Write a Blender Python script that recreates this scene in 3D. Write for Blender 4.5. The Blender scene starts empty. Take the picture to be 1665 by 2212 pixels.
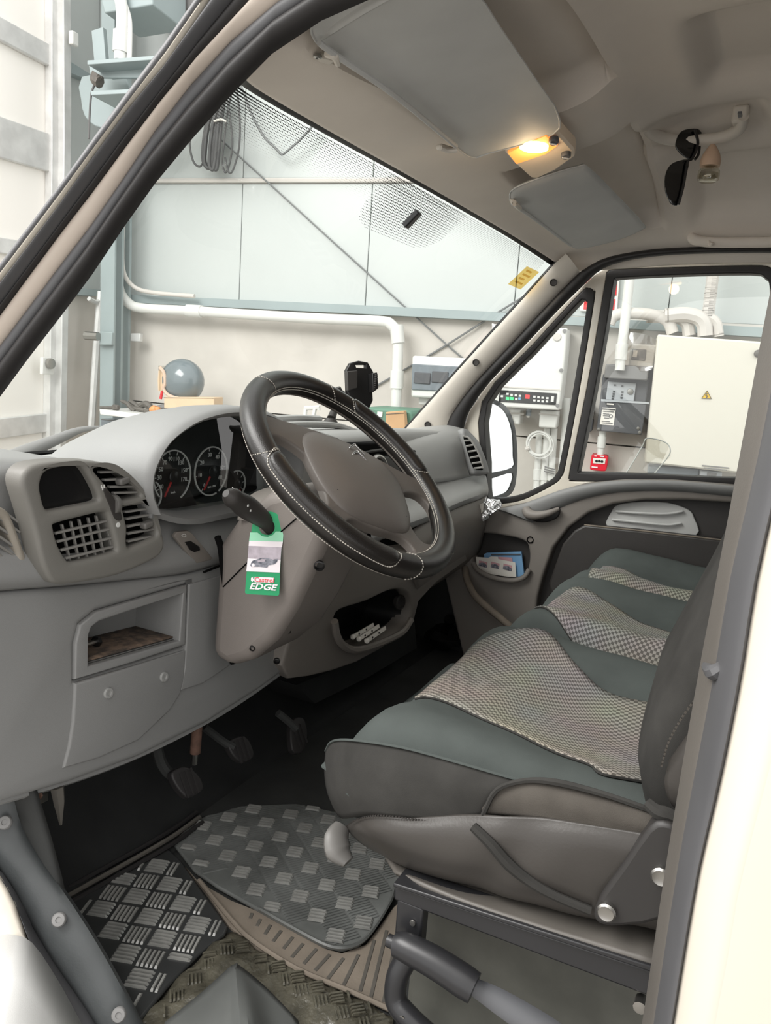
import bpy, bmesh, math, random
from mathutils import Vector, Matrix
random.seed(7)
PI = math.pi
scene = bpy.context.scene
COL = scene.collection

# ---------------------------------------------------------------- camera
cam_data = bpy.data.cameras.new('camera')
cam = bpy.data.objects.new('camera', cam_data)
COL.objects.link(cam)
cam_data.sensor_fit = 'VERTICAL'
cam_data.sensor_height = 36.0
cam_data.lens = 27.0651
cam_data.clip_start = 0.02
cam_data.clip_end = 60.0
_r, _u, _b = [[0.464211, -0.883065, 0.068588], [0.130309, 0.144685, 0.98086], [-0.876087, -0.446388, 0.182236]]
cam.matrix_world = Matrix(((_r[0], _u[0], _b[0], (-0.606, -0.611, 0.872)[0]), (_r[1], _u[1], _b[1], (-0.606, -0.611, 0.872)[1]),
                           (_r[2], _u[2], _b[2], (-0.606, -0.611, 0.872)[2]), (0, 0, 0, 1)))
scene.camera = cam

# ---------------------------------------------------------------- light: bright overcast daylight filling the workshop
world = bpy.data.worlds.new('daylight')
scene.world = world
world.use_nodes = True
_bg = world.node_tree.nodes['Background']
_bg.inputs[0].default_value = (1.0, 0.985, 0.965, 1)
_bg.inputs[1].default_value = 0.9
scene.view_settings.view_transform = 'Standard'
scene.view_settings.look = 'None'
scene.view_settings.exposure = 0.95
scene.view_settings.gamma = 1.0
scene.view_settings.use_curve_mapping = False

def area(name, loc, target, sx, sy, power, color=(1, 1, 1)):
    d = bpy.data.lights.new(name, 'AREA')
    d.shape = 'RECTANGLE'; d.size = sx; d.size_y = sy; d.energy = power; d.color = color
    o = bpy.data.objects.new(name, d); COL.objects.link(o)
    o.location = loc
    o.rotation_euler = (Vector(target) - Vector(loc)).to_track_quat('-Z', 'Y').to_euler()
    return o

area('added_gate_fill', (-1.3, 1.9, 3.3), (.9, .25, .6), 3.2, 1.8, 115, (1, .98, .95))  # added area lamp inside the gate, fills the dash and gives soft highlights

# ---------------------------------------------------------------- materials
def lin(c):
    return tuple(((v / 255) / 12.92 if v / 255 <= 0.04045 else ((v / 255 + 0.055) / 1.055) ** 2.4) for v in c)
MATS = {}
def mat(name, rgb, rough=0.5, metal=0.0, var=0.0, vscale=8.0, bump=0.0, bscale=400.0, spec=0.5, rgb2=None, coat=0.0, bdist=0.001, emit=None, estr=0.0):
    m = bpy.data.materials.new(name); m.use_nodes = True
    nt = m.node_tree; b = nt.nodes['Principled BSDF']
    c = lin(rgb)
    b.inputs['Base Color'].default_value = (*c, 1)
    b.inputs['Roughness'].default_value = rough
    b.inputs['Metallic'].default_value = metal
    b.inputs['Specular IOR Level'].default_value = spec
    if coat: b.inputs['Coat Weight'].default_value = coat
    tc = nt.nodes.new('ShaderNodeTexCoord')
    if var or rgb2:
        n = nt.nodes.new('ShaderNodeTexNoise'); n.inputs['Scale'].default_value = vscale; n.inputs['Detail'].default_value = 5
        r = nt.nodes.new('ShaderNodeValToRGB')
        c2 = lin(rgb2) if rgb2 else tuple(v * (1 - var) for v in c)
        c1 = c if rgb2 else tuple(min(1, v * (1 + var * .6)) for v in c)
        r.color_ramp.elements[0].color = (*c2, 1); r.color_ramp.elements[0].position = 0.35
        r.color_ramp.elements[1].color = (*c1, 1); r.color_ramp.elements[1].position = 0.65
        nt.links.new(tc.outputs['Object'], n.inputs['Vector'])
        nt.links.new(n.outputs['Fac'], r.inputs['Fac'])
        nt.links.new(r.outputs['Color'], b.inputs['Base Color'])
    if bump:
        n2 = nt.nodes.new('ShaderNodeTexNoise'); n2.inputs['Scale'].default_value = bscale; n2.inputs['Detail'].default_value = 3
        bp = nt.nodes.new('ShaderNodeBump'); bp.inputs['Strength'].default_value = bump; bp.inputs['Distance'].default_value = bdist
        nt.links.new(tc.outputs['Object'], n2.inputs['Vector'])
        nt.links.new(n2.outputs['Fac'], bp.inputs['Height'])
        nt.links.new(bp.outputs['Normal'], b.inputs['Normal'])
    if emit:
        b.inputs['Emission Color'].default_value = (*lin(emit), 1); b.inputs['Emission Strength'].default_value = estr
    MATS[name] = m
    return m
def glass(name, tint=(255, 255, 255), refl=0.07, rough=0.0, clear=1.0):
    m = bpy.data.materials.new(name); m.use_nodes = True
    nt = m.node_tree; nt.nodes.clear()
    o = nt.nodes.new('ShaderNodeOutputMaterial'); mx = nt.nodes.new('ShaderNodeMixShader')
    t = nt.nodes.new('ShaderNodeBsdfTransparent'); g = nt.nodes.new('ShaderNodeBsdfGlossy')
    t.inputs[0].default_value = (*lin(tint), 1); g.inputs['Roughness'].default_value = rough
    mx.inputs[0].default_value = refl
    nt.links.new(t.outputs[0], mx.inputs[1]); nt.links.new(g.outputs[0], mx.inputs[2])
    nt.links.new(mx.outputs[0], o.inputs[0])
    MATS[name] = m
    return m

# ---------------------------------------------------------------- object helpers
ORG = {}
def _link(o, parent, origin):
    COL.objects.link(o)
    if parent is not None:
        o.parent = parent
        ORG[o.name] = ORG[parent.name]
    else:
        o.location = origin; ORG[o.name] = Vector(origin)
    return o
def thing(name, label, cat, loc=(0, 0, 0), group=None):
    o = bpy.data.objects.new(name, None); o.empty_display_size = 0.05
    _link(o, None, loc)
    o['label'] = label; o['category'] = cat
    if group: o['group'] = group
    return o
def struct_root(name, loc=(0, 0, 0), label=None):
    o = bpy.data.objects.new(name, None); o.empty_display_size = 0.05
    _link(o, None, loc); o['kind'] = 'structure'
    if label: o['label'] = label
    return o
def tag(o, label, cat, group=None):
    o['label'] = label; o['category'] = cat
    if group: o['group'] = group
    return o
def struct(o, label=None):
    o['kind'] = 'structure'
    if label: o['label'] = label
    return o
def stuff(o):
    o['kind'] = 'stuff'; return o
def mobj(name, verts, faces, m, parent=None, smooth=40, bevel=0.0, bseg=2, solid=0.0, soff=-1, sub=0, recalc=True):
    verts = [Vector(v) for v in verts]
    if parent is not None: org = ORG[parent.name]
    else:
        lo = Vector((min(v.x for v in verts), min(v.y for v in verts), min(v.z for v in verts)))
        hi = Vector((max(v.x for v in verts), max(v.y for v in verts), max(v.z for v in verts)))
        org = Vector(((lo.x + hi.x) / 2, (lo.y + hi.y) / 2, lo.z))
    me = bpy.data.meshes.new(name)
    me.from_pydata([tuple(v - org) for v in verts], [], faces)
    if recalc:
        bm = bmesh.new(); bm.from_mesh(me)
        bmesh.ops.remove_doubles(bm, verts=bm.verts, dist=1e-6)
        bmesh.ops.recalc_face_normals(bm, faces=bm.faces); bm.to_mesh(me); bm.free()
    me.validate()
    if smooth:
        for p in me.polygons: p.use_smooth = True
        me.set_sharp_from_angle(angle=math.radians(smooth))
    mm = m if not isinstance(m, str) else MATS[m]
    me.materials.append(mm)
    o = bpy.data.objects.new(name, me)
    _link(o, parent, org)
    if sub:
        s = o.modifiers.new('s', 'SUBSURF'); s.levels = sub; s.render_levels = sub
    if solid:
        s = o.modifiers.new('t', 'SOLIDIFY'); s.thickness = solid; s.offset = soff
    if bevel:
        s = o.modifiers.new('b', 'BEVEL'); s.width = bevel; s.segments = bseg; s.limit_method = 'ANGLE'; s.angle_limit = math.radians(35)
        s.harden_normals = False
    return o
def V(*a): return Vector(a if len(a) > 1 else a[0])
def cr(pts, n=4, closed=False):
    """Catmull-Rom resample, n segments per span"""
    P = [Vector(p) for p in pts]; N = len(P); out = []
    if N < 3 and not closed:
        return [P[0].lerp(P[1], i / n) for i in range(n + 1)]
    rng = range(N) if closed else range(N - 1)
    for i in rng:
        if closed: a, b, c, d = P[(i - 1) % N], P[i], P[(i + 1) % N], P[(i + 2) % N]
        else:
            b, c = P[i], P[i + 1]
            a = P[i - 1] if i else b * 2 - c
            d = P[i + 2] if i + 2 < N else c * 2 - b
        for k in range(n):
            t = k / n
            out.append(0.5 * ((2 * b) + (c - a) * t + (2 * a - 5 * b + 4 * c - d) * t * t + (3 * b - a - 3 * c + d) * t ** 3))
    if not closed: out.append(P[-1].copy())
    return out
def arc_len(pts, n, closed=False):
    """resample a polyline to n points evenly by length"""
    P = [Vector(p) for p in pts]
    if closed: P = P + [P[0]]
    L = [0]
    for a, b in zip(P, P[1:]): L.append(L[-1] + (b - a).length)
    out = []; m = n if closed else n - 1; j = 0
    for i in range(n):
        s = L[-1] * i / m
        while j < len(L) - 2 and L[j + 1] < s: j += 1
        d = L[j + 1] - L[j]
        out.append(P[j].lerp(P[j + 1], 0 if d < 1e-9 else min(1, (s - L[j]) / d)))
    return out
def loft(name, rings, m, parent=None, closed=True, caps=True, **kw):
    n = len(rings[0]); vs = [v for r in rings for v in r]; fs = []
    for i in range(len(rings) - 1):
        for j in range(n if closed else n - 1):
            a = i * n + j; b = i * n + (j + 1) % n
            fs.append((a, b, b + n, a + n))
    if caps and closed:
        fs.append(tuple(range(n))[::-1]); fs.append(tuple(range((len(rings) - 1) * n, len(rings) * n)))
    return mobj(name, vs, fs, m, parent, **kw)
def gridup(rows, k):
    rows = [cr(r, k) for r in rows]
    cols = [cr([rows[i][j] for i in range(len(rows))], k) for j in range(len(rows[0]))]
    return [[cols[j][i] for j in range(len(cols))] for i in range(len(cols[0]))]
def patch(name, rows, m, parent=None, k=4, thick=0.0, soff=-1, fn=None, **kw):
    g = gridup(rows, k) if k > 1 else [[Vector(p) for p in r] for r in rows]
    if fn: g = [[fn(p) for p in r] for r in g]
    n = len(g[0]); vs = [v for r in g for v in r]; fs = []
    for i in range(len(g) - 1):
        for j in range(n - 1):
            a = i * n + j; fs.append((a, a + 1, a + 1 + n, a + n))
    return mobj(name, vs, fs, m, parent, solid=thick, soff=soff, recalc=False, **kw)
def frames(path, closed=False):
    P = path; N = len(P); T = []
    for i in range(N):
        a = P[(i - 1) % N] if (closed or i) else P[0]; b = P[(i + 1) % N] if (closed or i < N - 1) else P[-1]
        T.append((b - a).normalized())
    u = T[0].orthogonal().normalized(); out = []
    for i in range(N):
        u = (u - T[i] * u.dot(T[i])).normalized(); out.append((T[i], u, T[i].cross(u)))
    return out
def tube(name, path, r, m, parent=None, n=10, k=4, closed=False, flat=1.0, **kw):
    P = cr(path, k, closed) if k > 1 else [Vector(p) for p in path]
    F = frames(P, closed); rings = []
    for i, (p, (t, u, v)) in enumerate(zip(P, F)):
        if isinstance(r, (list, tuple)):
            f = i / (len(P) - 1) * (len(r) - 1); j = min(int(f), len(r) - 2); rr = r[j] + (r[j + 1] - r[j]) * (f - j)
        else: rr = r
        rings.append([p + u * (rr * math.cos(a)) + v * (rr * flat * math.sin(a)) for a in [2 * PI * q / n for q in range(n)]])
    if closed: rings.append(rings[0])
    return loft(name, rings, m, parent, caps=not closed, **kw)
def prism(name, pts, vec, m, parent=None, **kw):
    P = [Vector(p) for p in pts]; n = len(P); vec = Vector(vec)
    vs = P + [p + vec for p in P]
    fs = [tuple(range(n)), tuple(range(2 * n - 1, n - 1, -1))] + [(i, n + i, n + (i + 1) % n, (i + 1) % n) for i in range(n)]
    return mobj(name, vs, fs, m, parent, **kw)
def box(name, c, s, m, parent=None, ax=None, **kw):
    c = Vector(c)
    X, Y, Z = [Vector(a) for a in ax] if ax else (Vector((1, 0, 0)), Vector((0, 1, 0)), Vector((0, 0, 1)))
    vs = [c + X * (s[0] / 2 * i) + Y * (s[1] / 2 * j) + Z * (s[2] / 2 * k) for k in (-1, 1) for j in (-1, 1) for i in (-1, 1)]
    fs = [(0, 2, 3, 1), (4, 5, 7, 6), (0, 1, 5, 4), (2, 6, 7, 3), (0, 4, 6, 2), (1, 3, 7, 5)]
    return mobj(name, vs, fs, m, parent, **kw)
def basis(n, up=(0, 0, 1)):
    n = Vector(n).normalized(); x = Vector(up).cross(n)
    if x.length < 1e-4: x = Vector((1, 0, 0))
    x.normalize(); return x, n.cross(x).normalized(), n
def plate(name, outer, holes, n, depth, m, parent=None, bevel=0.0, up=(0, 0, 1), smooth=35):
    """planar shape with holes; front at the given points, extruded by depth away from n, front edges rounded"""
    O = Vector(outer[0]); X, Y, Z = basis(n, up)
    loops = [[((Vector(p) - O).dot(X), (Vector(p) - O).dot(Y)) for p in lp] for lp in [outer] + list(holes)]
    b = min(bevel, depth * .49); K = 4 if b else 0; vs = []; fs = []; front = []
    def offs(lp, d):
        A = sum(p[0] * q[1] - q[0] * p[1] for p, q in zip(lp, lp[1:] + lp[:1])); s = 1 if A > 0 else -1; out = []
        for i in range(len(lp)):
            a, c, e = lp[i - 1], lp[i], lp[(i + 1) % len(lp)]
            t1 = Vector((c[0] - a[0], c[1] - a[1])); t2 = Vector((e[0] - c[0], e[1] - c[1]))
            if t1.length < 1e-7: t1 = t2.copy()
            if t2.length < 1e-7: t2 = t1.copy()
            t1.normalize(); t2.normalize(); nn = Vector((-t1.y - t2.y, t1.x + t2.x))
            if nn.length < 1e-4: nn = Vector((-t2.y, t2.x))
            nn.normalize(); k = 1 / max(.55, abs(nn.dot(Vector((-t2.y, t2.x)))))
            out.append((c[0] + nn.x * d * s * k, c[1] + nn.y * d * s * k))
        return out
    for li, lp in enumerate(loops):
        sg = 1 if li == 0 else -1; rings = [(lp, -depth)]
        for k in range(K + 1):
            a = PI / 2 * k / K if K else PI / 2
            rings.append((offs(lp, sg * b * (1 - math.cos(a))) if b else lp, -b * (1 - math.sin(a))))
        front.append(rings[-1][0]); nL = len(lp); b0 = len(vs)
        for lp2, z in rings: vs += [O + X * q[0] + Y * q[1] + Z * z for q in lp2]
        for r in range(len(rings) - 1):
            for i in range(nL): fs.append((b0 + r * nL + i, b0 + r * nL + (i + 1) % nL, b0 + (r + 1) * nL + (i + 1) % nL, b0 + (r + 1) * nL + i))
    for zz, lps in ((0.0, front), (-depth, loops)):
        cu = bpy.data.curves.new(name, 'CURVE'); cu.dimensions = '2D'; cu.fill_mode = 'BOTH'
        for lp in lps:
            sp = cu.splines.new('POLY'); sp.points.add(len(lp) - 1); sp.use_cyclic_u = True
            for q, pt in zip(sp.points, lp): q.co = (pt[0], pt[1], 0, 1)
        tmp = bpy.data.objects.new('tmp', cu); me0 = bpy.data.meshes.new_from_object(tmp); b0 = len(vs)
        vs += [O + X * v.co.x + Y * v.co.y + Z * zz for v in me0.vertices]
        fs += [tuple(b0 + i for i in pg.vertices) for pg in me0.polygons]
        bpy.data.objects.remove(tmp); bpy.data.curves.remove(cu); bpy.data.meshes.remove(me0)
    return mobj(name, vs, fs, m, parent, smooth=smooth)
def text(name, body, loc, size, n, m, parent=None, up=(0, 0, 1), depth=0.0004, align='CENTER', shear=0.0, xs=1.0, bold=0.0, rot=0.0):
    cu = bpy.data.curves.new(name, 'FONT'); cu.body = body; cu.size = size; cu.extrude = depth
    cu.align_x = align; cu.align_y = 'CENTER'; cu.shear = shear; cu.offset = bold; cu.resolution_u = 2
    tmp = bpy.data.objects.new('tmp', cu); me0 = bpy.data.meshes.new_from_object(tmp)
    X, Y, Z = basis(n, up); O = Vector(loc)
    if rot: X, Y = X * math.cos(rot) + Y * math.sin(rot), Y * math.cos(rot) - X * math.sin(rot)
    vs = [O + X * (v.co.x * xs) + Y * v.co.y + Z * v.co.z for v in me0.vertices]
    fs = [tuple(p.vertices) for p in me0.polygons]
    bpy.data.objects.remove(tmp); bpy.data.curves.remove(cu); bpy.data.meshes.remove(me0)
    return mobj(name, vs, fs, m, parent, smooth=0)
def lathe(name, base, axis, prof, m, parent=None, n=24, **kw):
    X, Y, Z = basis(axis, (0, 0, 1) if abs(Vector(axis).normalized().z) < .9 else (0, 1, 0)); B = Vector(base)
    rings = [[B + Z * h + X * (r * math.cos(2 * PI * j / n)) + Y * (r * math.sin(2 * PI * j / n)) for j in range(n)] for r, h in prof]
    return loft(name, rings, m, parent, **kw)
def bead(name, L, R, n, h, m, parent=None, N=24, q=8, back=0.01, smooth=50):
    """rounded strip between two edge lines, bulging along n"""
    L = arc_len(cr(L, 4), N); R = arc_len(cr(R, 4), N); n = Vector(n).normalized(); rings = []
    for a, b in zip(L, R):
        ring = [a.lerp(b, i / q) + n * (h * math.sin(PI * i / q) ** .6 if 0 < i < q else 0) for i in range(q + 1)]
        ring += [b - n * back, a - n * back]
        rings.append(ring)
    return loft(name, rings, m, parent, smooth=smooth)
def shift(pts, d): d = Vector(d); return [Vector(p) + d for p in pts]
def rrect(c, X, Y, w, h, r, k=5):
    c = Vector(c); X = Vector(X); Y = Vector(Y); out = []
    for sx, sy, a0 in ((1, 1, 0), (-1, 1, 90), (-1, -1, 180), (1, -1, 270)):
        for i in range(k + 1):
            a = math.radians(a0 + 90 * i / k)
            out.append(c + X * (sx * (w / 2 - r) + r * math.cos(a)) + Y * (sy * (h / 2 - r) + r * math.sin(a)))
    return out
def inset(pts, d):
    """shrink a closed planar loop towards its centroid-ish by d (per-vertex)"""
    P = [Vector(p) for p in pts]; c = sum(P, Vector()) / len(P)
    return [p + (c - p).normalized() * min(d, (c - p).length) for p in P]
def copy_tree(o, parent=None, off=(0, 0, 0)):
    c = o.copy(); COL.objects.link(c)
    if parent is not None: c.parent = parent
    else: c.location = Vector(o.location) + Vector(off)
    for ch in [x for x in bpy.data.objects if x.parent == o]: copy_tree(ch, c)
    return c
FZ = -0.04          # van floor height
WN = Vector((0.98481, 0.17365, 0.0))   # garage far wall normal (away from the van)
GNRM = Vector((-0.17365, 0.98481, 0.0)) # gate wall normal (away from the van)
WU = Vector((-WN.y, WN.x, 0)); ZU = Vector((0, 0, 1))

# ---------------------------------------------------------------- palette
mat('dash_grey', (133, 133, 132), .55, var=.05, vscale=3, bump=.25, bscale=900)
mat('dash_light', (152, 152, 150), .5, var=.05, vscale=3, bump=.2, bscale=900)
mat('dash_warm', (123, 117, 111), .55, var=.05, vscale=4, bump=.25, bscale=900)
mat('column_grey', (124, 117, 112), .55, var=.05, vscale=4, bump=.25, bscale=900)
mat('pod_grey', (117, 115, 110), .5, var=.05, vscale=4, bump=.2, bscale=900)
mat('tan_plastic', (150, 143, 132), .55, var=.05, vscale=4, bump=.2, bscale=900)
mat('slat_grey', (128, 126, 122), .5)
mat('dark_plastic', (52, 49, 47), .5, var=.1, bump=.2, bscale=600)
mat('black_plastic', (26, 25, 25), .4)
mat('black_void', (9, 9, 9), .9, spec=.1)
mat('black_rubber', (38, 36, 36), .55, var=.12, vscale=6)
mat('grey_rubber', (82, 82, 84), .5, var=.12, vscale=5)
mat('sill_rubber', (72, 75, 76), .45, var=.15, vscale=12, bump=.2, bscale=300)
mat('cream_paint', (210, 203, 190), .3, coat=.3, var=.03, vscale=3)
mat('cream_paint_shaded', (192, 180, 168), .4, var=.05, vscale=10)  # cream body paint with the flange's shade mixed into the colour
mat('white_trim', (205, 198, 188), .55, var=.03, vscale=8, bump=.1, bscale=900)
mat('headliner', (224, 215, 205), .85, var=.05, vscale=5, bump=.2, bscale=1200)
mat('visor_vinyl', (188, 188, 186), .65, var=.05, vscale=10, bump=.15, bscale=900)
mat('gauge_black', (20, 20, 21), .25)
mat('print_white', (215, 215, 212), .6)
mat('needle_red', (190, 30, 35), .5)
mat('leather_black', (34, 31, 29), .25, var=.12, vscale=20, bump=.5, bscale=700, bdist=.0008)
mat('wheel_plastic', (96, 90, 85), .45, var=.06, vscale=10, bump=.2, bscale=900)
mat('stitch', (196, 190, 180), .8)
mat('chrome', (225, 225, 225), .15, metal=1)
mat('steel', (170, 168, 164), .35, metal=1)
mat('steel_black', (40, 40, 42), .35, var=.1)
mat('seat_green', (77, 82, 80), .95, var=.08, vscale=18, bump=.3, bscale=1500, spec=.1)
mat('seat_skirt', (57, 56, 54), .9, var=.2, vscale=14, bump=.3, bscale=1500, spec=.15)
mat('hinge_plastic', (46, 44, 43), .5, var=.06)
mat('base_plate', (80, 80, 74), .6, var=.25, vscale=12)
mat('seat_leather', (64, 61, 58), .36, spec=.35, var=.08, vscale=8, bump=.15, bscale=300)
mat('seat_cloth', (82, 78, 73), .95, var=.1, vscale=30, bump=.5, bscale=1500, spec=.1)
mat('seat_plastic', (92, 88, 83), .5, var=.08, vscale=8, bump=.15, bscale=500)
mat('lever_grey', (100, 98, 95), .45, var=.06)
mat('footwell', (46, 47, 46), .8, var=.25, vscale=9, bump=.3, bscale=200)
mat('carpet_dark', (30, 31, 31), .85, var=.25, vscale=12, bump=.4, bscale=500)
mat('mat_rubber', (106, 108, 106), .24, var=.3, vscale=9, bump=.2, bscale=500)
mat('mat_black', (56, 57, 57), .35, var=.25, vscale=9)
mat('mat_rib', (142, 142, 138), .24, var=.2, vscale=25)
mat('dusty_rubber', (128, 118, 106), .8, var=.15, vscale=15, bump=.4, bscale=250)
mat('dusty_groove', (88, 84, 78), .85, var=.15, vscale=20)
mat('film_strip', (84, 81, 70), .35, var=.4, vscale=30, bump=.8, bscale=60, bdist=.006)
mat('flap_rubber', (92, 94, 92), .5, var=.12, vscale=10)
mat('pocket_dust', (74, 66, 60), .95, rgb2=(128, 108, 92), vscale=60, bump=.8, bscale=120, bdist=.004)
mat('rust', (104, 78, 66), .8, var=.3, vscale=60)
mat('tag_green', (10, 150, 95), .45)
mat('tag_pale', (150, 215, 180), .45)
mat('tag_white', (240, 232, 236), .5)
mat('tag_photo', (160, 150, 158), .5, rgb2=(196, 186, 196), vscale=60)
mat('tag_car', (72, 76, 88), .5, rgb2=(150, 150, 160), vscale=160)
mat('tag_red', (228, 80, 84), .5)
mat('paper', (232, 228, 220), .7)
mat('paper_blue', (120, 165, 205), .6)
mat('paper_pink', (205, 160, 165), .6)
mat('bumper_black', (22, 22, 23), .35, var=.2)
mat('bag_black', (14, 14, 15), .12)
mat('foil', (225, 225, 225), .18, metal=.85, bump=.9, bscale=60, bdist=.01)
mat('amber', (235, 160, 90), .4, emit=(255, 150, 62), estr=.45)
mat('amber_hot', (255, 235, 190), .4, emit=(255, 222, 160), estr=2.5)
mat('lamp_white', (235, 215, 190), .45)
glass('sticker', (246, 228, 176), .06, .4)
glass('sticker_ink', (242, 228, 200), .04, .4)
mat('wall_panel', (188, 193, 191), .45, var=.02, vscale=2)
mat('concrete', (204, 199, 192), .9, var=.07, vscale=3.5, bump=.2, bscale=60)
mat('concrete_floor', (150, 146, 140), .8, var=.1, vscale=3)
mat('green_steel', (150, 162, 163), .5, var=.05, vscale=4)
mat('galv', (214, 214, 212), .45, metal=.3, var=.12, vscale=10)
mat('gate_white', (243, 240, 234), .6)
mat('white_box', (222, 222, 218), .4)
mat('ivory_box', (216, 212, 200), .5)
mat('pipe_white', (222, 222, 218), .45)
mat('pipe_grey', (205, 200, 194), .6)
mat('fuse_window', (120, 128, 134), .2, var=.1, vscale=20)
mat('panel_grey', (128, 127, 126), .5)
mat('panel_dark', (86, 87, 90), .5)
mat('panel_face', (178, 182, 186), .45)
mat('alarm_red', (222, 30, 52), .4)
mat('sign_red', (205, 28, 36), .5)
mat('warn_yellow', (240, 196, 40), .5)
mat('cardboard', (196, 158, 118), .85, var=.06, vscale=10)
mat('cardboard_pale', (212, 186, 156), .85, var=.05, vscale=10)
mat('pink_tape', (226, 190, 190), .7)
mat('helmet_grey', (112, 122, 126), .2, coat=.5)
mat('helmet_trim', (205, 178, 158), .6)
mat('tool_dark', (96, 92, 86), .6, var=.2, vscale=40)
mat('tool_orange', (214, 150, 96), .6)
mat('bin_green', (92, 132, 112), .5)
mat('cable_grey', (120, 122, 122), .6)
mat('cable_dark', (88, 88, 88), .6)
mat('led_green', (40, 200, 90), .4, emit=(40, 220, 90), estr=1.5)
mat('led_red', (200, 40, 40), .4, emit=(200, 30, 40), estr=.4)
mat('perfume_cap', (205, 175, 150), .5)
mat('mirror_glass', (235, 238, 240), .02, metal=1)
mat('mirror_body', (70, 72, 74), .45)
glass('windscreen_glass', (250, 253, 252), .05)
glass('pane_glass', (250, 252, 251), .04)
glass('cluster_glass', (235, 238, 238), .10)
glass('visor_clear', (228, 226, 220), .12)
glass('bag_clear', (232, 226, 220), .18, .15)
glass('bottle_glass', (235, 232, 222), .25)
mat('lens_dark', (14, 14, 16), .08, coat=.5)

def weave(name, a, b, scale, axes=(1, 1), rough=.95):
    m = bpy.data.materials.new(name); m.use_nodes = True; nt = m.node_tree; bs = nt.nodes['Principled BSDF']
    tc = nt.nodes.new('ShaderNodeTexCoord'); mp = nt.nodes.new('ShaderNodeMapping')
    mp.inputs['Scale'].default_value = (axes[0], axes[1], 0); mp.inputs['Location'].default_value = (.0013, .0017, .0005)
    ck = nt.nodes.new('ShaderNodeTexChecker'); ck.inputs['Scale'].default_value = scale
    ck.inputs['Color1'].default_value = (*lin(a), 1); ck.inputs['Color2'].default_value = (*lin(b), 1)
    ns_ = nt.nodes.new('ShaderNodeTexNoise'); ns_.inputs['Scale'].default_value = 9
    mx = nt.nodes.new('ShaderNodeMix'); mx.data_type = 'RGBA'; mx.blend_type = 'MULTIPLY'; mx.inputs[0].default_value = .35
    bp = nt.nodes.new('ShaderNodeBump'); bp.inputs['Strength'].default_value = .5; bp.inputs['Distance'].default_value = .001
    nt.links.new(tc.outputs['UV'], mp.inputs[0]); nt.links.new(mp.outputs[0], ck.inputs['Vector'])
    nt.links.new(tc.outputs['Object'], ns_.inputs['Vector'])
    nt.links.new(ck.outputs['Color'], mx.inputs[6]); nt.links.new(ns_.outputs['Color'], mx.inputs[7])
    nt.links.new(mx.outputs[2], bs.inputs['Base Color']); nt.links.new(ck.outputs['Fac'], bp.inputs['Height'])
    nt.links.new(bp.outputs['Normal'], bs.inputs['Normal'])
    bs.inputs['Roughness'].default_value = rough; bs.inputs['Specular IOR Level'].default_value = .15
    MATS[name] = m
weave('seat_weave', (158, 154, 147), (100, 97, 92), 180)

# ================================================================ van shell
OUT = (-.85, -.45, .25)      # outward from the driver's door frame, towards a person standing at the door
# --- driver's side door pillar, swept strips leaning inwards with height
t1 = struct_root('trim_1', (0.03, .1, .9), 'cream windscreen pillar with black door seals around the open door')
L0 = [(0.0076,0.3535,0.8543),(0.0429,0.2739,0.9662),(0.0695,0.2103,1.0505),(0.0984,0.1479,1.1422),(0.1234,0.0895,1.2216),(0.1384,0.0545,1.2695),(0.1547,0.0069,1.3212)]
L1 = [(0.005,0.3498,0.8457),(0.0393,0.2694,0.9548),(0.0684,0.2011,1.0473),(0.096,0.1393,1.1348),(0.1222,0.0785,1.2179),(0.138,0.0467,1.2682),(0.1539,-0.0067,1.3186)]
L2 = [(0.0103,0.3591,0.831),(0.0448,0.2774,0.9406),(0.0765,0.2028,1.0412),(0.1077,0.1382,1.1402),(0.1308,0.0758,1.2134),(0.1485,0.0428,1.2696),(0.1654,-0.0106,1.3232)]
L3 = [(0.0189,0.3747,0.7946),(0.0535,0.2905,0.9046),(0.0789,0.2353,0.9854),(0.1057,0.1726,1.0704),(0.1286,0.123,1.1431),(0.1507,0.067,1.2131),(0.1696,0.0066,1.2732),(0.1858,-0.0588,1.3247)]
L4 = [(0.0213,0.381,0.7548),(0.0565,0.296,0.8667),(0.0846,0.2343,0.9556),(0.1115,0.1733,1.041),(0.1448,0.1105,1.1469),(0.1686,0.0477,1.2224),(0.1796,0.0036,1.2574),(0.1861,-0.0267,1.2778),(0.1968,-0.1131,1.3118)]
L5 = [(0.0162,0.3769,0.6911),(0.054,0.2944,0.8109),(0.074,0.2517,0.8744),(0.0994,0.1937,0.9551),(0.129,0.1387,1.049),(0.1474,0.0973,1.1074),(0.1607,0.0596,1.1497),(0.1772,0.0127,1.2021),(0.1872,-0.0249,1.2338),(0.196,-0.0808,1.2616),(0.1992,-0.1145,1.272),(0.2047,-0.2226,1.2892)]
def rail(off, dz, ys=(-.42, -.62, -.9)): return [(off + .315 * (1.262 + dz - .83), y, 1.262 + dz) for y in ys]
L0, L1, L2, L3, L4, L5 = L0 + rail(.0, .20), L1 + rail(.0, .19), L2 + rail(.01, .18), L3 + rail(.03, .14), L4 + rail(.045, .10), L5 + rail(.06, .04)
L4b = [Vector(a).lerp(Vector(b), .42) for a, b in zip(arc_len(cr(L4), 24), arc_len(cr(L5), 24))]
L3b = [Vector(a).lerp(Vector(b), .62) for a, b in zip(arc_len(cr(L2), 24), arc_len(cr(L3), 24))]
bead('outer_gasket', L0, L1, OUT, .004, 'grey_rubber', t1)
bead('pillar_skin', L1, L2, OUT, .004, 'cream_paint', t1, back=.03)
bead('door_seal', L2, L3b, OUT, .012, 'grey_rubber', t1)
bead('door_seal', L3b, L3, OUT, .004, 'black_rubber', t1)
bead('pillar_flange', L3, L4, OUT, .006, 'cream_paint_shaded', t1, back=.02)
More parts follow.
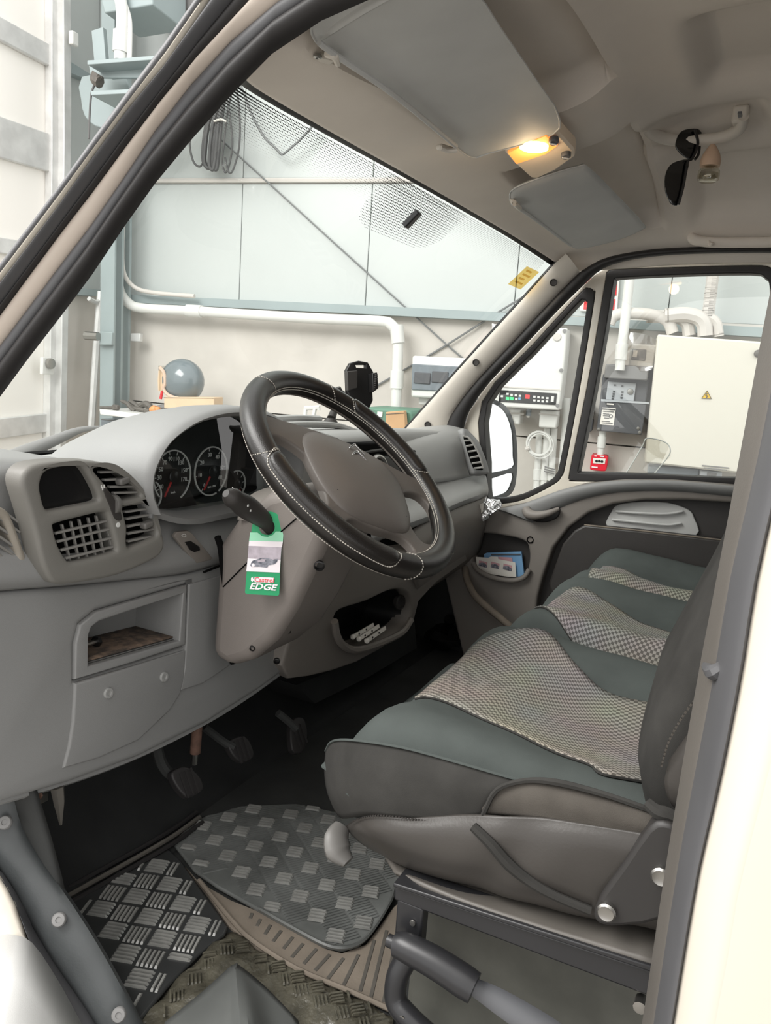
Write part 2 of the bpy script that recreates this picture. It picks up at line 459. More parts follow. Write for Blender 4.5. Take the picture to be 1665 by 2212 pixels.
bead('inner_seal', L4, L4b, OUT, .005, 'grey_rubber', t1)
bead('inner_seal', L4b, L5, OUT, .014, 'black_rubber', t1)

# --- driver's side door pillar behind the seat
t2 = struct_root('trim_2', (.05, -.58, .3), 'cream door post with grey seal behind the driver seat')
B0 = [(0.1,-0.585,0.993),(0.1,-0.582,0.95),(0.1,-0.581,0.918),(0.1,-0.578,0.806),(0.1,-0.575,0.714),(0.1,-0.572,0.625),(0.1,-0.57,0.521),(0.1,-0.569,0.422),(0.1,-0.569,0.265),(0.1,-0.567,0.19)]
B1 = [(0.06,-0.596,0.986),(0.06,-0.596,0.946),(0.06,-0.596,0.905),(0.06,-0.593,0.82),(0.06,-0.587,0.725),(0.06,-0.586,0.642),(0.06,-0.583,0.545),(0.06,-0.581,0.452),(0.06,-0.581,0.304),(0.06,-0.581,0.235)]
B2 = [(0.02,-0.615,0.979),(0.02,-0.615,0.942),(0.02,-0.615,0.904),(0.02,-0.612,0.825),(0.02,-0.607,0.738),(0.02,-0.607,0.661),(0.02,-0.604,0.571),(0.02,-0.599,0.484),(0.02,-0.598,0.346),(0.02,-0.597,0.282)]
B3 = [(-0.005,-0.635,0.974),(-0.005,-0.635,0.94),(-0.005,-0.635,0.904),(-0.005,-0.636,0.83),(-0.005,-0.637,0.749),(-0.005,-0.639,0.677),(-0.005,-0.629,0.511),(-0.005,-0.629,0.45),(-0.005,-0.628,0.382),(-0.005,-0.631,0.324)]
B4 = [(-0.005,-0.716,0.973),(-0.005,-0.722,0.941),(-0.005,-0.728,0.909),(-0.005,-0.728,0.841),(-0.005,-0.741,0.768),(-0.005,-0.74,0.703),(-0.005,-0.752,0.631),(-0.005,-0.751,0.56),(-0.005,-0.756,0.448),(-0.005,-0.764,0.4)]
NB = (-1, -.05, .05)
bead('post_trim', B0, B1, NB, .006, 'seat_plastic', t2, back=.02)
bead('door_seal', B1, B2, NB, .016, 'grey_rubber', t2)
bead('post_skin', B2, B3, NB, .006, 'cream_paint', t2, back=.02)
bead('post_skin', B3, B4, NB, .003, 'cream_paint', t2, back=.02)
# torn clip on the post
tube('seal_clip', [(0.085,-0.578,0.64),(0.05,-0.586,0.648),(0.05,-0.592,0.655),(0.05,-0.594,0.661)], [.004, .007, .005, .002], 'grey_rubber', t2, n=8)

# --- passenger side pillar trim
t3 = struct_root('trim_3', (1.66, .3, .7), 'pale pillar trim with screw holes beside the windscreen')
R0 = [(1.6792,0.6223,0.5403),(1.664,0.5087,0.667),(1.6438,0.3595,0.8349),(1.6262,0.2287,0.9813),(1.6121,0.1212,1.0992),(1.6002,0.0333,1.198),(1.5975,0.0062,1.2211)]
R1 = [(1.7155,0.3927,0.4875),(1.6908,0.3638,0.6937),(1.6819,0.3299,0.7678),(1.6712,0.2637,0.8563),(1.6573,0.1583,0.9728),(1.6407,0.0348,1.1105),(1.6328,-0.0291,1.1765)]
bead('pillar_cover', R0, R1, (-1, -.3, 0), .012, 'white_trim', t3, back=.02)
bead('glass_edge', [(1.6821,0.6282,0.5488),(1.6679,0.5176,0.6674),(1.6475,0.3676,0.8373),(1.6298,0.2363,0.9853),(1.6156,0.1283,1.1033),(1.6036,0.0388,1.2035)], R0[:6], (-1, -.3, 0), .002, 'bumper_black', t3)
R2 = [(1.7248,0.3389,0.4937),(1.7005,0.3069,0.6959),(1.6929,0.2893,0.7594),(1.6827,0.2332,0.8444),(1.6691,0.1317,0.9571),(1.6536,0.0152,1.0865),(1.6432,-0.0699,1.1731)]
bead('door_seal', R1, R2, (-1, -.3, 0), .014, 'black_rubber', t3)
bead('roof_seal', [(1.6328,-0.0291,1.1765),(1.6287,-0.0879,1.2108),(1.6263,-0.1853,1.2307),(1.6253,-0.3026,1.2391),(1.625,-0.5059,1.2419),(1.6252,-0.6922,1.2402)], [(1.6432,-0.0699,1.1731),(1.6404,-0.1099,1.1965),(1.6381,-0.1973,1.2156),(1.6371,-0.3148,1.2246),(1.6368,-0.5078,1.227),(1.6369,-0.6952,1.226)], (-1, 0, -.3), .012, 'black_rubber', t3)
for p in [(1.6107,0.0369,1.144),(1.6388,0.2594,0.9104),(1.6633,0.4147,0.7061)]:
    X, Y, Z = basis((-1, -.3, 0))
    lathe('screw_hole', Vector(p) + Z * .008, Z, [(.0, .001), (.007, .001), (.009, .004), (.010, .003), (.0105, 0)], 'dark_plastic', t3, n=14, caps=False)

# --- ceiling lining
def emb(x, y, x0, x1, y0, y1, s):
    f = lambda t: max(0, min(1, t)); sm = lambda t: f(t) ** 2 * (3 - 2 * f(t))
    return sm((x - x0) / s) * sm((x1 - x) / s) * sm((y - y0) / s) * sm((y1 - y) / s)
CEILX = [.20, .34, .55, .85, 1.15, 1.42, 1.62]
def ceil_z(x, y):
    return 0
hdr = [(.215,.06,1.236),(.32,.11,1.252),(.55,.135,1.264),(.85,.15,1.274),(1.15,.12,1.258),(1.42,.087,1.238),(1.62,.04,1.203)]
rows = [hdr + [(1.675, .0, 1.15)]]
for y, zs in ((.04, (1.262,1.272,1.286,1.292,1.284,1.262,1.225)), (-.05, (1.288,1.292,1.308,1.312,1.306,1.285,1.235)), (-.14, (1.305,1.312,1.328,1.332,1.326,1.306,1.242)), (-.22, (1.325,1.335,1.352,1.356,1.35,1.325,1.248)),
              (-.30, (1.345,1.372,1.405,1.41,1.40,1.355,1.252)), (-.42, (1.355,1.385,1.425,1.43,1.42,1.37,1.255)), (-.62, (1.355,1.385,1.43,1.435,1.425,1.372,1.255)), (-1.15, (1.355,1.385,1.43,1.435,1.425,1.372,1.255))):
    rows.append([(x + (.02 if i == len(CEILX) - 1 else 0), y - (.03 if i in (0, 6) and y > 0 else 0), z) for i, (x, z) in enumerate(zip(CEILX, zs))] + [(1.70, y - .02, zs[-1] - .035)])
def ceil_fn(p):
    z = p.z
    z += .030 * emb(p.x, p.y, .10, .60, -1.3, -.33, .05)
    z += .030 * emb(p.x, p.y, .70, 1.02, -1.3, -.36, .05)
    z += .026 * emb(p.x, p.y, 1.30, 1.58, -1.3, -.30, .05)
    z += .018 * emb(p.x, p.y, 1.08, 1.26, -.50, -.22, .03)
    z -= .014 * emb(p.x, p.y, .62, .68, -1.3, -.44, .025)
    z -= .012 * emb(p.x, p.y, 1.20, 1.28, -1.3, -.52, .025)
    z += .048 * emb(p.x, p.y, .24, .80, -.272, .01, .022)
    z += .044 * emb(p.x, p.y, 1.00, 1.56, -.262, .0, .022)
    return Vector((p.x, p.y, z))
struct(patch('ceiling', rows, 'headliner', k=14, fn=ceil_fn, thick=.012, soff=1), 'pale beige moulded roof lining')
# outer roof and rear bulkhead keep the cab closed
struct(box('wall_back', (.86, -1.15, .55), (1.72, .04, 1.9), 'dark_plastic'), 'dark bulkhead behind the seats')
struct(box('roof', (.86, -.52, 1.52), (1.70, 1.25, .03), 'cream_paint', bevel=.01), 'cream outer roof of the van')

# --- windscreen
w1 = struct_root('window_1', (.86, .5, .7), 'large raked windscreen with dotted black border')
bot = [(.02,.44,.68),(.3,.60,.665),(.55,.66,.66),(.85,.685,.655),(1.15,.66,.66),(1.42,.60,.665),(1.66,.47,.675)]
mid = [tuple((Vector(a) + Vector(b)) / 2 + Vector((0, .025, .02))) for a, b in zip(hdr, bot)]
patch('pane', [hdr, mid, bot], 'windscreen_glass', w1, k=5)
def ws_pt(u, v):
    """point on the windscreen: u along x 0..1, v down 0..1"""
    H = cr(hdr, 8); B = cr(bot, 8); M = cr(mid, 8); f = u * (len(H) - 1); j = min(int(f), len(H) - 2); f -= j
    a, m, b = (l[j].lerp(l[j + 1], f) for l in (H, M, B))
    return cr([a, m, b], 16)[min(32, int(v * 32))].lerp(cr([a, m, b], 16)[min(32, int(v * 32) + 1)], v * 32 % 1)
bead('top_edge', [ws_pt(u / 20, 0) for u in range(21)], [ws_pt(u / 20, .022) for u in range(21)], (0, -.6, -.5), .002, 'bumper_black', w1, N=40, back=.003)
# dotted frit: many tiny printed dots
def dots(name, pts, m, parent):
    vs = []; fs = []
    for p, r, X, Y in pts:
        b = len(vs); vs += [p + X * r * math.cos(a * PI / 3) + Y * r * math.sin(a * PI / 3) for a in range(6)]; fs.append(tuple(range(b, b + 6)))
    return stuff(mobj(name, vs, fs, m, parent, smooth=0, recalc=False))
_pts = []
NI = (0, -.62, -.5)
_X = Vector((1, 0, 0))
for r_ in range(20):
    for i in range(300):
        u = .03 + .94 * (i + .5 * (r_ % 2)) / 300
        p = ws_pt(u, .028 + r_ * .0050); Y_ = (ws_pt(u, .2) - ws_pt(u, .0)).normalized()
        _pts.append((p + Vector(NI) * .002, .0015 * (1 - r_ / 21), _X, Y_))
dots('frit_dots', _pts, 'bumper_black', w1)
# mirror pad: concentric dotted rows with the mirror foot on it
mp_c = V((0.93,0.145,1.232))
_pts = []
for r_ in range(22):
    for i in range(62):
        u = .49 + .19 * (i + .5 * (r_ % 2)) / 62; v = .03 + .16 * r_ / 22
        e = max(abs((u - .585) / .095), 0); k = (e ** 4 + (r_ / 22) ** 4)
        if k > .97: continue
        p = ws_pt(u, v); Y_ = (ws_pt(u, .3) - ws_pt(u, .1)).normalized()
        _pts.append((p + Vector(NI) * .002, .0023 * (1 - .55 * k), _X, Y_))
dots('frit_pad', _pts, 'bumper_black', w1)
fp = ws_pt(.585, .105); fy = (ws_pt(.5, .3) - ws_pt(.5, .1)).normalized(); fn_ = fy.cross(_X).normalized()
if fn_.y > 0: fn_ = -fn_
box('mirror_foot', fp + fn_ * .008, (.020, .045, .014), 'steel_black', w1, ax=(_X, fy, fn_), bevel=.003)
st = ws_pt(.955, .12); sy_ = (ws_pt(.925, .4) - ws_pt(.925, .1)).normalized(); sx_ = (ws_pt(.95, .2) - ws_pt(.90, .2)).normalized()
prism('sticker', [st + sx_ * a + sy_ * b + fn_ * .003 for a, b in ((-.03, -.035), (.03, -.035), (.03, .035), (-.03, .035))], fn_ * .0005, 'sticker', w1, smooth=0)
for q in range(4):
    prism('sticker_print', [st + sx_ * a + sy_ * (b + q * .014 - .024) + fn_ * .0038 for a, b in ((-.018, -.003), (.006 + .01 * (q % 2), -.003), (.006 + .01 * (q % 2), .003), (-.018, .003))], fn_ * .0003, 'sticker_ink', w1, smooth=0)

# --- bonnet in front of the windscreen
struct(patch('bonnet', [[(.02, .46, .655), (.45, .66, .645), (.86, .70, .64), (1.27, .66, .645), (1.70, .46, .655)], [(.0, .75, .60), (.45, .85, .60), (.86, .88, .60), (1.27, .85, .60), (1.72, .75, .60)], [(.05, 1.3, .44), (.45, 1.42, .44), (.86, 1.46, .44), (1.27, 1.42, .44), (1.67, 1.3, .44)]], 'cream_paint', k=4, thick=.01), 'short cream bonnet below the windscreen')
# --- passenger door
d1 = struct_root('door_1', (1.72, -.2, .0), 'cream passenger door with dark trim, quarter glass and wound-up window')
DX = 1.72
qo = cr([(1.72,0.26,0.791),(1.72,0.113,0.975),(1.72,-0.013,1.128),(1.72,-0.036,1.144),(1.72,-0.052,1.137),(1.72,-0.058,1.108),(1.72,-0.044,0.84),(1.72,-0.028,0.622),(1.72,-0.019,0.585),(1.72,-0.0,0.56),(1.72,0.08,0.505),(1.72,0.138,0.481),(1.72,0.198,0.469),(1.72,0.226,0.471),(1.72,0.243,0.597)], 3, True)
qi = cr([(1.72,0.24,0.787),(1.72,0.111,0.95),(1.72,-0.007,1.096),(1.72,-0.024,1.11),(1.72,-0.035,1.105),(1.72,-0.037,1.079),(1.72,-0.024,0.838),(1.72,-0.009,0.627),(1.72,-0.001,0.592),(1.72,0.017,0.569),(1.72,0.087,0.522),(1.72,0.14,0.499),(1.72,0.187,0.489),(1.72,0.209,0.491),(1.72,0.223,0.6)], 3, True)
wo = cr([(1.72,-0.083,1.173),(1.72,-0.087,1.189),(1.72,-0.109,1.197),(1.72,-0.26,1.203),(1.72,-0.458,1.209),(1.72,-0.509,1.203),(1.72,-0.54,1.177),(1.72,-0.558,1.06),(1.72,-0.559,0.817),(1.72,-0.56,0.653),(1.72,-0.54,0.63),(1.72,-0.495,0.622),(1.72,-0.274,0.601),(1.72,-0.067,0.577),(1.72,-0.045,0.58),(1.72,-0.043,0.61),(1.72,-0.064,0.841),(1.72,-0.076,1.03)], 3, True)
wi = cr([(1.72,-0.107,1.158),(1.72,-0.111,1.17),(1.72,-0.128,1.174),(1.72,-0.263,1.182),(1.72,-0.461,1.188),(1.72,-0.499,1.177),(1.72,-0.513,1.153),(1.72,-0.528,1.035),(1.72,-0.531,0.814),(1.72,-0.526,0.664),(1.72,-0.515,0.648),(1.72,-0.468,0.639),(1.72,-0.271,0.624),(1.72,-0.087,0.607),(1.72,-0.069,0.607),(1.72,-0.07,0.627),(1.72,-0.089,0.843),(1.72,-0.101,1.024)], 3, True)
do = [(1.72,0.213,0.139),(1.72,0.286,0.393),(1.72,0.328,0.572),(1.72,0.315,0.694),(1.72,0.3,0.758),(1.72,0.247,0.844),(1.72,0.148,0.959),(1.72,0.034,1.093),(1.72,-0.051,1.183),(1.72,-0.092,1.208),(1.72,-0.182,1.228),(1.72,-0.304,1.238),(1.72,-0.504,1.24),(1.72,-0.606,1.237),(1.72,-0.633,1.062),(1.72,-0.621,0.699),(1.72,-0.628,0.177)]
plate('door_frame', do, [qo, wo], (-1, 0, 0), .05, 'cream_paint', d1, bevel=.003)
plate('quarter_seal', qo, [qi], (-1, 0, 0), .045, 'black_rubber', d1, bevel=.004)
plate('window_seal', wo, [wi], (-1, 0, 0), .045, 'black_rubber', d1, bevel=.004)
plate('quarter_pane', shift(inset(qo, .006), (.02, 0, 0)), [], (-1, 0, 0), .004, 'pane_glass', d1)
plate('window_pane', shift(inset(wo, .006), (.025, 0, 0)), [], (-1, 0, 0), .004, 'pane_glass', d1)
# trim panel with a large arched opening
TX = 1.665
to = [(1.665,0.33,0.41),(1.665,0.206,0.447),(1.665,0.157,0.466),(1.665,0.075,0.495),(1.665,-0.019,0.544),(1.665,-0.102,0.579),(1.665,-0.209,0.603),(1.665,-0.343,0.619),(1.665,-0.503,0.626),(1.665,-0.632,0.628),(1.665,-0.664,0.333),(1.665,-0.665,-0.069),(1.665,-0.079,-0.244),(1.665,0.224,-0.04),(1.665,0.313,0.211)]
th = [(1.665,0.001,0.151),(1.665,0.0,0.211),(1.665,-0.01,0.28),(1.665,-0.032,0.374),(1.665,-0.071,0.442),(1.665,-0.126,0.496),(1.665,-0.193,0.532),(1.665,-0.278,0.556),(1.665,-0.386,0.571),(1.665,-0.527,0.581),(1.665,-0.6,0.583),(1.665,-0.609,0.321),(1.665,-0.601,0.051),(1.665,-0.161,-0.066)]
ph = cr([(1.665,0.223,0.328),(1.665,0.22,0.366),(1.665,0.192,0.383),(1.665,0.108,0.385),(1.665,0.063,0.38),(1.665,0.046,0.366),(1.665,0.038,0.33),(1.665,0.041,0.29),(1.665,0.058,0.267),(1.665,0.094,0.253),(1.665,0.156,0.252),(1.665,0.204,0.266),(1.665,0.219,0.283)], 3, True)
plate('trim_panel', to, [th, ph], (-1, 0, 0), .05, 'dash_warm', d1, bevel=.010)
bead('sill_roll', [(1.66,0.155,0.467),(1.66,0.073,0.496),(1.66,-0.02,0.545),(1.66,-0.103,0.579),(1.66,-0.21,0.604),(1.66,-0.344,0.62),(1.66,-0.504,0.626),(1.66,-0.632,0.629)],
     [(1.665,0.039,0.44),(1.665,-0.021,0.485),(1.66,-0.074,0.521),(1.655,-0.134,0.551),(1.655,-0.214,0.575),(1.655,-0.347,0.596),(1.655,-0.507,0.602),(1.66,-0.635,0.607)], (-1, 0, .5), .016, 'dash_grey', d1)
plate('recess_panel', inset(shift(th, (.045, 0, 0)), -.03), [], (-1, 0, 0), .01, 'dark_plastic', d1)
# armrest shelf inside the opening
arm = [(1.66,-0.032,0.263),(1.66,-0.061,0.392),(1.66,-0.091,0.438),(1.66,-0.119,0.459),(1.66,-0.275,0.467),(1.66,-0.428,0.473),(1.66,-0.587,0.479),(1.66,-0.601,0.053),(1.66,-0.162,-0.064)]
prism('armrest', arm, (.04, 0, 0), 'dark_plastic', d1, bevel=.006)
tube('armrest_edge', [(1.662,-0.118,0.459),(1.662,-0.275,0.467),(1.662,-0.428,0.473),(1.662,-0.587,0.478)], .0022, 'dusty_rubber', d1, n=6)
# light pull recess
pu = cr([(1.7,-0.179,0.454),(1.7,-0.184,0.504),(1.7,-0.201,0.527),(1.7,-0.258,0.544),(1.7,-0.335,0.552),(1.7,-0.392,0.541),(1.7,-0.412,0.52),(1.7,-0.424,0.469),(1.7,-0.295,0.461)], 3, True)
plate('pull_recess', pu, [], (-1, 0, 0), .008, 'visor_vinyl', d1, bevel=.003)
tube('pull_rib', [(1.693,-0.198,0.508),(1.69,-0.264,0.513),(1.69,-0.34,0.522),(1.693,-0.381,0.535)], .004, 'visor_vinyl', d1, n=8)
tube('pull_rib', [(1.693,-0.19,0.482),(1.69,-0.267,0.486),(1.69,-0.344,0.49),(1.694,-0.38,0.5)], .004, 'visor_vinyl', d1, n=8)
# inside door handle: cup and lever
cup = cr([(1.655,0.065,0.481),(1.655,0.042,0.498),(1.655,0.008,0.512),(1.655,-0.028,0.508),(1.655,-0.041,0.493),(1.655,-0.037,0.47),(1.655,-0.006,0.451),(1.655,0.037,0.449)], 3, True)
plate('handle_cup', cup, [], (-1, 0, 0), .012, 'black_plastic', d1, bevel=.003)
hl = tube('door_handle', [(1.645,0.058,0.483),(1.635,0.045,0.472),(1.63,0.018,0.472),(1.632,-0.016,0.484),(1.645,-0.042,0.499)], [.014, .016, .013, .010, .006], 'dash_warm', d1, n=12)
# map pocket back and lip
plate('pocket_back', shift(ph, (.045, 0, 0)), [], (-1, 0, 0), .006, 'dark_plastic', d1)
tube('pocket_lip', [(1.655,0.215,0.284),(1.648,0.195,0.266),(1.644,0.145,0.252),(1.644,0.084,0.253),(1.648,0.045,0.269),(1.655,0.031,0.297)], .008, 'dash_warm', d1, n=10)
lathe('screw_hole', (1.664,0.041,0.387), (-1, 0, 0), [(0, -.004), (.007, -.003), (.009, .003), (.0105, .002), (.011, -.001)], 'black_void', d1, n=14, caps=False)
lp = cr([(1.66,0.243,0.26),(1.63,0.223,0.236),(1.6,0.181,0.198),(1.6,0.139,0.169),(1.6,0.094,0.144),(1.6,0.043,0.114)], 3)
tube('door_sill_seal', lp, .011, 'dusty_rubber', d1, n=10, k=1)

struct(box('wall_right', (1.745, .38, .15), (.05, .56, .52), 'carpet_dark'), 'dark kick panel on the passenger side')
# --- van floor, footwell and driver's step
struct(box('van_floor', (.86, -.28, FZ - .02), (1.70, 1.75, .04), 'footwell'), 'dark rubber floor of the van cab')
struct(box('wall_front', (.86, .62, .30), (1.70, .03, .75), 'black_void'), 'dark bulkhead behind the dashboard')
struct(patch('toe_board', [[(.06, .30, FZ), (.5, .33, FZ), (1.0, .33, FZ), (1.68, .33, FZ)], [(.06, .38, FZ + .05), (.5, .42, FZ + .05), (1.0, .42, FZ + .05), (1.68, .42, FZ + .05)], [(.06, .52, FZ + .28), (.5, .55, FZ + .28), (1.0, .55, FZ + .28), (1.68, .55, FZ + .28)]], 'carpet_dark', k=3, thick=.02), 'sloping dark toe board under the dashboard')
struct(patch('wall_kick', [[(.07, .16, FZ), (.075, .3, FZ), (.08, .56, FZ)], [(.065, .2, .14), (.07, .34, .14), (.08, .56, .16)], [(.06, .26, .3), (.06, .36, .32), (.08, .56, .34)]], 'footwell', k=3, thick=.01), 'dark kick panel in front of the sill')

# ================================================================ dashboard
dash = thing('dashboard', 'grey moulded dashboard with air vents, gauges and open storage pockets', 'dashboard', (.86, .3, .5))
BK = (0, -1, 0); LN = (0, -1, .115)
# lower knee panel with the pocket cut out
lo = [(-0.0219,0.2694,0.5572),(0.0289,0.2689,0.5529),(0.1217,0.2673,0.5388),(0.3744,0.2635,0.5063),(0.469,0.2633,0.5042),(0.8182,0.2625,0.4975),(0.8427,0.2413,0.3133),(0.715,0.2346,0.2547),(0.6211,0.2332,0.2425),(0.5584,0.2323,0.235),(0.4074,0.2314,0.2269),(0.2407,0.2321,0.2333),(0.1075,0.2343,0.2518),(-0.0015,0.2369,0.2745),(-0.0521,0.2381,0.2855)]
pf = cr([(0.1335,0.2511,0.3982),(0.1398,0.2571,0.4503),(0.1506,0.2599,0.4749),(0.1808,0.2613,0.4867),(0.2661,0.2612,0.4864),(0.3769,0.2611,0.4848),(0.3637,0.2494,0.3836),(0.2369,0.2502,0.3903)], 1, True)
lower = plate('knee_panel', lo, [pf], LN, .05, 'dash_grey', dash, bevel=.012)
bead('panel_roll', [(-0.041,0.255,0.274),(0.008,0.25,0.265),(0.117,0.246,0.243),(0.251,0.242,0.226),(0.418,0.24,0.22),(0.569,0.24,0.229),(0.731,0.245,0.247)], [(-0.011,0.34,0.261),(0.044,0.33,0.252),(0.145,0.33,0.231),(0.285,0.33,0.215),(0.457,0.33,0.209),(0.626,0.33,0.213),(0.832,0.33,0.218)], (0, -.2, -1), .012, 'dash_grey', dash)
po = [(0.1549,0.2487,0.4119),(0.1605,0.2539,0.4578),(0.1667,0.2551,0.468),(0.1811,0.2557,0.4733),(0.2609,0.2558,0.4743),(0.3623,0.2559,0.4744),(0.3458,0.2469,0.3969),(0.2442,0.2478,0.4048)]
fr = plate('pocket_frame', [(0.1303,0.2473,0.4003),(0.1365,0.2533,0.4521),(0.1473,0.2561,0.4766),(0.1774,0.2575,0.4883),(0.2623,0.2574,0.4881),(0.3726,0.2573,0.4865),(0.3594,0.2457,0.3857),(0.2332,0.2464,0.3924)], [po], LN, .02, 'dash_grey', dash, bevel=.003)
po2 = [Vector(p) + Vector((0, .012, 0)) for p in po]
cpo = sum(po2, Vector()) / len(po2)
po3 = [cpo.lerp(p, .95) + Vector((.0, .085, -.0)) for p in po2]
loft('pocket_liner', [po2, [a.lerp(b, .5) for a, b in zip(po2, po3)], po3, [cpo + Vector((0, .087, 0))] * len(po3)], 'dash_grey', fr, caps=False, smooth=30)
_f = [[po2[k].lerp(po3[k], s) + Vector((0, 0, .004)) for k in (0, 7, 6)] for s in (.03, .5, .98)]
patch('pocket_dirt', _f, 'pocket_dust', fr, k=3, thick=.002)
fl = [(0.1297,0.2467,0.395),(0.2326,0.2457,0.3859),(0.3597,0.2446,0.3767),(0.3502,0.2388,0.3258),(0.3391,0.2364,0.3051),(0.3128,0.2342,0.2862),(0.2397,0.2316,0.2635),(0.1607,0.2321,0.268),(0.0974,0.2335,0.28),(0.11,0.2367,0.308),(0.1199,0.2404,0.3402)]
flap = plate('fuse_flap', fl, [], LN, .012, 'dash_grey', dash, bevel=.004)
for p in [(0.1863,0.2428,0.3607),(0.3027,0.2413,0.3479)]:
    Z = Vector(LN).normalized()
    lathe('screw', Vector(p) + Z * .0005, Z, [(0, .001), (.004, .0012), (.0045, .003), (.0075, .003), (.0085, .001), (.0085, -.001)], 'dash_light', flap, n=16, caps=False)
fc = plate('side_cover', [(0.3784,0.2573,0.4869),(0.4611,0.2571,0.4852),(0.4714,0.2374,0.3138),(0.3978,0.2364,0.3049),(0.3408,0.2371,0.3111),(0.3547,0.2414,0.3489)], [], LN, .014, 'dash_grey', dash, bevel=.003)
tube('cover_gap', [(0.413,0.256,0.5014),(0.4606,0.2563,0.5045)], .0022, 'black_void', dash, n=6, k=1)
# ledge above the knee panel, rolled forward to the gauges
patch('ledge', [[(-0.045,0.27,0.56),(0.028,0.268,0.553),(0.121,0.266,0.539),(0.268,0.264,0.519),(0.373,0.262,0.507),(0.47,0.262,0.505),(0.709,0.262,0.49)],
                [(-0.054,0.255,0.579),(0.018,0.254,0.571),(0.109,0.252,0.557),(0.254,0.25,0.541),(0.359,0.25,0.531),(0.442,0.25,0.529),(0.689,0.25,0.516)],
                [(-0.049,0.262,0.602),(0.025,0.262,0.593),(0.118,0.262,0.585),(0.268,0.264,0.572),(0.356,0.264,0.568),(0.434,0.266,0.564),(0.716,0.27,0.553)],
                [(-0.033,0.285,0.627),(0.042,0.285,0.62),(0.137,0.285,0.611),(0.288,0.285,0.599),(0.34,0.285,0.606),(0.435,0.288,0.588),(0.758,0.3,0.581)],
                [(-0.003,0.33,0.645),(0.076,0.33,0.64),(0.175,0.33,0.634),(0.333,0.33,0.597),(0.393,0.325,0.59),(0.478,0.325,0.573),(0.811,0.335,0.561)]], 'dash_grey', dash, k=4, thick=.006)
# upper left body behind the vent pod
plate('corner_body', cr([(-0.026,0.292,0.706),(0.011,0.292,0.711),(0.07,0.292,0.712),(0.136,0.292,0.711),(0.21,0.292,0.703),(0.275,0.292,0.671),(0.326,0.292,0.612),(0.349,0.292,0.537),(0.317,0.292,0.499),(0.142,0.292,0.523),(0.005,0.292,0.539),(-0.032,0.292,0.548)], 2, True), [], BK, .22, 'dash_grey', dash, bevel=.02)
# vent pod: one thick plate with four openings
PY = .236
pod_o = cr([(0.039,0.236,0.7),(0.048,0.236,0.716),(0.069,0.236,0.722),(0.112,0.236,0.722),(0.156,0.236,0.718),(0.189,0.236,0.709),(0.229,0.236,0.687),(0.26,0.236,0.657),(0.283,0.236,0.613),(0.296,0.236,0.579),(0.289,0.236,0.561),(0.264,0.236,0.552),(0.199,0.236,0.544),(0.135,0.236,0.547),(0.094,0.236,0.553),(0.079,0.236,0.564),(0.068,0.236,0.589),(0.058,0.236,0.632),(0.047,0.236,0.67)], 3, True)
h1 = cr([(0.068,0.236,0.692),(0.074,0.236,0.707),(0.09,0.236,0.713),(0.124,0.236,0.714),(0.137,0.236,0.709),(0.151,0.236,0.69),(0.163,0.236,0.668),(0.158,0.236,0.66),(0.12,0.236,0.658),(0.086,0.236,0.657),(0.076,0.236,0.661),(0.071,0.236,0.674)], 3, True)
h2 = cr([(0.088,0.236,0.633),(0.093,0.236,0.638),(0.127,0.236,0.641),(0.17,0.236,0.643),(0.18,0.236,0.637),(0.188,0.236,0.615),(0.196,0.236,0.588),(0.191,0.236,0.581),(0.151,0.236,0.579),(0.118,0.236,0.58),(0.108,0.236,0.586),(0.096,0.236,0.606)], 3, True)
h3 = cr([(0.156,0.236,0.706),(0.172,0.236,0.708),(0.193,0.236,0.703),(0.218,0.236,0.687),(0.237,0.236,0.67),(0.244,0.236,0.66),(0.235,0.236,0.657),(0.201,0.236,0.656),(0.19,0.236,0.666),(0.178,0.236,0.681),(0.165,0.236,0.695)], 3, True)
h4 = cr([(0.21,0.236,0.641),(0.213,0.236,0.645),(0.237,0.236,0.645),(0.256,0.236,0.645),(0.264,0.236,0.639),(0.273,0.236,0.616),(0.279,0.236,0.595),(0.267,0.236,0.589),(0.24,0.236,0.584),(0.222,0.236,0.582),(0.217,0.236,0.593),(0.218,0.236,0.614)], 3, True)
pod = plate('vent_pod', pod_o, [h1, h2, h3, h4], BK, .032, 'pod_grey', dash, bevel=.007)
BKP = [shift(h, (0, .027, 0)) for h in (h1, h2, h3, h4)]
for h, mm in zip(BKP, ('gauge_black', 'black_void', 'black_void', 'black_void')):
    plate('duct_back', inset(h, -.004), [], BK, .004, mm, pod)
plate('display_pane', inset(shift(h1, (0, .014, 0)), -.001), [], BK, .003, 'gauge_black', pod, bevel=.001)
def slat(a, b, m, parent, w=.0035, d=.014, name='slat'):
    a, b = Vector(a), Vector(b); t = (b - a).normalized(); Z = Vector((0, 1, 0)); up = t.cross(Z).normalized()
    c = (a + b) / 2 + Z * (d / 2)
    return box(name, c, ((b - a).length, w, d), m, parent, ax=(t, up, Z), bevel=.0008)
# grid vent
for a, b in zip([(0.095,0.243,0.623),(0.098,0.243,0.611),(0.104,0.243,0.598),(0.112,0.243,0.585)], [(0.191,0.243,0.628),(0.195,0.243,0.615),(0.2,0.243,0.601),(0.204,0.243,0.587)]): slat(a, b, 'slat_grey', pod, .0034, .005)
for a, b in zip([(0.11,0.247,0.633),(0.125,0.247,0.635),(0.139,0.247,0.636),(0.155,0.247,0.636),(0.169,0.247,0.637),(0.183,0.247,0.639)], [(0.123,0.247,0.579),(0.138,0.247,0.579),(0.153,0.247,0.578),(0.168,0.247,0.578),(0.183,0.247,0.578),(0.199,0.247,0.58)]): slat(a, b, 'slat_grey', pod, .0028, .005)
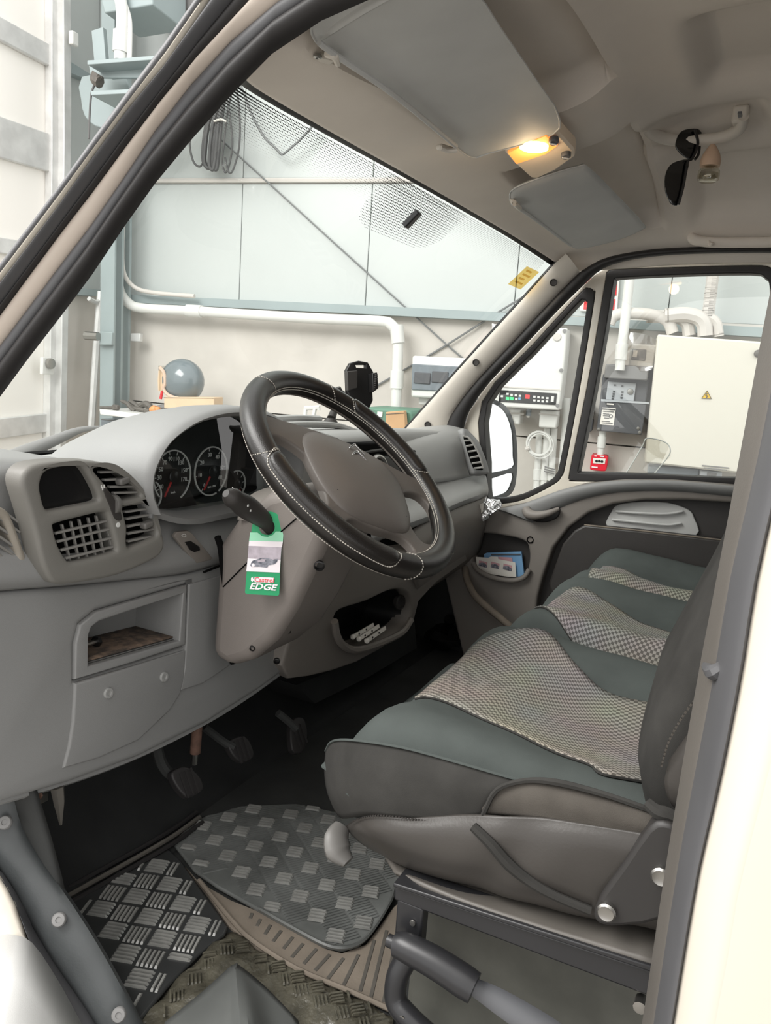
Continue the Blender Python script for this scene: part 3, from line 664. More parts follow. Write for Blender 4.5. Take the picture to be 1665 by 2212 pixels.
# louvre vents
for a, b in zip([(0.172,0.243,0.7),(0.18,0.243,0.688),(0.19,0.243,0.677),(0.198,0.243,0.667)], [(0.212,0.243,0.698),(0.228,0.243,0.686),(0.24,0.243,0.673),(0.248,0.243,0.663)]): slat(a, b, 'slat_grey', pod, .0034, .008)
for a, b in zip([(0.22,0.243,0.636),(0.222,0.243,0.625),(0.224,0.243,0.613),(0.225,0.243,0.602),(0.226,0.243,0.59)], [(0.27,0.243,0.635),(0.274,0.243,0.625),(0.278,0.243,0.613),(0.283,0.243,0.601),(0.286,0.243,0.59)]): slat(a, b, 'slat_grey', pod, .0034, .008)
for p in ((0.209,0.239,0.685), (0.258,0.239,0.612)):
    box('vent_tab', p, (.019, .014, .010), 'lever_grey', pod, ax=((.98, 0, .17), (0, 1, 0), (-.17, 0, .98)), bevel=.003)
# thumb wheel slot
sl = cr([(0.17,0.236,0.675),(0.177,0.236,0.677),(0.192,0.236,0.659),(0.204,0.236,0.637),(0.205,0.236,0.628),(0.198,0.236,0.627),(0.19,0.236,0.633),(0.18,0.236,0.654)], 2, True)
plate('wheel_slot', shift(sl, (0, -.0008, 0)), [], BK, .004, 'dark_plastic', pod, bevel=.001)
lathe('thumb_wheel', V((0.196,0.243,0.651)) - V(.004, 0, 0), (1, 0, 0), [(0, 0), (.014, 0), (.0145, .001), (.0145, .007), (.014, .008), (0, .008)], 'lever_grey', pod, n=20)
lathe('indicator', (0.198,0.236,0.621), BK, [(.0038, 0), (.0036, .001), (0, .0012)], 'print_white', pod, n=12)
for q, p in enumerate([(0.167,0.236,0.681),(0.169,0.236,0.678),(0.172,0.236,0.681)]):
    box('indicator_print', p, (.002, .0006, .005), 'print_white', pod)
# corner vent at the far left
cv_o = cr([(-0.046,0.262,0.686),(0.001,0.262,0.677),(0.03,0.262,0.665),(0.043,0.262,0.652),(0.056,0.262,0.619),(0.066,0.262,0.587),(0.062,0.262,0.574),(0.045,0.262,0.572),(-0.002,0.262,0.576),(-0.05,0.262,0.58)], 3, True)
cv_h = cr([(-0.041,0.262,0.672),(0.001,0.262,0.663),(0.025,0.262,0.652),(0.034,0.262,0.644),(0.044,0.262,0.617),(0.051,0.262,0.596),(0.046,0.262,0.588),(0.025,0.262,0.588),(-0.001,0.262,0.589),(-0.044,0.262,0.592)], 3, True)
cv = plate('corner_vent', cv_o, [cv_h], BK, .03, 'tan_plastic', dash, bevel=.006)
plate('duct_back', inset(shift(cv_h, (0, .026, 0)), -.004), [], BK, .003, 'black_void', cv)
for q in range(8):
    slat(*[(0.046,0.268,1.261)] and (V((-0.008,0.266,0.681)) + V(0, 0, -.0125 * q + .012), V((0.059,0.266,0.617)) + V(0, 0, -.0125 * q + .022)), 'slat_grey', cv, .0034, .006)
# headlamp levelling switch
sw = plate('switch_plate', [(0.331,0.25,0.58),(0.338,0.249,0.586),(0.365,0.249,0.584),(0.375,0.25,0.578),(0.429,0.25,0.525),(0.424,0.25,0.522),(0.388,0.25,0.523),(0.382,0.25,0.528)], [], BK, .006, 'dash_warm', dash, bevel=.002)
plate('wheel_slot', [(0.356,0.248,0.566),(0.369,0.248,0.566),(0.391,0.248,0.552),(0.393,0.248,0.546),(0.379,0.248,0.545),(0.368,0.248,0.551)], [], BK, .003, 'black_plastic', sw)
for q, (a, b) in enumerate(zip([(0.357,0.248,0.564),(0.362,0.248,0.56),(0.367,0.248,0.556),(0.371,0.248,0.552)], [(0.371,0.248,0.565),(0.376,0.248,0.561),(0.382,0.248,0.556),(0.386,0.248,0.552)])): slat(a, b, 'slat_grey', sw, .0016, .003, 'knurl')
tube('lamp_symbol', [(0.345,0.247,0.58),(0.352,0.247,0.581),(0.357,0.247,0.577),(0.35,0.247,0.576)], .0005, 'print_white', sw, n=5, k=1, closed=True)

# ---- instrument hood and gauges
HY = .235
hl_o = [V(p) for p in [(0.267,0.235,0.627),(0.251,0.235,0.656),(0.249,0.235,0.681),(0.256,0.235,0.705),(0.279,0.235,0.735),(0.324,0.235,0.764),(0.384,0.235,0.783),(0.463,0.235,0.79)]]
hl_i = [V(p) for p in [(0.283,0.235,0.626),(0.27,0.235,0.65),(0.266,0.235,0.672),(0.273,0.235,0.701),(0.304,0.235,0.739),(0.362,0.235,0.764),(0.413,0.235,0.772),(0.464,0.235,0.774)]]
def mirror(half, cx): return half + [Vector((2 * cx - p.x, p.y, p.z)) for p in half[-2::-1]]
CX = hl_o[-1].x
HO = cr(mirror(hl_o, CX), 4); HI = cr(mirror(hl_i, CX), 4)
zc = .64
def sink(p, dy, k, dz): return Vector((CX + (p.x - CX) * k, p.y + dy, zc + (p.z - zc) * k + dz))
rings = []
for o, i in zip(HO, HI):
    m_ = (o + i) / 2
    rings.append([i + Vector((0, .085, -.004)) - (o - i) * .3, i + Vector((0, .03, 0)) , i, i.lerp(o, .2) + Vector((0, -.006, 0)), m_ + Vector((0, -.009, .0)), i.lerp(o, .85) + Vector((0, -.004, 0)), o + Vector((0, .006, .001)),
                  sink(o, .04, 1.0, .001), sink(o, .09, .985, -.002), sink(o, .14, .96, -.008), sink(o, .20, .93, -.02), sink(o, .28, .90, -.05)])
loft('instrument_hood', rings, 'dash_grey', dash, closed=False, caps=False, smooth=60)
face_y = .31
fa = [Vector((CX + (p.x - CX) * 1.04, face_y, zc + (p.z - zc) * 1.02)) for p in HI]
cl = mobj('gauge_panel', [*fa, Vector((CX, face_y, .58))], [(j, j + 1, len(fa)) for j in range(len(fa) - 1)] + [(len(fa) - 1, 0, len(fa))], 'gauge_black', dash, solid=.004)
bm_ = [V(p) for p in [(0.268,0.236,0.63),(0.286,0.238,0.627),(0.327,0.243,0.613),(0.385,0.245,0.602),(0.477,0.25,0.6),(0.603,0.25,0.599),(0.788,0.25,0.601)]]
bead('gauge_sill', bm_, [p + Vector((.0, .075, .006)) for p in bm_], (0, -.3, 1), .006, 'dash_grey', dash)
def ring(name, c, r, a0, a1, w, m, parent, n=48, y=0.0):
    c = Vector(c); vs = []; fs = []
    for q in range(n + 1):
        a = math.radians(a0 + (a1 - a0) * q / n)
        for rr, dy in ((r - w, 0), (r - w, -.002), (r, -.002), (r, 0)): vs.append(c + Vector((rr * math.cos(a), dy + y, rr * math.sin(a))))
    for q in range(n):
        for s in range(4): fs.append((q * 4 + s, q * 4 + (s + 1) % 4, q * 4 + 4 + (s + 1) % 4, q * 4 + 4 + s))
    return mobj(name, vs, fs, m, parent, smooth=30)
gy = .3045
gc = V((0.483,0.305,0.668)); gs = V((0.382,0.304,0.668)); RG = .0455
def gauge(c, r, nums, a0, a1, tsize, needle, unit=None, ua=None):
    g = ring('gauge_ring', c, r, a0, a1, .0024, 'print_white', cl)
    for q, (s, a) in enumerate(nums):
        aa = math.radians(a); d = Vector((math.cos(aa), 0, math.sin(aa)))
        slat(c + d * (r - .001), c + d * (r - .009), 'print_white', g, .0014, .001, 'tick')
        if s: text('numeral', s, c + d * (r - .0155), tsize, BK, 'print_white', g)
    aa = math.radians(needle); d = Vector((math.cos(aa), 0, math.sin(aa))); u = Vector((-d.z, 0, d.x))
    prism('needle', [c + d * .006 + u * .0022 - V(0, .003, 0), c + d * (r * .86) + u * .0016 - V(0, .003, 0), c + d * (r * .86) - u * .0016 - V(0, .003, 0), c + d * .006 - u * .0022 - V(0, .003, 0)], (0, -.001, 0), 'needle_red', g, smooth=0)
    lathe('needle_cap', c - V(0, .002, 0), BK, [(.011, 0), (.011, .003), (.009, .005), (0, .006)], 'gauge_black', g, n=18)
    if unit: text('unit_print', unit, c + V(.002, -.001, -r * .62), .0055, BK, 'print_white', g)
    return g
gauge(gs, RG, [('10', 212), ('30', 180), ('50', 153), ('70', 126), ('90', 99), ('110', 72), ('130', 45), ('150', 14), ('170', -16)], 226, -62, .0105, 238, 'km/h')
gauge(gc, RG, [('0', 236), ('10', 190), ('20', 145), ('30', 98), ('40', 55), ('50', 8), ('60', -28)], 290, -60, .0105, 236, 'rpm x100')
g3 = V((0.556,0.304,0.637))
gauge(g3, .027, [('', 80), ('', 40), ('', 5), ('', -30)], 110, -70, .006, -60)
g4 = V((0.33,0.304,0.639))
gauge(g4, .027, [('', 80), ('', 40)], 60, -70, .006, -60)
# black divider shades on the gauge panel
gw_ = [Vector((p.x, .285, p.z)) for p in HI]
mobj('gauge_window', [*gw_, Vector((CX, .285, .58))], [(j, j + 1, len(gw_)) for j in range(len(gw_) - 1)] + [(len(gw_) - 1, 0, len(gw_))], 'cluster_glass', cl)

# ---- dash top running under the windscreen
patch('dash_top', [[(.04,.47,.665),(.3,.60,.66),(.6,.655,.655),(.9,.67,.65),(1.2,.65,.652),(1.45,.585,.656),(1.66,.47,.66)],
                   [(.04,.40,.665),(.3,.52,.672),(.6,.56,.68),(.9,.55,.688),(1.2,.53,.686),(1.45,.49,.682),(1.66,.42,.672)],
                   [(.04,.36,.665),(.3,.46,.675),(.6,.47,.695),(.9,.43,.706),(1.2,.42,.70),(1.45,.38,.694),(1.66,.34,.68)],
                   [(.04,.34,.66),(.3,.44,.67),(.6,.43,.69),(.9,.34,.70),(1.2,.34,.695),(1.45,.33,.69),(1.66,.30,.675)],
                   [(.04,.33,.64),(.3,.43,.64),(.6,.42,.64),(.9,.33,.66),(1.2,.33,.65),(1.45,.32,.64),(1.66,.29,.62)]], 'dash_light', dash, k=4, thick=.01, fn=None)
# stepped centre binnacle seen through the wheel
cb = prism('centre_top', [(0.617,0.3,0.724),(0.679,0.3,0.731),(0.835,0.3,0.729),(0.926,0.3,0.71),(0.984,0.3,0.674),(1.001,0.3,0.531),(0.627,0.3,0.57)], (0, .12, 0), 'dash_light', dash, bevel=.012, bseg=3)
tube('top_ridge', [(0.75,0.4,0.728),(0.892,0.4,0.731),(1.057,0.4,0.724),(1.117,0.38,0.711),(1.182,0.36,0.692)], .008, 'dash_light', dash, n=8)
tube('top_ridge', [(0.91,0.52,0.729),(1.068,0.52,0.73),(1.18,0.52,0.725)], .010, 'dash_light', dash, n=8)
# open slot with radio edge right of it
prism('radio_slot', [(0.937,0.288,0.681),(0.983,0.288,0.694),(1.177,0.288,0.687),(1.326,0.288,0.635),(1.374,0.288,0.538),(1.068,0.288,0.571)], (0, .05, 0), 'black_void', dash, bevel=.004)
rd = prism('radio_face', [(0.992,0.283,0.636),(1.083,0.283,0.658),(1.314,0.283,0.643),(1.352,0.283,0.515),(1.002,0.283,0.556)], (0, .03, 0), 'black_plastic', dash, bevel=.004)
tube('radio_bar', [(0.955,0.28,0.667),(1.087,0.28,0.673),(1.291,0.28,0.657)], .004, 'black_plastic', rd, n=6)
tube('radio_clip', [(1.041,0.279,0.644),(1.068,0.279,0.659),(1.103,0.279,0.651),(1.13,0.279,0.626)], .006, 'steel', rd, n=8)
# ---- passenger side: arched pod with side vent, shelf and glovebox
patch('passenger_pod', [[(1.387,0.44,0.665),(1.596,0.42,0.677),(1.768,0.4,0.687),(1.831,0.385,0.693)], [(1.308,0.38,0.667),(1.486,0.36,0.679),(1.666,0.34,0.688),(1.735,0.33,0.691)], [(1.25,0.33,0.654),(1.405,0.31,0.66),(1.595,0.295,0.665),(1.677,0.29,0.669)], [(1.238,0.3,0.621),(1.391,0.285,0.617),(1.594,0.275,0.618),(1.674,0.27,0.62)], [(1.244,0.285,0.572),(1.405,0.275,0.561),(1.618,0.268,0.556),(1.692,0.262,0.559)]], 'dash_light', dash, k=4, thick=.02)
sv = patch('side_vent', [[(1.6,0.285,0.702),(1.625,0.279,0.694),(1.64,0.268,0.673)], [(1.6,0.262,0.647),(1.64,0.251,0.658),(1.655,0.237,0.644)], [(1.6,0.245,0.599),(1.64,0.227,0.605),(1.66,0.214,0.598)], [(1.6,0.233,0.57),(1.63,0.214,0.567),(1.655,0.205,0.57)]], 'dash_grey', dash, k=4, thick=.02)
dk = plate('vent_grille', cr([(1.585,0.26,0.691),(1.585,0.244,0.685),(1.585,0.224,0.666),(1.585,0.203,0.633),(1.585,0.186,0.597),(1.585,0.196,0.591),(1.585,0.217,0.594),(1.585,0.236,0.63),(1.585,0.25,0.664)], 2, True), [], (-1, 0, 0), .004, 'black_void', sv)
for a, b in zip([(1.578,0.251,0.675),(1.578,0.243,0.659),(1.578,0.236,0.643),(1.578,0.228,0.625),(1.578,0.22,0.609),(1.578,0.212,0.595)], [(1.578,0.232,0.678),(1.578,0.22,0.666),(1.578,0.209,0.65),(1.578,0.2,0.634),(1.578,0.191,0.617),(1.578,0.184,0.602)]):
    tube('slat', [a, b], .0032, 'slat_grey', sv, n=6, k=1)
tube('grille_edge', [(1.576,0.256,0.689),(1.576,0.237,0.685),(1.576,0.217,0.665),(1.576,0.197,0.635),(1.576,0.181,0.599)], .0032, 'slat_grey', sv, n=6)
patch('glovebox_shelf', [[(0.971,0.285,0.565),(1.274,0.285,0.562),(1.528,0.285,0.565),(1.725,0.28,0.563),(1.769,0.25,0.559)], [(0.96,0.25,0.521),(1.265,0.25,0.53),(1.504,0.25,0.541),(1.687,0.24,0.547),(1.719,0.225,0.546)], [(0.917,0.2,0.502),(1.221,0.2,0.507),(1.425,0.2,0.518),(1.609,0.2,0.522),(1.672,0.205,0.52)], [(0.929,0.205,0.483),(1.235,0.205,0.49),(1.44,0.205,0.502),(1.626,0.205,0.506),(1.685,0.21,0.506)]], 'dash_light', dash, k=4, thick=.012)
gb = patch('glovebox_lid', [[(1.146,0.214,0.462),(1.252,0.212,0.481),(1.37,0.21,0.491),(1.508,0.21,0.495),(1.692,0.212,0.499)], [(1.121,0.192,0.424),(1.227,0.19,0.438),(1.349,0.19,0.449),(1.504,0.19,0.454),(1.651,0.195,0.45)], [(1.161,0.2,0.363),(1.261,0.2,0.371),(1.371,0.2,0.377),(1.547,0.2,0.382),(1.657,0.2,0.383)], [(1.252,0.23,0.281),(1.347,0.232,0.286),(1.435,0.235,0.289),(1.629,0.24,0.291),(1.728,0.235,0.299)], [(1.448,0.31,0.207),(1.531,0.31,0.217),(1.619,0.31,0.222),(1.773,0.31,0.234),(1.878,0.31,0.242)]], 'dash_warm', dash, k=4, thick=.01)
tube('lid_gap', [(1.355,0.204,0.498),(1.491,0.204,0.502),(1.671,0.205,0.507)], .0035, 'black_void', dash, n=6)
tube('lid_line', [(1.373,0.188,0.467),(1.415,0.188,0.464),(1.421,0.19,0.411),(1.437,0.2,0.351)], .0012, 'black_void', gb, n=6, k=1)
# centre console with an open cubby
con = [(0.608,0.2142,0.2735),(0.6302,0.2018,0.3769),(0.7167,0.1946,0.4364),(0.8232,0.1916,0.4615),(1.1157,0.1961,0.4238),(1.513,0.2014,0.3801),(1.5901,0.2102,0.3065),(1.3553,0.2134,0.28),(1.2598,0.217,0.2501),(1.2528,0.2233,0.1973),(1.1891,0.2257,0.1772),(1.0603,0.2269,0.1673),(0.94,0.2263,0.1722),(0.8286,0.2244,0.1882),(0.7267,0.2218,0.2098),(0.6425,0.2191,0.2329)]
cbh = cr([(0.7916,0.2082,0.323),(0.8114,0.206,0.3418),(0.9306,0.2072,0.3319),(1.062,0.2074,0.3302),(1.1507,0.2103,0.3056),(1.2043,0.2153,0.2639),(1.2198,0.2214,0.2131),(1.1791,0.2244,0.1881),(1.0498,0.2235,0.196),(0.931,0.2215,0.2125),(0.8637,0.2182,0.2403),(0.8219,0.2139,0.2757)], 3, True)
cons = plate('centre_console', con, [cbh], (0, -1, -.12), .05, 'dash_warm', dash, bevel=.008)
c2 = shift(cbh, (0, .03, 0)); cc_ = sum(c2, Vector()) / len(c2)
loft('cubby_liner', [c2, [cc_.lerp(p, .92) + Vector((.0, .10, 0)) for p in c2], [cc_ + Vector((0, .102, 0))] * len(c2)], 'black_plastic', cons, caps=False, smooth=30)
tube('cubby_lip', [(0.7793,0.2009,0.3258),(0.8043,0.2061,0.2825),(0.8508,0.2108,0.2437),(0.9181,0.2142,0.2147),(1.037,0.2166,0.1953),(1.1649,0.2174,0.1884),(1.2112,0.2145,0.2129)], .009, 'dash_warm', cons, n=8)
lathe('ignition_socket', (1.181,0.24,0.264), (-.2, -1, .1), [(.020, 0), (.020, .006), (.015, .008), (.014, -.01), (0, -.01)], 'dark_plastic', cons, n=18)
# dark panel standing in for the shade under the console
prism('console_shade', [(0.794,0.3,0.147),(1.004,0.3,0.124),(1.286,0.3,0.13),(1.424,0.3,0.135),(1.457,0.3,0.037),(1.16,0.3,0.046),(0.879,0.3,0.07)], (0, .12, 0), 'carpet_dark', dash)
# dust trim under the left corner
br = box('corner_bracket', (0.085,0.273,0.228), (.02, .02, .014), 'steel', dash, bevel=.002)
lathe('bracket_bolt', V((0.075,0.258,0.242)), (-1, -.3, 0), [(.006, 0), (.006, .004), (0, .005)], 'rust', br, n=8)
tube('loom_tail', [(0.1,0.251,0.244),(0.1,0.247,0.22),(0.1,0.244,0.186)], [.010, .008, .002], 'dusty_groove', dash, n=6)

# ================================================================ steering column, wheel, stalk, tag
WC = V(.471, 0, .708); _a = math.radians(48.07)
WNRM = V(0, -math.cos(_a), math.sin(_a)); E1 = V(1, 0, 0); E2 = V(0, math.sin(_a), math.cos(_a))
ROT = math.radians(-30)
def wpt(u, v, off=0.0):      # wheel-frame point, turned clockwise
    x = u * math.cos(ROT) - v * math.sin(ROT); y = u * math.sin(ROT) + v * math.cos(ROT)
    return WC + E1 * x + E2 * y + WNRM * off
sc = thing('steering_column', 'warm grey plastic steering column shroud with black indicator stalk', 'column', (.47, .1, .4))
sp_ = [(.205, .565), (.165, .62), (.11, .665), (.06, .685), (.01, .66), (-.012, .625), (.0, .595), (.05, .48), (.085, .42), (.13, .375), (.175, .352), (.215, .365)]
prof = [V(.385, y, z) for y, z in sp_]
sh = prism('lower_shroud', prof, (.165, 0, 0), 'column_grey', sc, bevel=.022, bseg=4)
tube('shroud_seam', [(0.384,0.189,0.494),(0.384,0.154,0.531),(0.385,0.118,0.569),(0.384,0.049,0.633)], .0011, 'black_void', sh, n=5, k=1)
tube('shroud_gap', [(0.395,0.213,0.575),(0.39,0.2,0.554),(0.392,0.191,0.49),(0.395,0.179,0.385),(0.4,0.175,0.357)], .006, 'black_void', sc, n=6)
for p, r in (((0.4,0.012,0.56), .009), ((0.386,0.125,0.4), .005), ((0.43,0.085,0.427), .005), ((0.47,0.133,0.349), .006)):
    lathe('screw_hole', p, (-1, -.5, -.3), [(r, -.002), (r, .002), (r * .8, .003), (r * .7, -.002), (0, -.002)], 'black_plastic', sh, n=12, caps=False)
# upper cover behind the wheel
up_ = []
for t, w, zt in ((0, .060, 0), (.33, .075, .012), (.66, .085, .014), (1, .092, .006)):
    y = .03 + .13 * t; zb = .615
    up_.append([V(.471 + w * math.cos(PI * q / 12), y, zb + (.042 + zt * .5) * math.sin(PI * q / 12) ** .7) for q in range(13)])
loft('upper_shroud', up_, 'dash_warm', sc, closed=True, smooth=50)
# stalk
stx = cr([(0.405,0.097,0.592),(0.38,0.103,0.619),(0.35,0.109,0.64),(0.315,0.113,0.661),(0.292,0.115,0.674)], 3)
stk = tube('indicator_stalk', stx, [.0105, .0115, .013, .0155, .018, .019, .0150, .016, .006], 'dark_plastic', sc, n=16, k=1)
tube('stalk_line', [p + V(-.006, -.004, .0165) for p in stx[5:11]], .0006, 'print_white', stk, n=5, k=1)
for p in ((0.318,0.093,0.655), (0.318,0.088,0.648)):
    box('stalk_symbol', V(p), (.003, .001, .003), 'print_white', stk)
tube('wiper_stalk', [(.55, .11, .60), (.60, .10, .61), (.66, .09, .625)], [.009, .011, .014, .009], 'dark_plastic', sc, n=12)

# ---- hang tag
TGN = V(-.86, -.46, .16).normalized()
tg = thing('hang_tag', 'green and white oil advertising tag hanging on the indicator stalk', 'tag', (0.3602,0.0874,0.5062))
tl = cr([(0.36,0.1177,0.592),(0.3646,0.1179,0.6176),(0.3719,0.1096,0.6328),(0.3804,0.0953,0.6375),(0.3862,0.0821,0.6305),(0.387,0.0746,0.6135),(0.385,0.0722,0.5953)], 3)
card = tl + [V(p) for p in [(0.3837,0.0739,0.5937),(0.3771,0.0703,0.5478),(0.3719,0.0663,0.5085),(0.3706,0.068,0.5061),(0.347,0.1121,0.5059),(0.3462,0.1143,0.5079),(0.3541,0.1172,0.559),(0.359,0.1187,0.5897)]]
hole = cr([(0.3695,0.1089,0.6182),(0.3757,0.1003,0.6262),(0.3803,0.0899,0.6211),(0.3802,0.0866,0.6111),(0.3764,0.0906,0.602),(0.3717,0.0988,0.6007),(0.3688,0.1059,0.6053)], 3, True)
plate('card', card, [hole], TGN, .0012, 'tag_green', tg)
def tagpatch(name, pts, m, par=None, lift=.0008): return plate(name, shift(pts, TGN * lift), [], TGN, .0004, m, par or tg)
tagpatch('pale_band', [(0.3609,0.1198,0.6028),(0.3665,0.1095,0.6035),(0.3693,0.1024,0.5982),(0.3734,0.0945,0.5973),(0.378,0.0872,0.6015),(0.3807,0.0841,0.6069),(0.3864,0.0738,0.6077),(0.3842,0.0723,0.5916),(0.3587,0.1193,0.5896)], 'tag_pale')
tagpatch('white_band', [(0.3587,0.1193,0.5896),(0.3842,0.0723,0.5916),(0.3825,0.0724,0.5828),(0.3574,0.1189,0.5816)], 'tag_white')
tagpatch('photo_sky', [(0.3574,0.1189,0.5816),(0.3821,0.0731,0.5828),(0.3789,0.0714,0.5609),(0.3543,0.1174,0.5605)], 'tag_photo')
tagpatch('photo_ground', [(0.3544,0.1176,0.5619),(0.3791,0.0716,0.5624),(0.3762,0.0703,0.5427),(0.3511,0.1168,0.5415)], 'tag_white')
tagpatch('photo_car', cr([(0.3555,0.1125,0.5528),(0.3579,0.1101,0.5588),(0.3617,0.1039,0.5615),(0.3658,0.0972,0.5642),(0.3703,0.0887,0.5641),(0.3736,0.082,0.5624),(0.3772,0.0758,0.5643),(0.376,0.0764,0.5591),(0.3734,0.0797,0.5552),(0.369,0.0873,0.5532),(0.3676,0.0887,0.5494),(0.3617,0.0998,0.5501),(0.3558,0.1107,0.5493)], 2, True), 'tag_car', lift=.0013)
tagpatch('car_window', [(0.3614,0.1036,0.5593),(0.3653,0.0976,0.5627),(0.368,0.0924,0.5623),(0.3669,0.0932,0.5586),(0.3619,0.1021,0.5572)], 'tag_photo', lift=.0017)
tagpatch('car_wheel', cr([(0.3566,0.1107,0.5537),(0.3585,0.1075,0.5546),(0.3583,0.1063,0.5503),(0.3565,0.1094,0.5494)], 3, True), 'tag_white', lift=.0017)
tagpatch('logo_badge', cr([(0.3532,0.1087,0.5296),(0.355,0.1067,0.5334),(0.3634,0.0911,0.5338),(0.371,0.0769,0.5341),(0.3698,0.0776,0.5297),(0.3687,0.0784,0.5259),(0.3607,0.0933,0.5256),(0.3537,0.1062,0.5254)], 2, True), 'tag_white')
lr = (V((0.3707,0.0765,0.5312)) - V((0.3532,0.1087,0.5296))).normalized(); lu = TGN.cross(lr)
text('lettering', 'Castrol', V((0.3632,0.0899,0.5295)) + TGN * .0014, .0105, TGN, 'tag_red', tg, depth=.0002, bold=.0001)
text('lettering', 'EDGE', V((0.3605,0.091,0.5184)) + TGN * .001, .0135, TGN, 'tag_white', tg, depth=.0002, shear=.25, xs=1.25, bold=.0004)
for s in (1, -1):
    c0 = V((0.3552,0.1048,0.5292)) + TGN * .0014
    prism('logo_mark', [c0 + lu * (s * .0036) + lr * -.0018, c0 + lu * (s * .0036) + lr * .0018, c0 + lu * (s * .001)], TGN * .0002, 'tag_green', tg, smooth=0)

# ---- steering wheel
sw_ = thing('steering_wheel', 'steering wheel in stitched black leather cover with grey hub', 'steering wheel', tuple(WC))
R0_, r0_ = .195, .0195
def torus_pt(th, ph, rr=r0_):
    d = E1 * math.cos(th) + E2 * math.sin(th)
    return WC + d * (R0_ + rr * math.cos(ph)) + WNRM * (rr * math.sin(ph))
NT = 120
rim = loft('rim_cover', [[torus_pt(2 * PI * i / NT, 2 * PI * j / 20) for j in range(20)] for i in range(NT + 1)], 'leather_black', sw_, caps=False, smooth=0)
for p in rim.data.polygons: p.use_smooth = True
def rim_panel(t0, t1, p0, p1, m, name='grip_panel'):
    rows = []; K = 40
    for i in range(K + 1):
        s = i / K; th = math.radians(t0 + (t1 - t0) * s)
        e = min(1, min(s, 1 - s) / .09); w = math.sqrt(max(0, 1 - (1 - e) ** 2)); c_ = (p0 + p1) / 2; h = (p1 - p0) / 2
        rows.append([torus_pt(th, math.radians(c_ + h * w * (j / 5 - 1)), r0_ + (.0022 if 0 < j < 10 else -.001) * (1 if 0 < i < K else 0)) for j in range(11)])
    g = patch(name, rows, m, sw_, k=1, smooth=60)
    edge = [r[0] for r in rows] + [r[-1] for r in rows[::-1]]
    return g, rows
def stitches(name, pts, m, parent, r=.0009, duty=.62, step=.0042):
    P = arc_len(pts, max(3, int(sum((b - a).length for a, b in zip(pts, pts[1:])) / step))); vs = []; fs = []
    for a, b in zip(P, P[1:]):
        b = a.lerp(b, duty); t = (b - a).normalized(); u = t.orthogonal().normalized(); v = t.cross(u); k = len(vs)
        for q in (a, b): vs += [q + u * r, q + v * r, q - u * r, q - v * r]
        fs += [(k + s, k + (s + 1) % 4, k + 4 + (s + 1) % 4, k + 4 + s) for s in range(4)]
    return stuff(mobj(name, vs, fs, m, parent, smooth=0, recalc=False))
for t0, t1, p0, p1 in ((168, 240, 25, 150), (-12, 44, 30, 150)):
    g, rows = rim_panel(t0, t1, p0, p1, 'leather_black')
    c_ = (p0 + p1) / 2; h = (p1 - p0) / 2; loop = []
    for side in (1, -1):
        for i in (range(41) if side == 1 else range(40, -1, -1)):
            s = i / 40; e = min(1, min(s, 1 - s) / .09); w = math.sqrt(max(0, 1 - (1 - e) ** 2)); ex = 1.2 / abs(t1 - t0)
            th = math.radians(t0 + (t1 - t0) * (s + (ex if s == 1 else -ex if s == 0 else 0)))
            loop.append(torus_pt(th, math.radians(c_ + side * (h * w + 9)), r0_ + .0009))
    stitches('stitching', loop + [loop[0]], 'stitch', sw_)
stitches('stitching', [torus_pt(2 * PI * i / 200, math.radians(158), r0_ + .0004) for i in range(201)], 'stitch', sw_)
stitches('stitching', [torus_pt(2 * PI * i / 200, math.radians(170), r0_ + .0004) for i in range(201)], 'stitch', sw_)
stitches('stitching', [torus_pt(2 * PI * i / 200, math.radians(-62), r0_ + .0004) for i in range(201)], 'stitch', sw_)
for th in (250, 163, 108, 55):
    stitches('stitching', [torus_pt(math.radians(th + 5 * math.sin(j / 3)), math.radians(-40 + 22 * j), r0_ + .0006) for j in range(10)], 'stitch', sw_, r=.0007)
tube('loose_thread', [torus_pt(math.radians(a), math.radians(b), r0_ + .001) for a, b in ((-72, 40), (-66, 10), (-60, -5), (-55, -12), (-48, 5), (-40, 25))], .0007, 'stitch', sw_, n=5)
# spider: hub plate with four openings
def arcpts(r, a0, a1, n=14): return [wpt(r * math.cos(math.radians(a0 + (a1 - a0) * i / n)), r * math.sin(math.radians(a0 + (a1 - a0) * i / n)), .002) for i in range(n + 1)]
disc = arcpts(.190, 0, 360, 71)[:-1]
top_h = arcpts(.178, 165, 17, 24) + [wpt(x, y, .002) for x, y in ((.12, .056), (.06, .066), (0, .069), (-.06, .066), (-.12, .056))]
rh = cr([wpt(x, y, .002) for x, y in ((.098, -.02), (.13, .0), (.160, .002), (.176, -.02), (.168, -.066), (.142, -.108), (.112, -.122), (.094, -.108), (.092, -.06))], 3, True)
lh = cr([wpt(-x, y, .002) for x, y in ((.098, -.02), (.13, .0), (.160, .002), (.176, -.02), (.168, -.066), (.142, -.108), (.112, -.122), (.094, -.108), (.092, -.06))], 3, True)
bh = cr([wpt(x, y, .002) for x, y in ((-.05, -.128), (0, -.132), (.05, -.128), (.072, -.148), (.05, -.168), (0, -.176), (-.05, -.168), (-.072, -.148))], 3, True)
plate('spokes', disc, [top_h, rh, lh, bh], WNRM, .014, 'wheel_plastic', sw_, bevel=.005, up=tuple(E2))
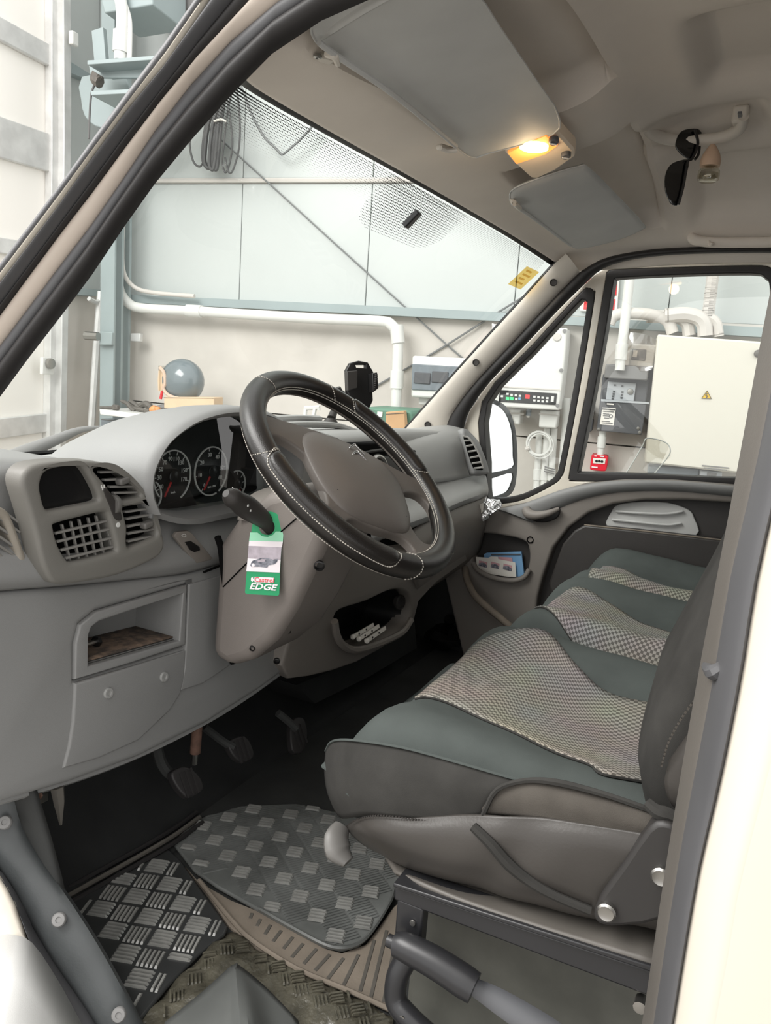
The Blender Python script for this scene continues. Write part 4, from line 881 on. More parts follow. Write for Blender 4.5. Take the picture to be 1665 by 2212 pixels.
# airbag pad, domed
pad = [(-.080, .046), (-.045, .057), (0, .061), (.045, .057), (.080, .046), (.102, .012), (.098, -.05), (.082, -.095), (.055, -.118), (0, -.124), (-.055, -.118), (-.082, -.095), (-.098, -.05), (-.102, .012)]
pad = [(p.x, p.y) for p in cr([V(x, y, 0) for x, y in pad], 3, True)]
rings = [[wpt(x, y, -.012) for x, y in pad]]
for k_, h_ in ((1.04, .001), (1.02, .004), (.97, .0075), (.86, .0125), (.65, .0175), (.35, .0205), (.0, .021)):
    rings.append([wpt(x * k_, -.03 + (y + .03) * k_, h_) for x, y in pad])
hubp = loft('airbag_pad', rings, 'wheel_plastic', sw_, caps=False, smooth=60)
tube('pad_seam', [wpt(x, y, o) for x, y, o in ((-.07, .012, .0150), (-.03, .004, .0190), (.02, .004, .0193), (.07, .012, .0150))], .0006, 'black_plastic', hubp, n=5)
tube('pad_seam', [wpt(x, y, o) for x, y, o in ((-.075, -.085, .0110), (-.03, -.092, .0145), (.03, -.092, .0145), (.075, -.085, .0110))], .0006, 'black_plastic', hubp, n=5)
# double chevron badge
for v0 in (.018, .034):
    for s in (1, -1):
        prism('badge_chevron', [wpt(s * .0005, v0 + .010, .0190), wpt(s * .017, v0 - .006, .0178), wpt(s * .017, v0 - .0005 - .008, .0178), wpt(s * .0005, v0 + .0045, .0190)], WNRM * .0022, 'chrome', sw_, bevel=.0005)
lathe('hub_core', tuple(WC - WNRM * .035), tuple(WNRM), [(.06, 0), (.075, .02), (.08, .03)], 'dark_plastic', sw_, n=28)

# ================================================================ seats
def sstep(t): t = max(0, min(1, t)); return t * t * (3 - 2 * t)
def make_top(x0, x1, yf, yb, base, bol=.022, dip=.012, crest=.0):
    def f(x, y):
        u = (x - x0) / (x1 - x0); v = (yf - y) / (yf - yb)
        z = base
        z += bol * (math.exp(-((u - .13) / .13) ** 2) + math.exp(-((u - .87) / .13) ** 2))
        z -= dip * math.exp(-((u - .5) / .28) ** 2 - ((v - .62) / .3) ** 2)
        z += .012 * math.exp(-((v - .25) / .2) ** 2)
        z -= .085 * (1 - min(1, max(0, v) / .16)) ** 2.2
        ed = min(u, 1 - u); z -= .05 * (1 - min(1, max(0, ed) / .10)) ** 2.4
        z += crest * v
        z += .0025 * math.sin(34 * x + 21 * y) * math.sin(27 * y - 9 * x)
        return z
    return f
def cushion(name, f, x0, x1, yf, yb, zlow, m, parent, bulge=.012):
    NX, NY = 34, 40; rings = []
    for j in range(NY + 1):
        v = j / NY; y = yf + (yb - yf) * v
        ring = []
        for i in range(NX + 1):
            u = i / NX; ins = .055 * (1 - min(1, v / .14)) ** 2; x = x0 + ins + (x1 - x0 - 2 * ins) * u; ring.append(V(x, y, f(x, y)))
        for s in (1, 0):
            xe = x1 - ins if s else x0 + ins; zt = f(xe, y); sg = 1 if s else -1
            q = [V(xe + sg * bulge * math.sin(PI * k / 5), y, zt + (zlow - zt) * k / 5) for k in range(1, 6)]
            ring += q if s else q[::-1]
        rings.append(ring)
    # rounded nose
    r0 = rings[0]; n0 = []
    c = V((x0 + x1) / 2, yf, (zlow + base_z(r0)) / 2)
    for k_, dy in ((.30, .022), (.62, .019), (.85, .011)):
        n0.append([V(c.x + (p.x - c.x) * (.96 + .04 * k_), yf + dy, c.z + (p.z - c.z) * k_) for p in r0])
    return loft(name, n0 + rings, m, parent, smooth=50)
def base_z(r): return max(p.z for p in r)
def drape(name, left, right, f, m, parent, lift=.002, N=36, M=20):
    A = arc_len(cr(left, 4), N); B = arc_len(cr(right, 4), N); rows = []
    for a, b in zip(A, B):
        rows.append([V(*(a.lerp(b, t / M)).xy, 0) for t in range(M + 1)])
    rows = [[V(p.x, p.y, f(p.x, p.y) + lift) for p in r] for r in rows]
    o = patch(name, rows, m, parent, k=1, thick=.003, soff=-1, smooth=60)
    U = []; mid = [r[M // 2] for r in rows]; along = [0.0]
    for a, b in zip(mid, mid[1:]): along.append(along[-1] + (b - a).length)
    for i, r in enumerate(rows):
        d = [0.0]
        for a, b in zip(r, r[1:]): d.append(d[-1] + (b - a).length)
        U += [(q - d[M // 2], along[i]) for q in d]
    uv = o.data.uv_layers.new(name='weave')
    for lp in o.data.loops: uv.data[lp.index].uv = U[lp.vertex_index]
    return o
def drapeline(name, pts, f, r, m, parent, lift=.002):
    P = [V(p.x, p.y, f(p.x, p.y) + lift) for p in cr(pts, 6)]
    return tube(name, P, r, m, parent, n=6, k=1)

ds = thing('driver_seat', 'driver seat with green stretch cover, checked insert and exposed grey side', 'seat', (.46, -.37, FZ))
DX0, DX1, DYF, DYB = .185, .735, -.135, -.66
ftd = make_top(DX0, DX1, DYF, DYB, .405, .020, .016)
cushion('cushion', ftd, DX0, DX1, DYF, DYB, .325, 'seat_green', ds, bulge=.016)
insL = [(0.352,-0.192,0.415),(0.329,-0.275,0.415),(0.306,-0.368,0.415),(0.285,-0.452,0.415),(0.259,-0.478,0.415),(0.287,-0.537,0.415),(0.285,-0.578,0.415)]
insR = [(0.605,-0.181,0.415),(0.651,-0.232,0.415),(0.678,-0.284,0.415),(0.609,-0.358,0.415),(0.567,-0.419,0.415),(0.566,-0.495,0.415),(0.574,-0.547,0.415)]
drape('seat_insert', insL, insR, ftd, 'seat_weave', ds)
drapeline('insert_piping', insL, ftd, .0018, 'seat_skirt', ds)
drapeline('insert_piping', insR, ftd, .0018, 'seat_skirt', ds)
drapeline('insert_crease', [(0.463,-0.43,0.41),(0.388,-0.445,0.41),(0.347,-0.453,0.41),(0.282,-0.459,0.41)], ftd, .0022, 'seat_skirt', ds, lift=.0015)
drapeline('insert_crease', [(0.373,-0.446,0.41),(0.327,-0.444,0.41),(0.292,-0.444,0.41)], ftd, .0015, 'seat_skirt', ds, lift=.0015)
# dark skirt on the door side wrapping round the nose
sk = [[(0.245,-0.11,0.346),(0.215,-0.138,0.384),(0.182,-0.188,0.413),(0.174,-0.259,0.428),(0.172,-0.325,0.433),(0.172,-0.371,0.434),(0.172,-0.411,0.435)],
      [(0.238,-0.114,0.323),(0.2,-0.148,0.354),(0.168,-0.198,0.388),(0.16,-0.268,0.406),(0.16,-0.321,0.411),(0.162,-0.365,0.416),(0.165,-0.388,0.423)],
      [(0.235,-0.122,0.296),(0.198,-0.155,0.318),(0.166,-0.205,0.354),(0.158,-0.265,0.372),(0.158,-0.319,0.383),(0.16,-0.357,0.389),(0.163,-0.374,0.401)],
      [(0.235,-0.136,0.271),(0.205,-0.166,0.286),(0.17,-0.218,0.327),(0.162,-0.266,0.344),(0.162,-0.319,0.359),(0.162,-0.354,0.366),(0.165,-0.366,0.368)]]
patch('cover_skirt', sk, 'seat_skirt', ds, k=4, thick=.004, soff=1)
stitches('stitching', cr([p for p in [(0.196,-0.177,0.284),(0.172,-0.207,0.318),(0.16,-0.242,0.341),(0.158,-0.291,0.354),(0.158,-0.349,0.368),(0.16,-0.364,0.372)]], 4), 'dark_plastic', ds, r=.0011)
tube('skirt_seam', [(0.244,-0.111,0.349),(0.214,-0.138,0.384),(0.18,-0.189,0.415),(0.172,-0.26,0.43),(0.17,-0.326,0.434),(0.17,-0.371,0.435),(0.17,-0.412,0.436)], .0016, 'seat_green', ds, n=6)
# torn cover edge
tube('cover_edge', [(0.16,-0.367,0.371),(0.158,-0.373,0.395),(0.16,-0.384,0.423),(0.166,-0.412,0.44),(0.166,-0.445,0.449),(0.166,-0.489,0.452),(0.168,-0.532,0.45),(0.17,-0.559,0.446)], [.003, .003, .003, .004, .003, .003], 'seat_skirt', ds, n=6)
# exposed original upholstery: cloth strip and leather side
patch('side_cloth', [[(0.168,-0.369,0.393),(0.168,-0.38,0.417),(0.172,-0.411,0.435),(0.172,-0.444,0.442),(0.172,-0.489,0.445),(0.172,-0.536,0.444),(0.172,-0.564,0.441)],
                     [(0.164,-0.37,0.391),(0.164,-0.382,0.406),(0.164,-0.415,0.421),(0.164,-0.448,0.428),(0.164,-0.492,0.432),(0.166,-0.539,0.433),(0.166,-0.566,0.432)],
                     [(0.166,-0.369,0.386),(0.166,-0.383,0.391),(0.166,-0.417,0.398),(0.166,-0.45,0.405),(0.166,-0.494,0.414),(0.168,-0.54,0.422),(0.168,-0.566,0.426)]], 'seat_cloth', ds, k=4, thick=.004)
patch('side_leather', [[(0.215,-0.168,0.272),(0.176,-0.221,0.324),(0.164,-0.289,0.351),(0.162,-0.365,0.384),(0.163,-0.418,0.401),(0.165,-0.494,0.415),(0.168,-0.542,0.423),(0.168,-0.567,0.425)],
                       [(0.212,-0.178,0.268),(0.17,-0.225,0.312),(0.152,-0.295,0.341),(0.15,-0.372,0.367),(0.152,-0.423,0.38),(0.156,-0.498,0.397),(0.16,-0.546,0.402),(0.162,-0.57,0.405)],
                       [(0.212,-0.196,0.26),(0.172,-0.245,0.298),(0.152,-0.309,0.319),(0.15,-0.375,0.334),(0.152,-0.427,0.342),(0.156,-0.493,0.354),(0.162,-0.548,0.362),(0.165,-0.575,0.363)],
                       [(0.22,-0.22,0.251),(0.185,-0.266,0.275),(0.17,-0.322,0.289),(0.168,-0.38,0.297),(0.168,-0.426,0.303),(0.17,-0.493,0.311),(0.172,-0.552,0.322),(0.175,-0.579,0.323)],
                       [(0.25,-0.223,0.233),(0.22,-0.264,0.251),(0.2,-0.32,0.268),(0.2,-0.376,0.276),(0.2,-0.424,0.281),(0.2,-0.49,0.293),(0.2,-0.549,0.305),(0.2,-0.577,0.308)]], 'seat_leather', ds, k=8, thick=.005, fn=lambda p: p + V(.002 * math.exp(-((p.y + .40) / .06) ** 2) * math.sin(75 * p.y + 55 * p.z) + .0015 * math.sin(30 * p.y - 22 * p.z), 0, 0))
tube('retaining_band', [(0.146,-0.365,0.378),(0.141,-0.388,0.369),(0.141,-0.411,0.352),(0.143,-0.438,0.339),(0.147,-0.463,0.331),(0.154,-0.5,0.324)], [.0055, .0065, .007, .006, .005, .005], 'seat_skirt', ds, n=8)
# recliner cover plate
rc = prism('hinge_cover', cr([(0.142,-0.545,0.442),(0.142,-0.527,0.396),(0.142,-0.511,0.357),(0.142,-0.505,0.335),(0.142,-0.507,0.323),(0.142,-0.517,0.321),(0.142,-0.533,0.327),(0.142,-0.575,0.355),(0.142,-0.586,0.403),(0.142,-0.575,0.449),(0.142,-0.558,0.454)], 2, True), (.03, 0, 0), 'hinge_plastic', ds, bevel=.006)
for p in [(0.136,-0.518,0.341),(0.136,-0.564,0.4)]:
    lathe('hinge_bolt', p, (-1, 0, 0), [(.010, -.008), (.010, 0), (.008, .002), (.005, .001), (0, .001)], 'steel', rc, n=14)
tube('hinge_strap', [(0.16,-0.54,0.46),(0.155,-0.551,0.457),(0.155,-0.562,0.457),(0.155,-0.572,0.455)], [.006, .008, .006], 'seat_skirt', ds, n=8)
# front lever
lv = tube('height_lever', [(0.205,-0.166,0.274),(0.19,-0.168,0.266),(0.182,-0.176,0.255),(0.18,-0.192,0.247)], [.012, .019, .020, .010], 'lever_grey', ds, n=14, flat=.6)
# backrest
bk = []
for z, yf_, w in ((.40, -.525, .245), (.46, -.512, .262), (.54, -.522, .272), (.66, -.562, .275), (.80, -.605, .27), (.95, -.65, .25), (1.05, -.68, .20)):
    bk.append([V(.46 + w * math.cos(a), yf_ - .075 + .09 * math.sin(a) * (1.0 if math.sin(a) > 0 else .8) + (.035 * abs(math.cos(a)) ** 3 if math.sin(a) > -.2 else 0), z) for a in [2 * PI * q / 28 for q in range(28)]])
loft('backrest', bk, 'seat_skirt', ds, smooth=60)
patch('backrest_side', [[(0.176,-0.592,0.59),(0.172,-0.582,0.569),(0.172,-0.568,0.541),(0.176,-0.553,0.505)], [(0.17,-0.596,0.56),(0.166,-0.582,0.543),(0.166,-0.566,0.513),(0.172,-0.552,0.481)], [(0.17,-0.597,0.517),(0.166,-0.583,0.499),(0.166,-0.569,0.479),(0.172,-0.559,0.463)], [(0.176,-0.599,0.47),(0.172,-0.583,0.463),(0.172,-0.573,0.457),(0.176,-0.568,0.451)]], 'seat_leather', ds, k=4, thick=.004)
stitches('stitching', cr([V(p) for p in [(0.172,-0.575,0.587),(0.168,-0.562,0.561),(0.168,-0.551,0.528),(0.17,-0.547,0.496)]], 5), 'seat_cloth', ds, r=.0013)
# seat pan and rail
patch('seat_pan', [[(0.215,-0.222,0.253),(0.2,-0.279,0.258),(0.195,-0.343,0.267),(0.195,-0.418,0.276),(0.195,-0.492,0.284),(0.195,-0.565,0.298)], [(0.19,-0.245,0.257),(0.175,-0.291,0.264),(0.17,-0.353,0.271),(0.17,-0.425,0.279),(0.17,-0.498,0.288),(0.17,-0.569,0.3)], [(0.175,-0.263,0.259),(0.155,-0.303,0.272),(0.15,-0.361,0.275),(0.15,-0.432,0.279),(0.15,-0.503,0.285),(0.15,-0.573,0.292)]], 'seat_plastic', ds, k=4, thick=.006)
patch('seat_dust', [[(0.163,-0.347,0.272),(0.162,-0.379,0.276),(0.162,-0.412,0.279)], [(0.156,-0.358,0.274),(0.155,-0.387,0.277),(0.155,-0.417,0.279)]], 'dusty_rubber', ds, k=3, thick=.0015, soff=1)
rail = prism('seat_rail', [V(p) for p in [(0.15,-0.272,0.265),(0.15,-0.573,0.287),(0.15,-0.577,0.256),(0.15,-0.273,0.245)]], (.02, 0, 0), 'steel_black', ds, bevel=.003)
prism('rail_top', [V(p) for p in [(0.145,-0.273,0.271),(0.145,-0.574,0.295),(0.145,-0.575,0.289),(0.145,-0.273,0.266)]], (.035, 0, 0), 'steel_black', rail, bevel=.0015)
box('rail_bracket', (0.16,-0.295,0.222), (.02, .035, .055), 'steel_black', ds, bevel=.003)
lathe('bracket_hole', (0.149,-0.301,0.227), (-1, 0, 0), [(.004, 0), (.0035, .002), (0, .002)], 'steel', ds, n=10)
box('seat_base', (.47, -.44, .10), (.50, .34, .26), 'base_plate', ds, bevel=.01)
lathe('rail_bolt', (0.15,-0.562,0.242), (-1, 0, 0), [(.007, -.01), (.007, .004), (0, .005)], 'steel', ds, n=10)

# ---- passenger bench
pb = thing('passenger_bench', 'double passenger bench in green stretch covers with two checked inserts', 'bench seat', (1.22, -.37, FZ))
for (x0, x1, base, L_, R_) in ((.785, 1.215, .395, [(0.87,-0.212,0.415),(0.818,-0.269,0.415),(0.792,-0.32,0.415),(0.777,-0.391,0.415),(0.781,-0.471,0.415),(0.793,-0.546,0.415)], [(1.076,-0.221,0.415),(1.101,-0.239,0.415),(1.087,-0.289,0.415),(1.023,-0.381,0.415),(0.986,-0.488,0.415),(0.974,-0.588,0.415)]),
                               (1.225, 1.655, .385, [(1.232,-0.232,0.405),(1.16,-0.295,0.405),(1.13,-0.343,0.405),(1.105,-0.416,0.405),(1.11,-0.496,0.405),(1.11,-0.582,0.405)], [(1.432,-0.23,0.405),(1.447,-0.247,0.405),(1.42,-0.3,0.405),(1.372,-0.377,0.405),(1.344,-0.508,0.405),(1.32,-0.61,0.405)])):
    f = make_top(x0, x1, -.15, -.66, base, .022, .012)
    cu = cushion('cushion', f, x0, x1, -.15, -.66, .20, 'seat_green', pb, bulge=.006)
    drape('seat_insert', L_, R_, f, 'seat_weave', cu)
    drapeline('insert_piping', L_, f, .0018, 'seat_skirt', cu)
    drapeline('insert_piping', R_, f, .0018, 'seat_skirt', cu)
    bk = []
    xc = (x0 + x1) / 2
    for z, yf_, w in ((.40, -.60, .19), (.54, -.61, .21), (.66, -.64, .21), (.80, -.68, .205), (.95, -.72, .19), (1.02, -.74, .14)):
        bk.append([V(xc + w * math.cos(a), yf_ - .075 + .08 * math.sin(a), z) for a in [2 * PI * q / 24 for q in range(24)]])
    loft('backrest', bk, 'seat_green', pb, smooth=60)
box('bench_base', (1.22, -.42, .08), (.84, .42, .26), 'footwell', pb, bevel=.01)

# ================================================================ floor coverings, sill, pedals, handbrake
# door sill strip curving up the front post
t4 = struct_root('trim_4', (.03, .15, 0), 'black rubber sill strip with bolts along the door opening')
S0 = [(0.055,0.285,0.254),(0.055,0.274,0.211),(0.055,0.26,0.187),(0.055,0.225,0.155),(0.055,0.182,0.126),(0.055,0.127,0.082),(0.055,0.085,0.041),(0.055,0.042,-0.007),(0.055,-0.009,-0.07)]
S1 = [(0.02,0.326,0.258),(0.02,0.313,0.205),(0.02,0.28,0.16),(0.02,0.252,0.129),(0.02,0.215,0.097),(0.02,0.169,0.056),(0.02,0.12,0.022),(0.02,0.085,-0.005),(0.02,0.03,-0.06)]
S2 = [(0.0,0.368,0.254),(0.0,0.33,0.196),(0.0,0.271,0.174),(0.0,0.243,0.165),(0.0,0.212,0.136),(0.0,0.184,0.085),(0.0,0.14,0.045),(0.0,0.101,0.008),(0.0,0.042,-0.048)]
bead('sill_strip', S0, S1, (-.7, -.5, .6), .010, 'sill_rubber', t4, back=.02)
bead('sill_seal', S1, S2, (-.7, -.5, .6), .012, 'grey_rubber', t4, back=.02)
for p in [(0.037,0.277,0.211),(0.037,0.17,0.104),(0.037,0.058,0.011)]:
    X, Y, Z = basis((-.7, -.5, .6))
    lathe('sill_bolt', V(p) + Z * .010, Z, [(.0095, -.004), (.0095, .001), (.008, .003), (.004, .0034), (.0035, .002), (0, .002)], 'panel_grey', t4, n=16)
patch('post_skin', [S2, [(-0.02,0.478,0.227),(-0.02,0.438,0.167),(-0.02,0.376,0.117),(-0.02,0.326,0.079),(-0.02,0.277,0.057),(-0.02,0.218,0.084),(-0.02,0.164,0.053),(-0.02,0.121,0.019),(-0.02,0.062,-0.04)]], 'cream_paint', t4, k=2, thick=.01)
patch('step_plate', [[(-0.012,0.441,0.001),(-0.012,0.288,0.061),(-0.012,0.201,0.093),(-0.012,0.172,0.092),(-0.012,0.128,0.057),(-0.012,0.091,0.019),(-0.012,0.033,-0.039)], [(-0.16,0.252,-0.019),(-0.16,0.157,0.034),(-0.16,0.073,0.076),(-0.16,0.027,0.078),(-0.16,-0.017,0.063),(-0.16,-0.058,0.031),(-0.16,-0.111,-0.019)]], 'visor_vinyl', t4, k=3, thick=.01)
tube('step_edge', [(-0.012,0.192,0.079),(-0.014,0.145,0.05),(-0.014,0.111,0.01),(-0.014,0.06,-0.052)], .0035, 'galv', t4, n=8)

def treads(name, poly, z, size, gap, nb, ang, m, parent, h=.003, alt=True, keep=None):
    """raised bars in blocks, alternately turned, clipped to a plan polygon"""
    P = [V(p).xy for p in poly]
    def inside(q):
        c = False; j = len(P) - 1
        for i in range(len(P)):
            if (P[i].y > q.y) != (P[j].y > q.y) and q.x < (P[j].x - P[i].x) * (q.y - P[i].y) / (P[j].y - P[i].y) + P[i].x: c = not c
            j = i
        return c
    ca, sa = math.cos(ang), math.sin(ang); x0 = min(p.x for p in P); x1 = max(p.x for p in P); y0 = min(p.y for p in P); y1 = max(p.y for p in P)
    cx, cy = (x0 + x1) / 2, (y0 + y1) / 2; n = int(max(x1 - x0, y1 - y0) / (size + gap)) + 3; vs = []; fs = []
    for i in range(-n, n + 1):
        for j in range(-n, n + 1):
            if keep and not keep(i, j): continue
            ox, oy = i * (size + gap), j * (size + gap); vert = (i + j) % 2 == 0 if alt else True
            for b in range(nb):
                o = (b + .5) / nb * size - size / 2; w = size / nb * .30; L = size / 2
                q = [(o - w, -L), (o + w, -L), (o + w, L), (o - w, L)] if vert else [(-L, o - w), (L, o - w), (L, o + w), (-L, o + w)]
                q = [V((ox + a) * ca - (oy + b2) * sa + cx, (ox + a) * sa + (oy + b2) * ca + cy, 0) for a, b2 in q]
                if not all(inside(p.xy) for p in q): continue
                c = sum(q, Vector()) / 4; k = len(vs)
                vs += [V(p.x, p.y, z) for p in q] + [V(c.x + (p.x - c.x) * .8, c.y + (p.y - c.y) * .8, z + h) for p in q]
                fs += [(k + 4, k + 5, k + 6, k + 7)] + [(k + s, k + (s + 1) % 4, k + 4 + (s + 1) % 4, k + 4 + s) for s in range(4)]
    return stuff(mobj(name, vs, fs, m, parent, smooth=0, recalc=False))
# near mat with chequer treads
m1 = [(0.183,0.325,-0.028),(0.276,0.319,-0.028),(0.381,0.302,-0.028),(0.362,0.247,-0.028),(0.317,0.156,-0.028),(0.278,0.072,-0.028),(0.261,0.065,-0.028),(0.208,0.071,-0.028),(0.136,0.068,-0.028),(0.071,0.058,-0.028),(0.07,0.074,-0.028),(0.135,0.204,-0.028)]
fm = thing('floor_mat', 'black rubber floor mat with chequer treads beside the sill', 'floor mat', (.2, .2, FZ))
prism('mat_sheet', m1, (0, 0, -.008), 'mat_black', fm, bevel=.003)
treads('mat_treads', [V(p) for p in m1], V(m1[0]).z, .036, .005, 5, .35, 'mat_rib', fm, h=.003)
# centre mat with fine ribs and bar clusters
m2 = [(0.396,0.3,-0.028),(0.474,0.315,-0.028),(0.563,0.27,-0.028),(0.634,0.181,-0.028),(0.662,0.064,-0.028),(0.651,-0.089,-0.028),(0.614,-0.136,-0.028),(0.528,-0.113,-0.028),(0.47,-0.124,-0.028),(0.396,-0.131,-0.028),(0.357,-0.127,-0.028),(0.334,-0.109,-0.028),(0.326,-0.081,-0.028),(0.329,-0.026,-0.028),(0.336,0.053,-0.028),(0.344,0.148,-0.028),(0.355,0.21,-0.028)]
fm2 = thing('floor_mat', 'silvery grey rubber floor mat with bar clusters in front of the driver seat', 'floor mat', (.4, .1, FZ))
prism('mat_sheet', m2, (0, 0, -.008), 'mat_rubber', fm2, bevel=.003)
treads('mat_ribs', [V(p) for p in m2], V(m2[0]).z, .05, .0, 8, .95, 'mat_rubber', fm2, h=.0015, alt=False)
treads('mat_treads', [V(p) for p in m2], V(m2[0]).z + .001, .030, .009, 4, .35, 'mat_rib', fm2, h=.0035, alt=True, keep=lambda i, j: (i + j) % 2 == 0)
tube('mat_rim', [V(p) + V(0, 0, .002) for p in m2[6:15]], .0035, 'mat_rubber', fm2, n=6)
# rubber channel lines at the front of the near mat
t5 = struct_root('trim_5', (.2, .3, FZ), 'grooved black threshold strip across the footwell')
for d in (0, .016, .032):
    tube('threshold_rib', [V(p) + V(-d * .6, -d, 0) for p in [(0.199,0.355,-0.028),(0.295,0.339,-0.026),(0.405,0.323,-0.024),(0.49,0.323,-0.024)]], .0045, 'black_rubber' if d != .016 else 'dusty_groove', t5, n=8)
# dusty ribbed rubber by the seat base, slots cut in
rb = [(0.362,0.238,-0.034),(0.342,0.188,-0.034),(0.335,0.11,-0.034),(0.341,0.018,-0.034),(0.327,-0.081,-0.034),(0.333,-0.11,-0.034),(0.369,-0.133,-0.034),(0.47,-0.131,-0.034),(0.501,-0.136,-0.034),(0.35,-0.211,-0.034),(0.277,-0.227,-0.034),(0.277,-0.161,-0.034),(0.27,-0.067,-0.034),(0.271,0.004,-0.034),(0.285,0.075,-0.034),(0.323,0.15,-0.034)]
t6 = struct_root('trim_6', (.3, -.1, FZ), 'dusty brown ribbed rubber floor edging by the seat base')
prism('ribbed_sheet', rb, (0, 0, -.006), 'dusty_rubber', t6, bevel=.002)
for a, b in zip([(0.329,0.062,-0.034),(0.325,0.042,-0.034),(0.323,0.02,-0.034),(0.322,-0.002,-0.034),(0.32,-0.026,-0.034),(0.317,-0.048,-0.034),(0.319,-0.072,-0.034),(0.32,-0.096,-0.034),(0.325,-0.118,-0.034),(0.344,-0.134,-0.034),(0.385,-0.14,-0.034),(0.415,-0.147,-0.034),(0.445,-0.155,-0.034)], [(0.317,0.057,-0.034),(0.309,0.037,-0.034),(0.301,0.015,-0.034),(0.295,-0.005,-0.034),(0.291,-0.028,-0.034),(0.283,-0.049,-0.034),(0.282,-0.072,-0.034),(0.28,-0.094,-0.034),(0.275,-0.119,-0.034),(0.275,-0.146,-0.034),(0.282,-0.172,-0.034),(0.28,-0.191,-0.034),(0.283,-0.211,-0.034)]):
    a, b = V(a), V(b); t = (b - a).normalized(); box('rib_slot', (a + b) / 2, ((b - a).length, .006, .002), 'dusty_groove', t6, ax=(t, V(0, 0, 1).cross(t), V(0, 0, 1)), bevel=.0008)
tube('sheet_edge', [V(p) + V(0, 0, .003) for p in [(0.342,0.188,-0.034),(0.296,0.079,-0.034),(0.277,0.022,-0.034),(0.266,-0.069,-0.034),(0.272,-0.164,-0.034),(0.274,-0.228,-0.034)]], .004, 'dusty_rubber', t6, n=8)
# loose film / carpet strip between mats and flap
t7 = struct_root('trim_7', (.15, -.05, FZ), 'scuffed olive strip of carpet film on the floor edge')
patch('film', [[(0.074,0.069,-0.036),(0.154,0.068,-0.034),(0.214,0.067,-0.03),(0.279,0.065,-0.034),(0.267,0.001,-0.034),(0.266,-0.069,-0.034),(0.27,-0.165,-0.034),(0.267,-0.235,-0.036)],
               [(0.048,0.034,-0.036),(0.119,0.018,-0.028),(0.182,0.022,-0.026),(0.229,0.021,-0.028),(0.224,-0.04,-0.028),(0.221,-0.116,-0.028),(0.224,-0.192,-0.03),(0.227,-0.256,-0.036)],
               [(0.022,-0.008,-0.04),(0.086,-0.028,-0.036),(0.139,-0.032,-0.034),(0.18,-0.023,-0.034),(0.179,-0.082,-0.034),(0.176,-0.161,-0.036),(0.182,-0.231,-0.04),(0.19,-0.296,-0.04)]], 'film_strip', t7, k=6, thick=.004, soff=1,
      fn=lambda p: p + V(0, 0, .004 * math.sin(90 * p.x + 40 * p.y) * math.sin(70 * p.y)))
_fp = [V(p) for p in [(0.105,0.065,-0.04),(0.173,0.067,-0.04),(0.227,0.068,-0.04),(0.273,0.06,-0.04),(0.267,0.001,-0.04),(0.267,-0.069,-0.04),(0.271,-0.165,-0.04),(0.268,-0.228,-0.04),(0.214,-0.228,-0.04),(0.212,-0.123,-0.04),(0.231,-0.026,-0.04),(0.236,0.026,-0.04),(0.195,0.032,-0.04),(0.128,0.026,-0.04),(0.086,0.021,-0.04)]]
treads('film_treads', _fp, FZ + .012, .022, .003, 4, .75, 'film_strip', t7, h=.003)
# dark folded flap at the bottom
fp_ = thing('rubber_flap', 'folded dark rubber flap with a ridge at the door step', 'flap', (0.128,-0.06,-0.02))
patch('flap_sheet', [[(0.079,0.015,-0.02),(0.132,-0.004,-0.005),(0.176,-0.018,0.01),(0.18,-0.022,0.01),(0.173,-0.076,0.005),(0.164,-0.137,-0.01)], [(0.033,-0.012,-0.02),(0.066,-0.052,0.015),(0.114,-0.065,0.025),(0.112,-0.086,0.04),(0.126,-0.118,0.01),(0.126,-0.181,-0.01)], [(-0.029,-0.065,-0.02),(-0.001,-0.103,0.015),(0.025,-0.137,0.03),(0.027,-0.165,0.05),(0.054,-0.185,0.01),(0.066,-0.238,-0.01)]], 'flap_rubber', fp_, k=4, thick=.006)

# ---- pedals
def pedal(label, path, pad, n, arm_m, pad_m, group='foot pedals', r=.008):
    t = thing('pedal', label, 'pedal', pad[0], group)
    tube('arm', path, r, arm_m, t, n=8, k=3)
    X, Y, Z = basis(n); c = sum((V(p) for p in pad), Vector()) / len(pad)
    pd = plate('pad', cr(pad, 3, True), [], n, .014, pad_m, t, bevel=.004)
    for s in (-.012, 0, .012):
        box('grip_rib', c + X * s + Z * .001, (.004, .045, .003), pad_m, pd, ax=(X, Y, Z))
    return t
pedal('clutch pedal with worn black pad on a pale arm', [(0.345,0.298,0.208),(0.35,0.291,0.164),(0.355,0.277,0.141),(0.36,0.256,0.134)], [(0.3401,0.2524,0.1556),(0.3688,0.2487,0.1551),(0.3877,0.235,0.1355),(0.3904,0.2238,0.1171),(0.3831,0.2205,0.1099),(0.3562,0.2234,0.1096),(0.3455,0.2288,0.1166),(0.3372,0.2429,0.1389)], (-.1, -.85, .5), 'footwell', 'black_rubber', r=.010)
pedal('brake pedal with square black pad behind the rusty rod', [(0.47,0.294,0.176),(0.5,0.273,0.141),(0.515,0.256,0.126)], [(0.5078,0.2622,0.1413),(0.5487,0.2545,0.1363),(0.5552,0.2375,0.1088),(0.5434,0.2314,0.096),(0.5151,0.238,0.1017),(0.5027,0.2517,0.1224)], (-.1, -.85, .5), 'footwell', 'black_rubber')
pedal('dark accelerator pedal beyond the brake', [(0.63,0.235,0.16),(0.65,0.219,0.136),(0.66,0.207,0.12)], [(0.7328,0.2675,0.0893),(0.7705,0.2618,0.0871),(0.7649,0.2437,0.0553),(0.7311,0.232,0.0287),(0.7048,0.2431,0.0422)], (-.1, -.85, .5), 'footwell', 'black_rubber')
rr_ = thing('column_rod', 'rusty steering rod running down between the pedals', 'rod', (0.42,0.272,0.129))
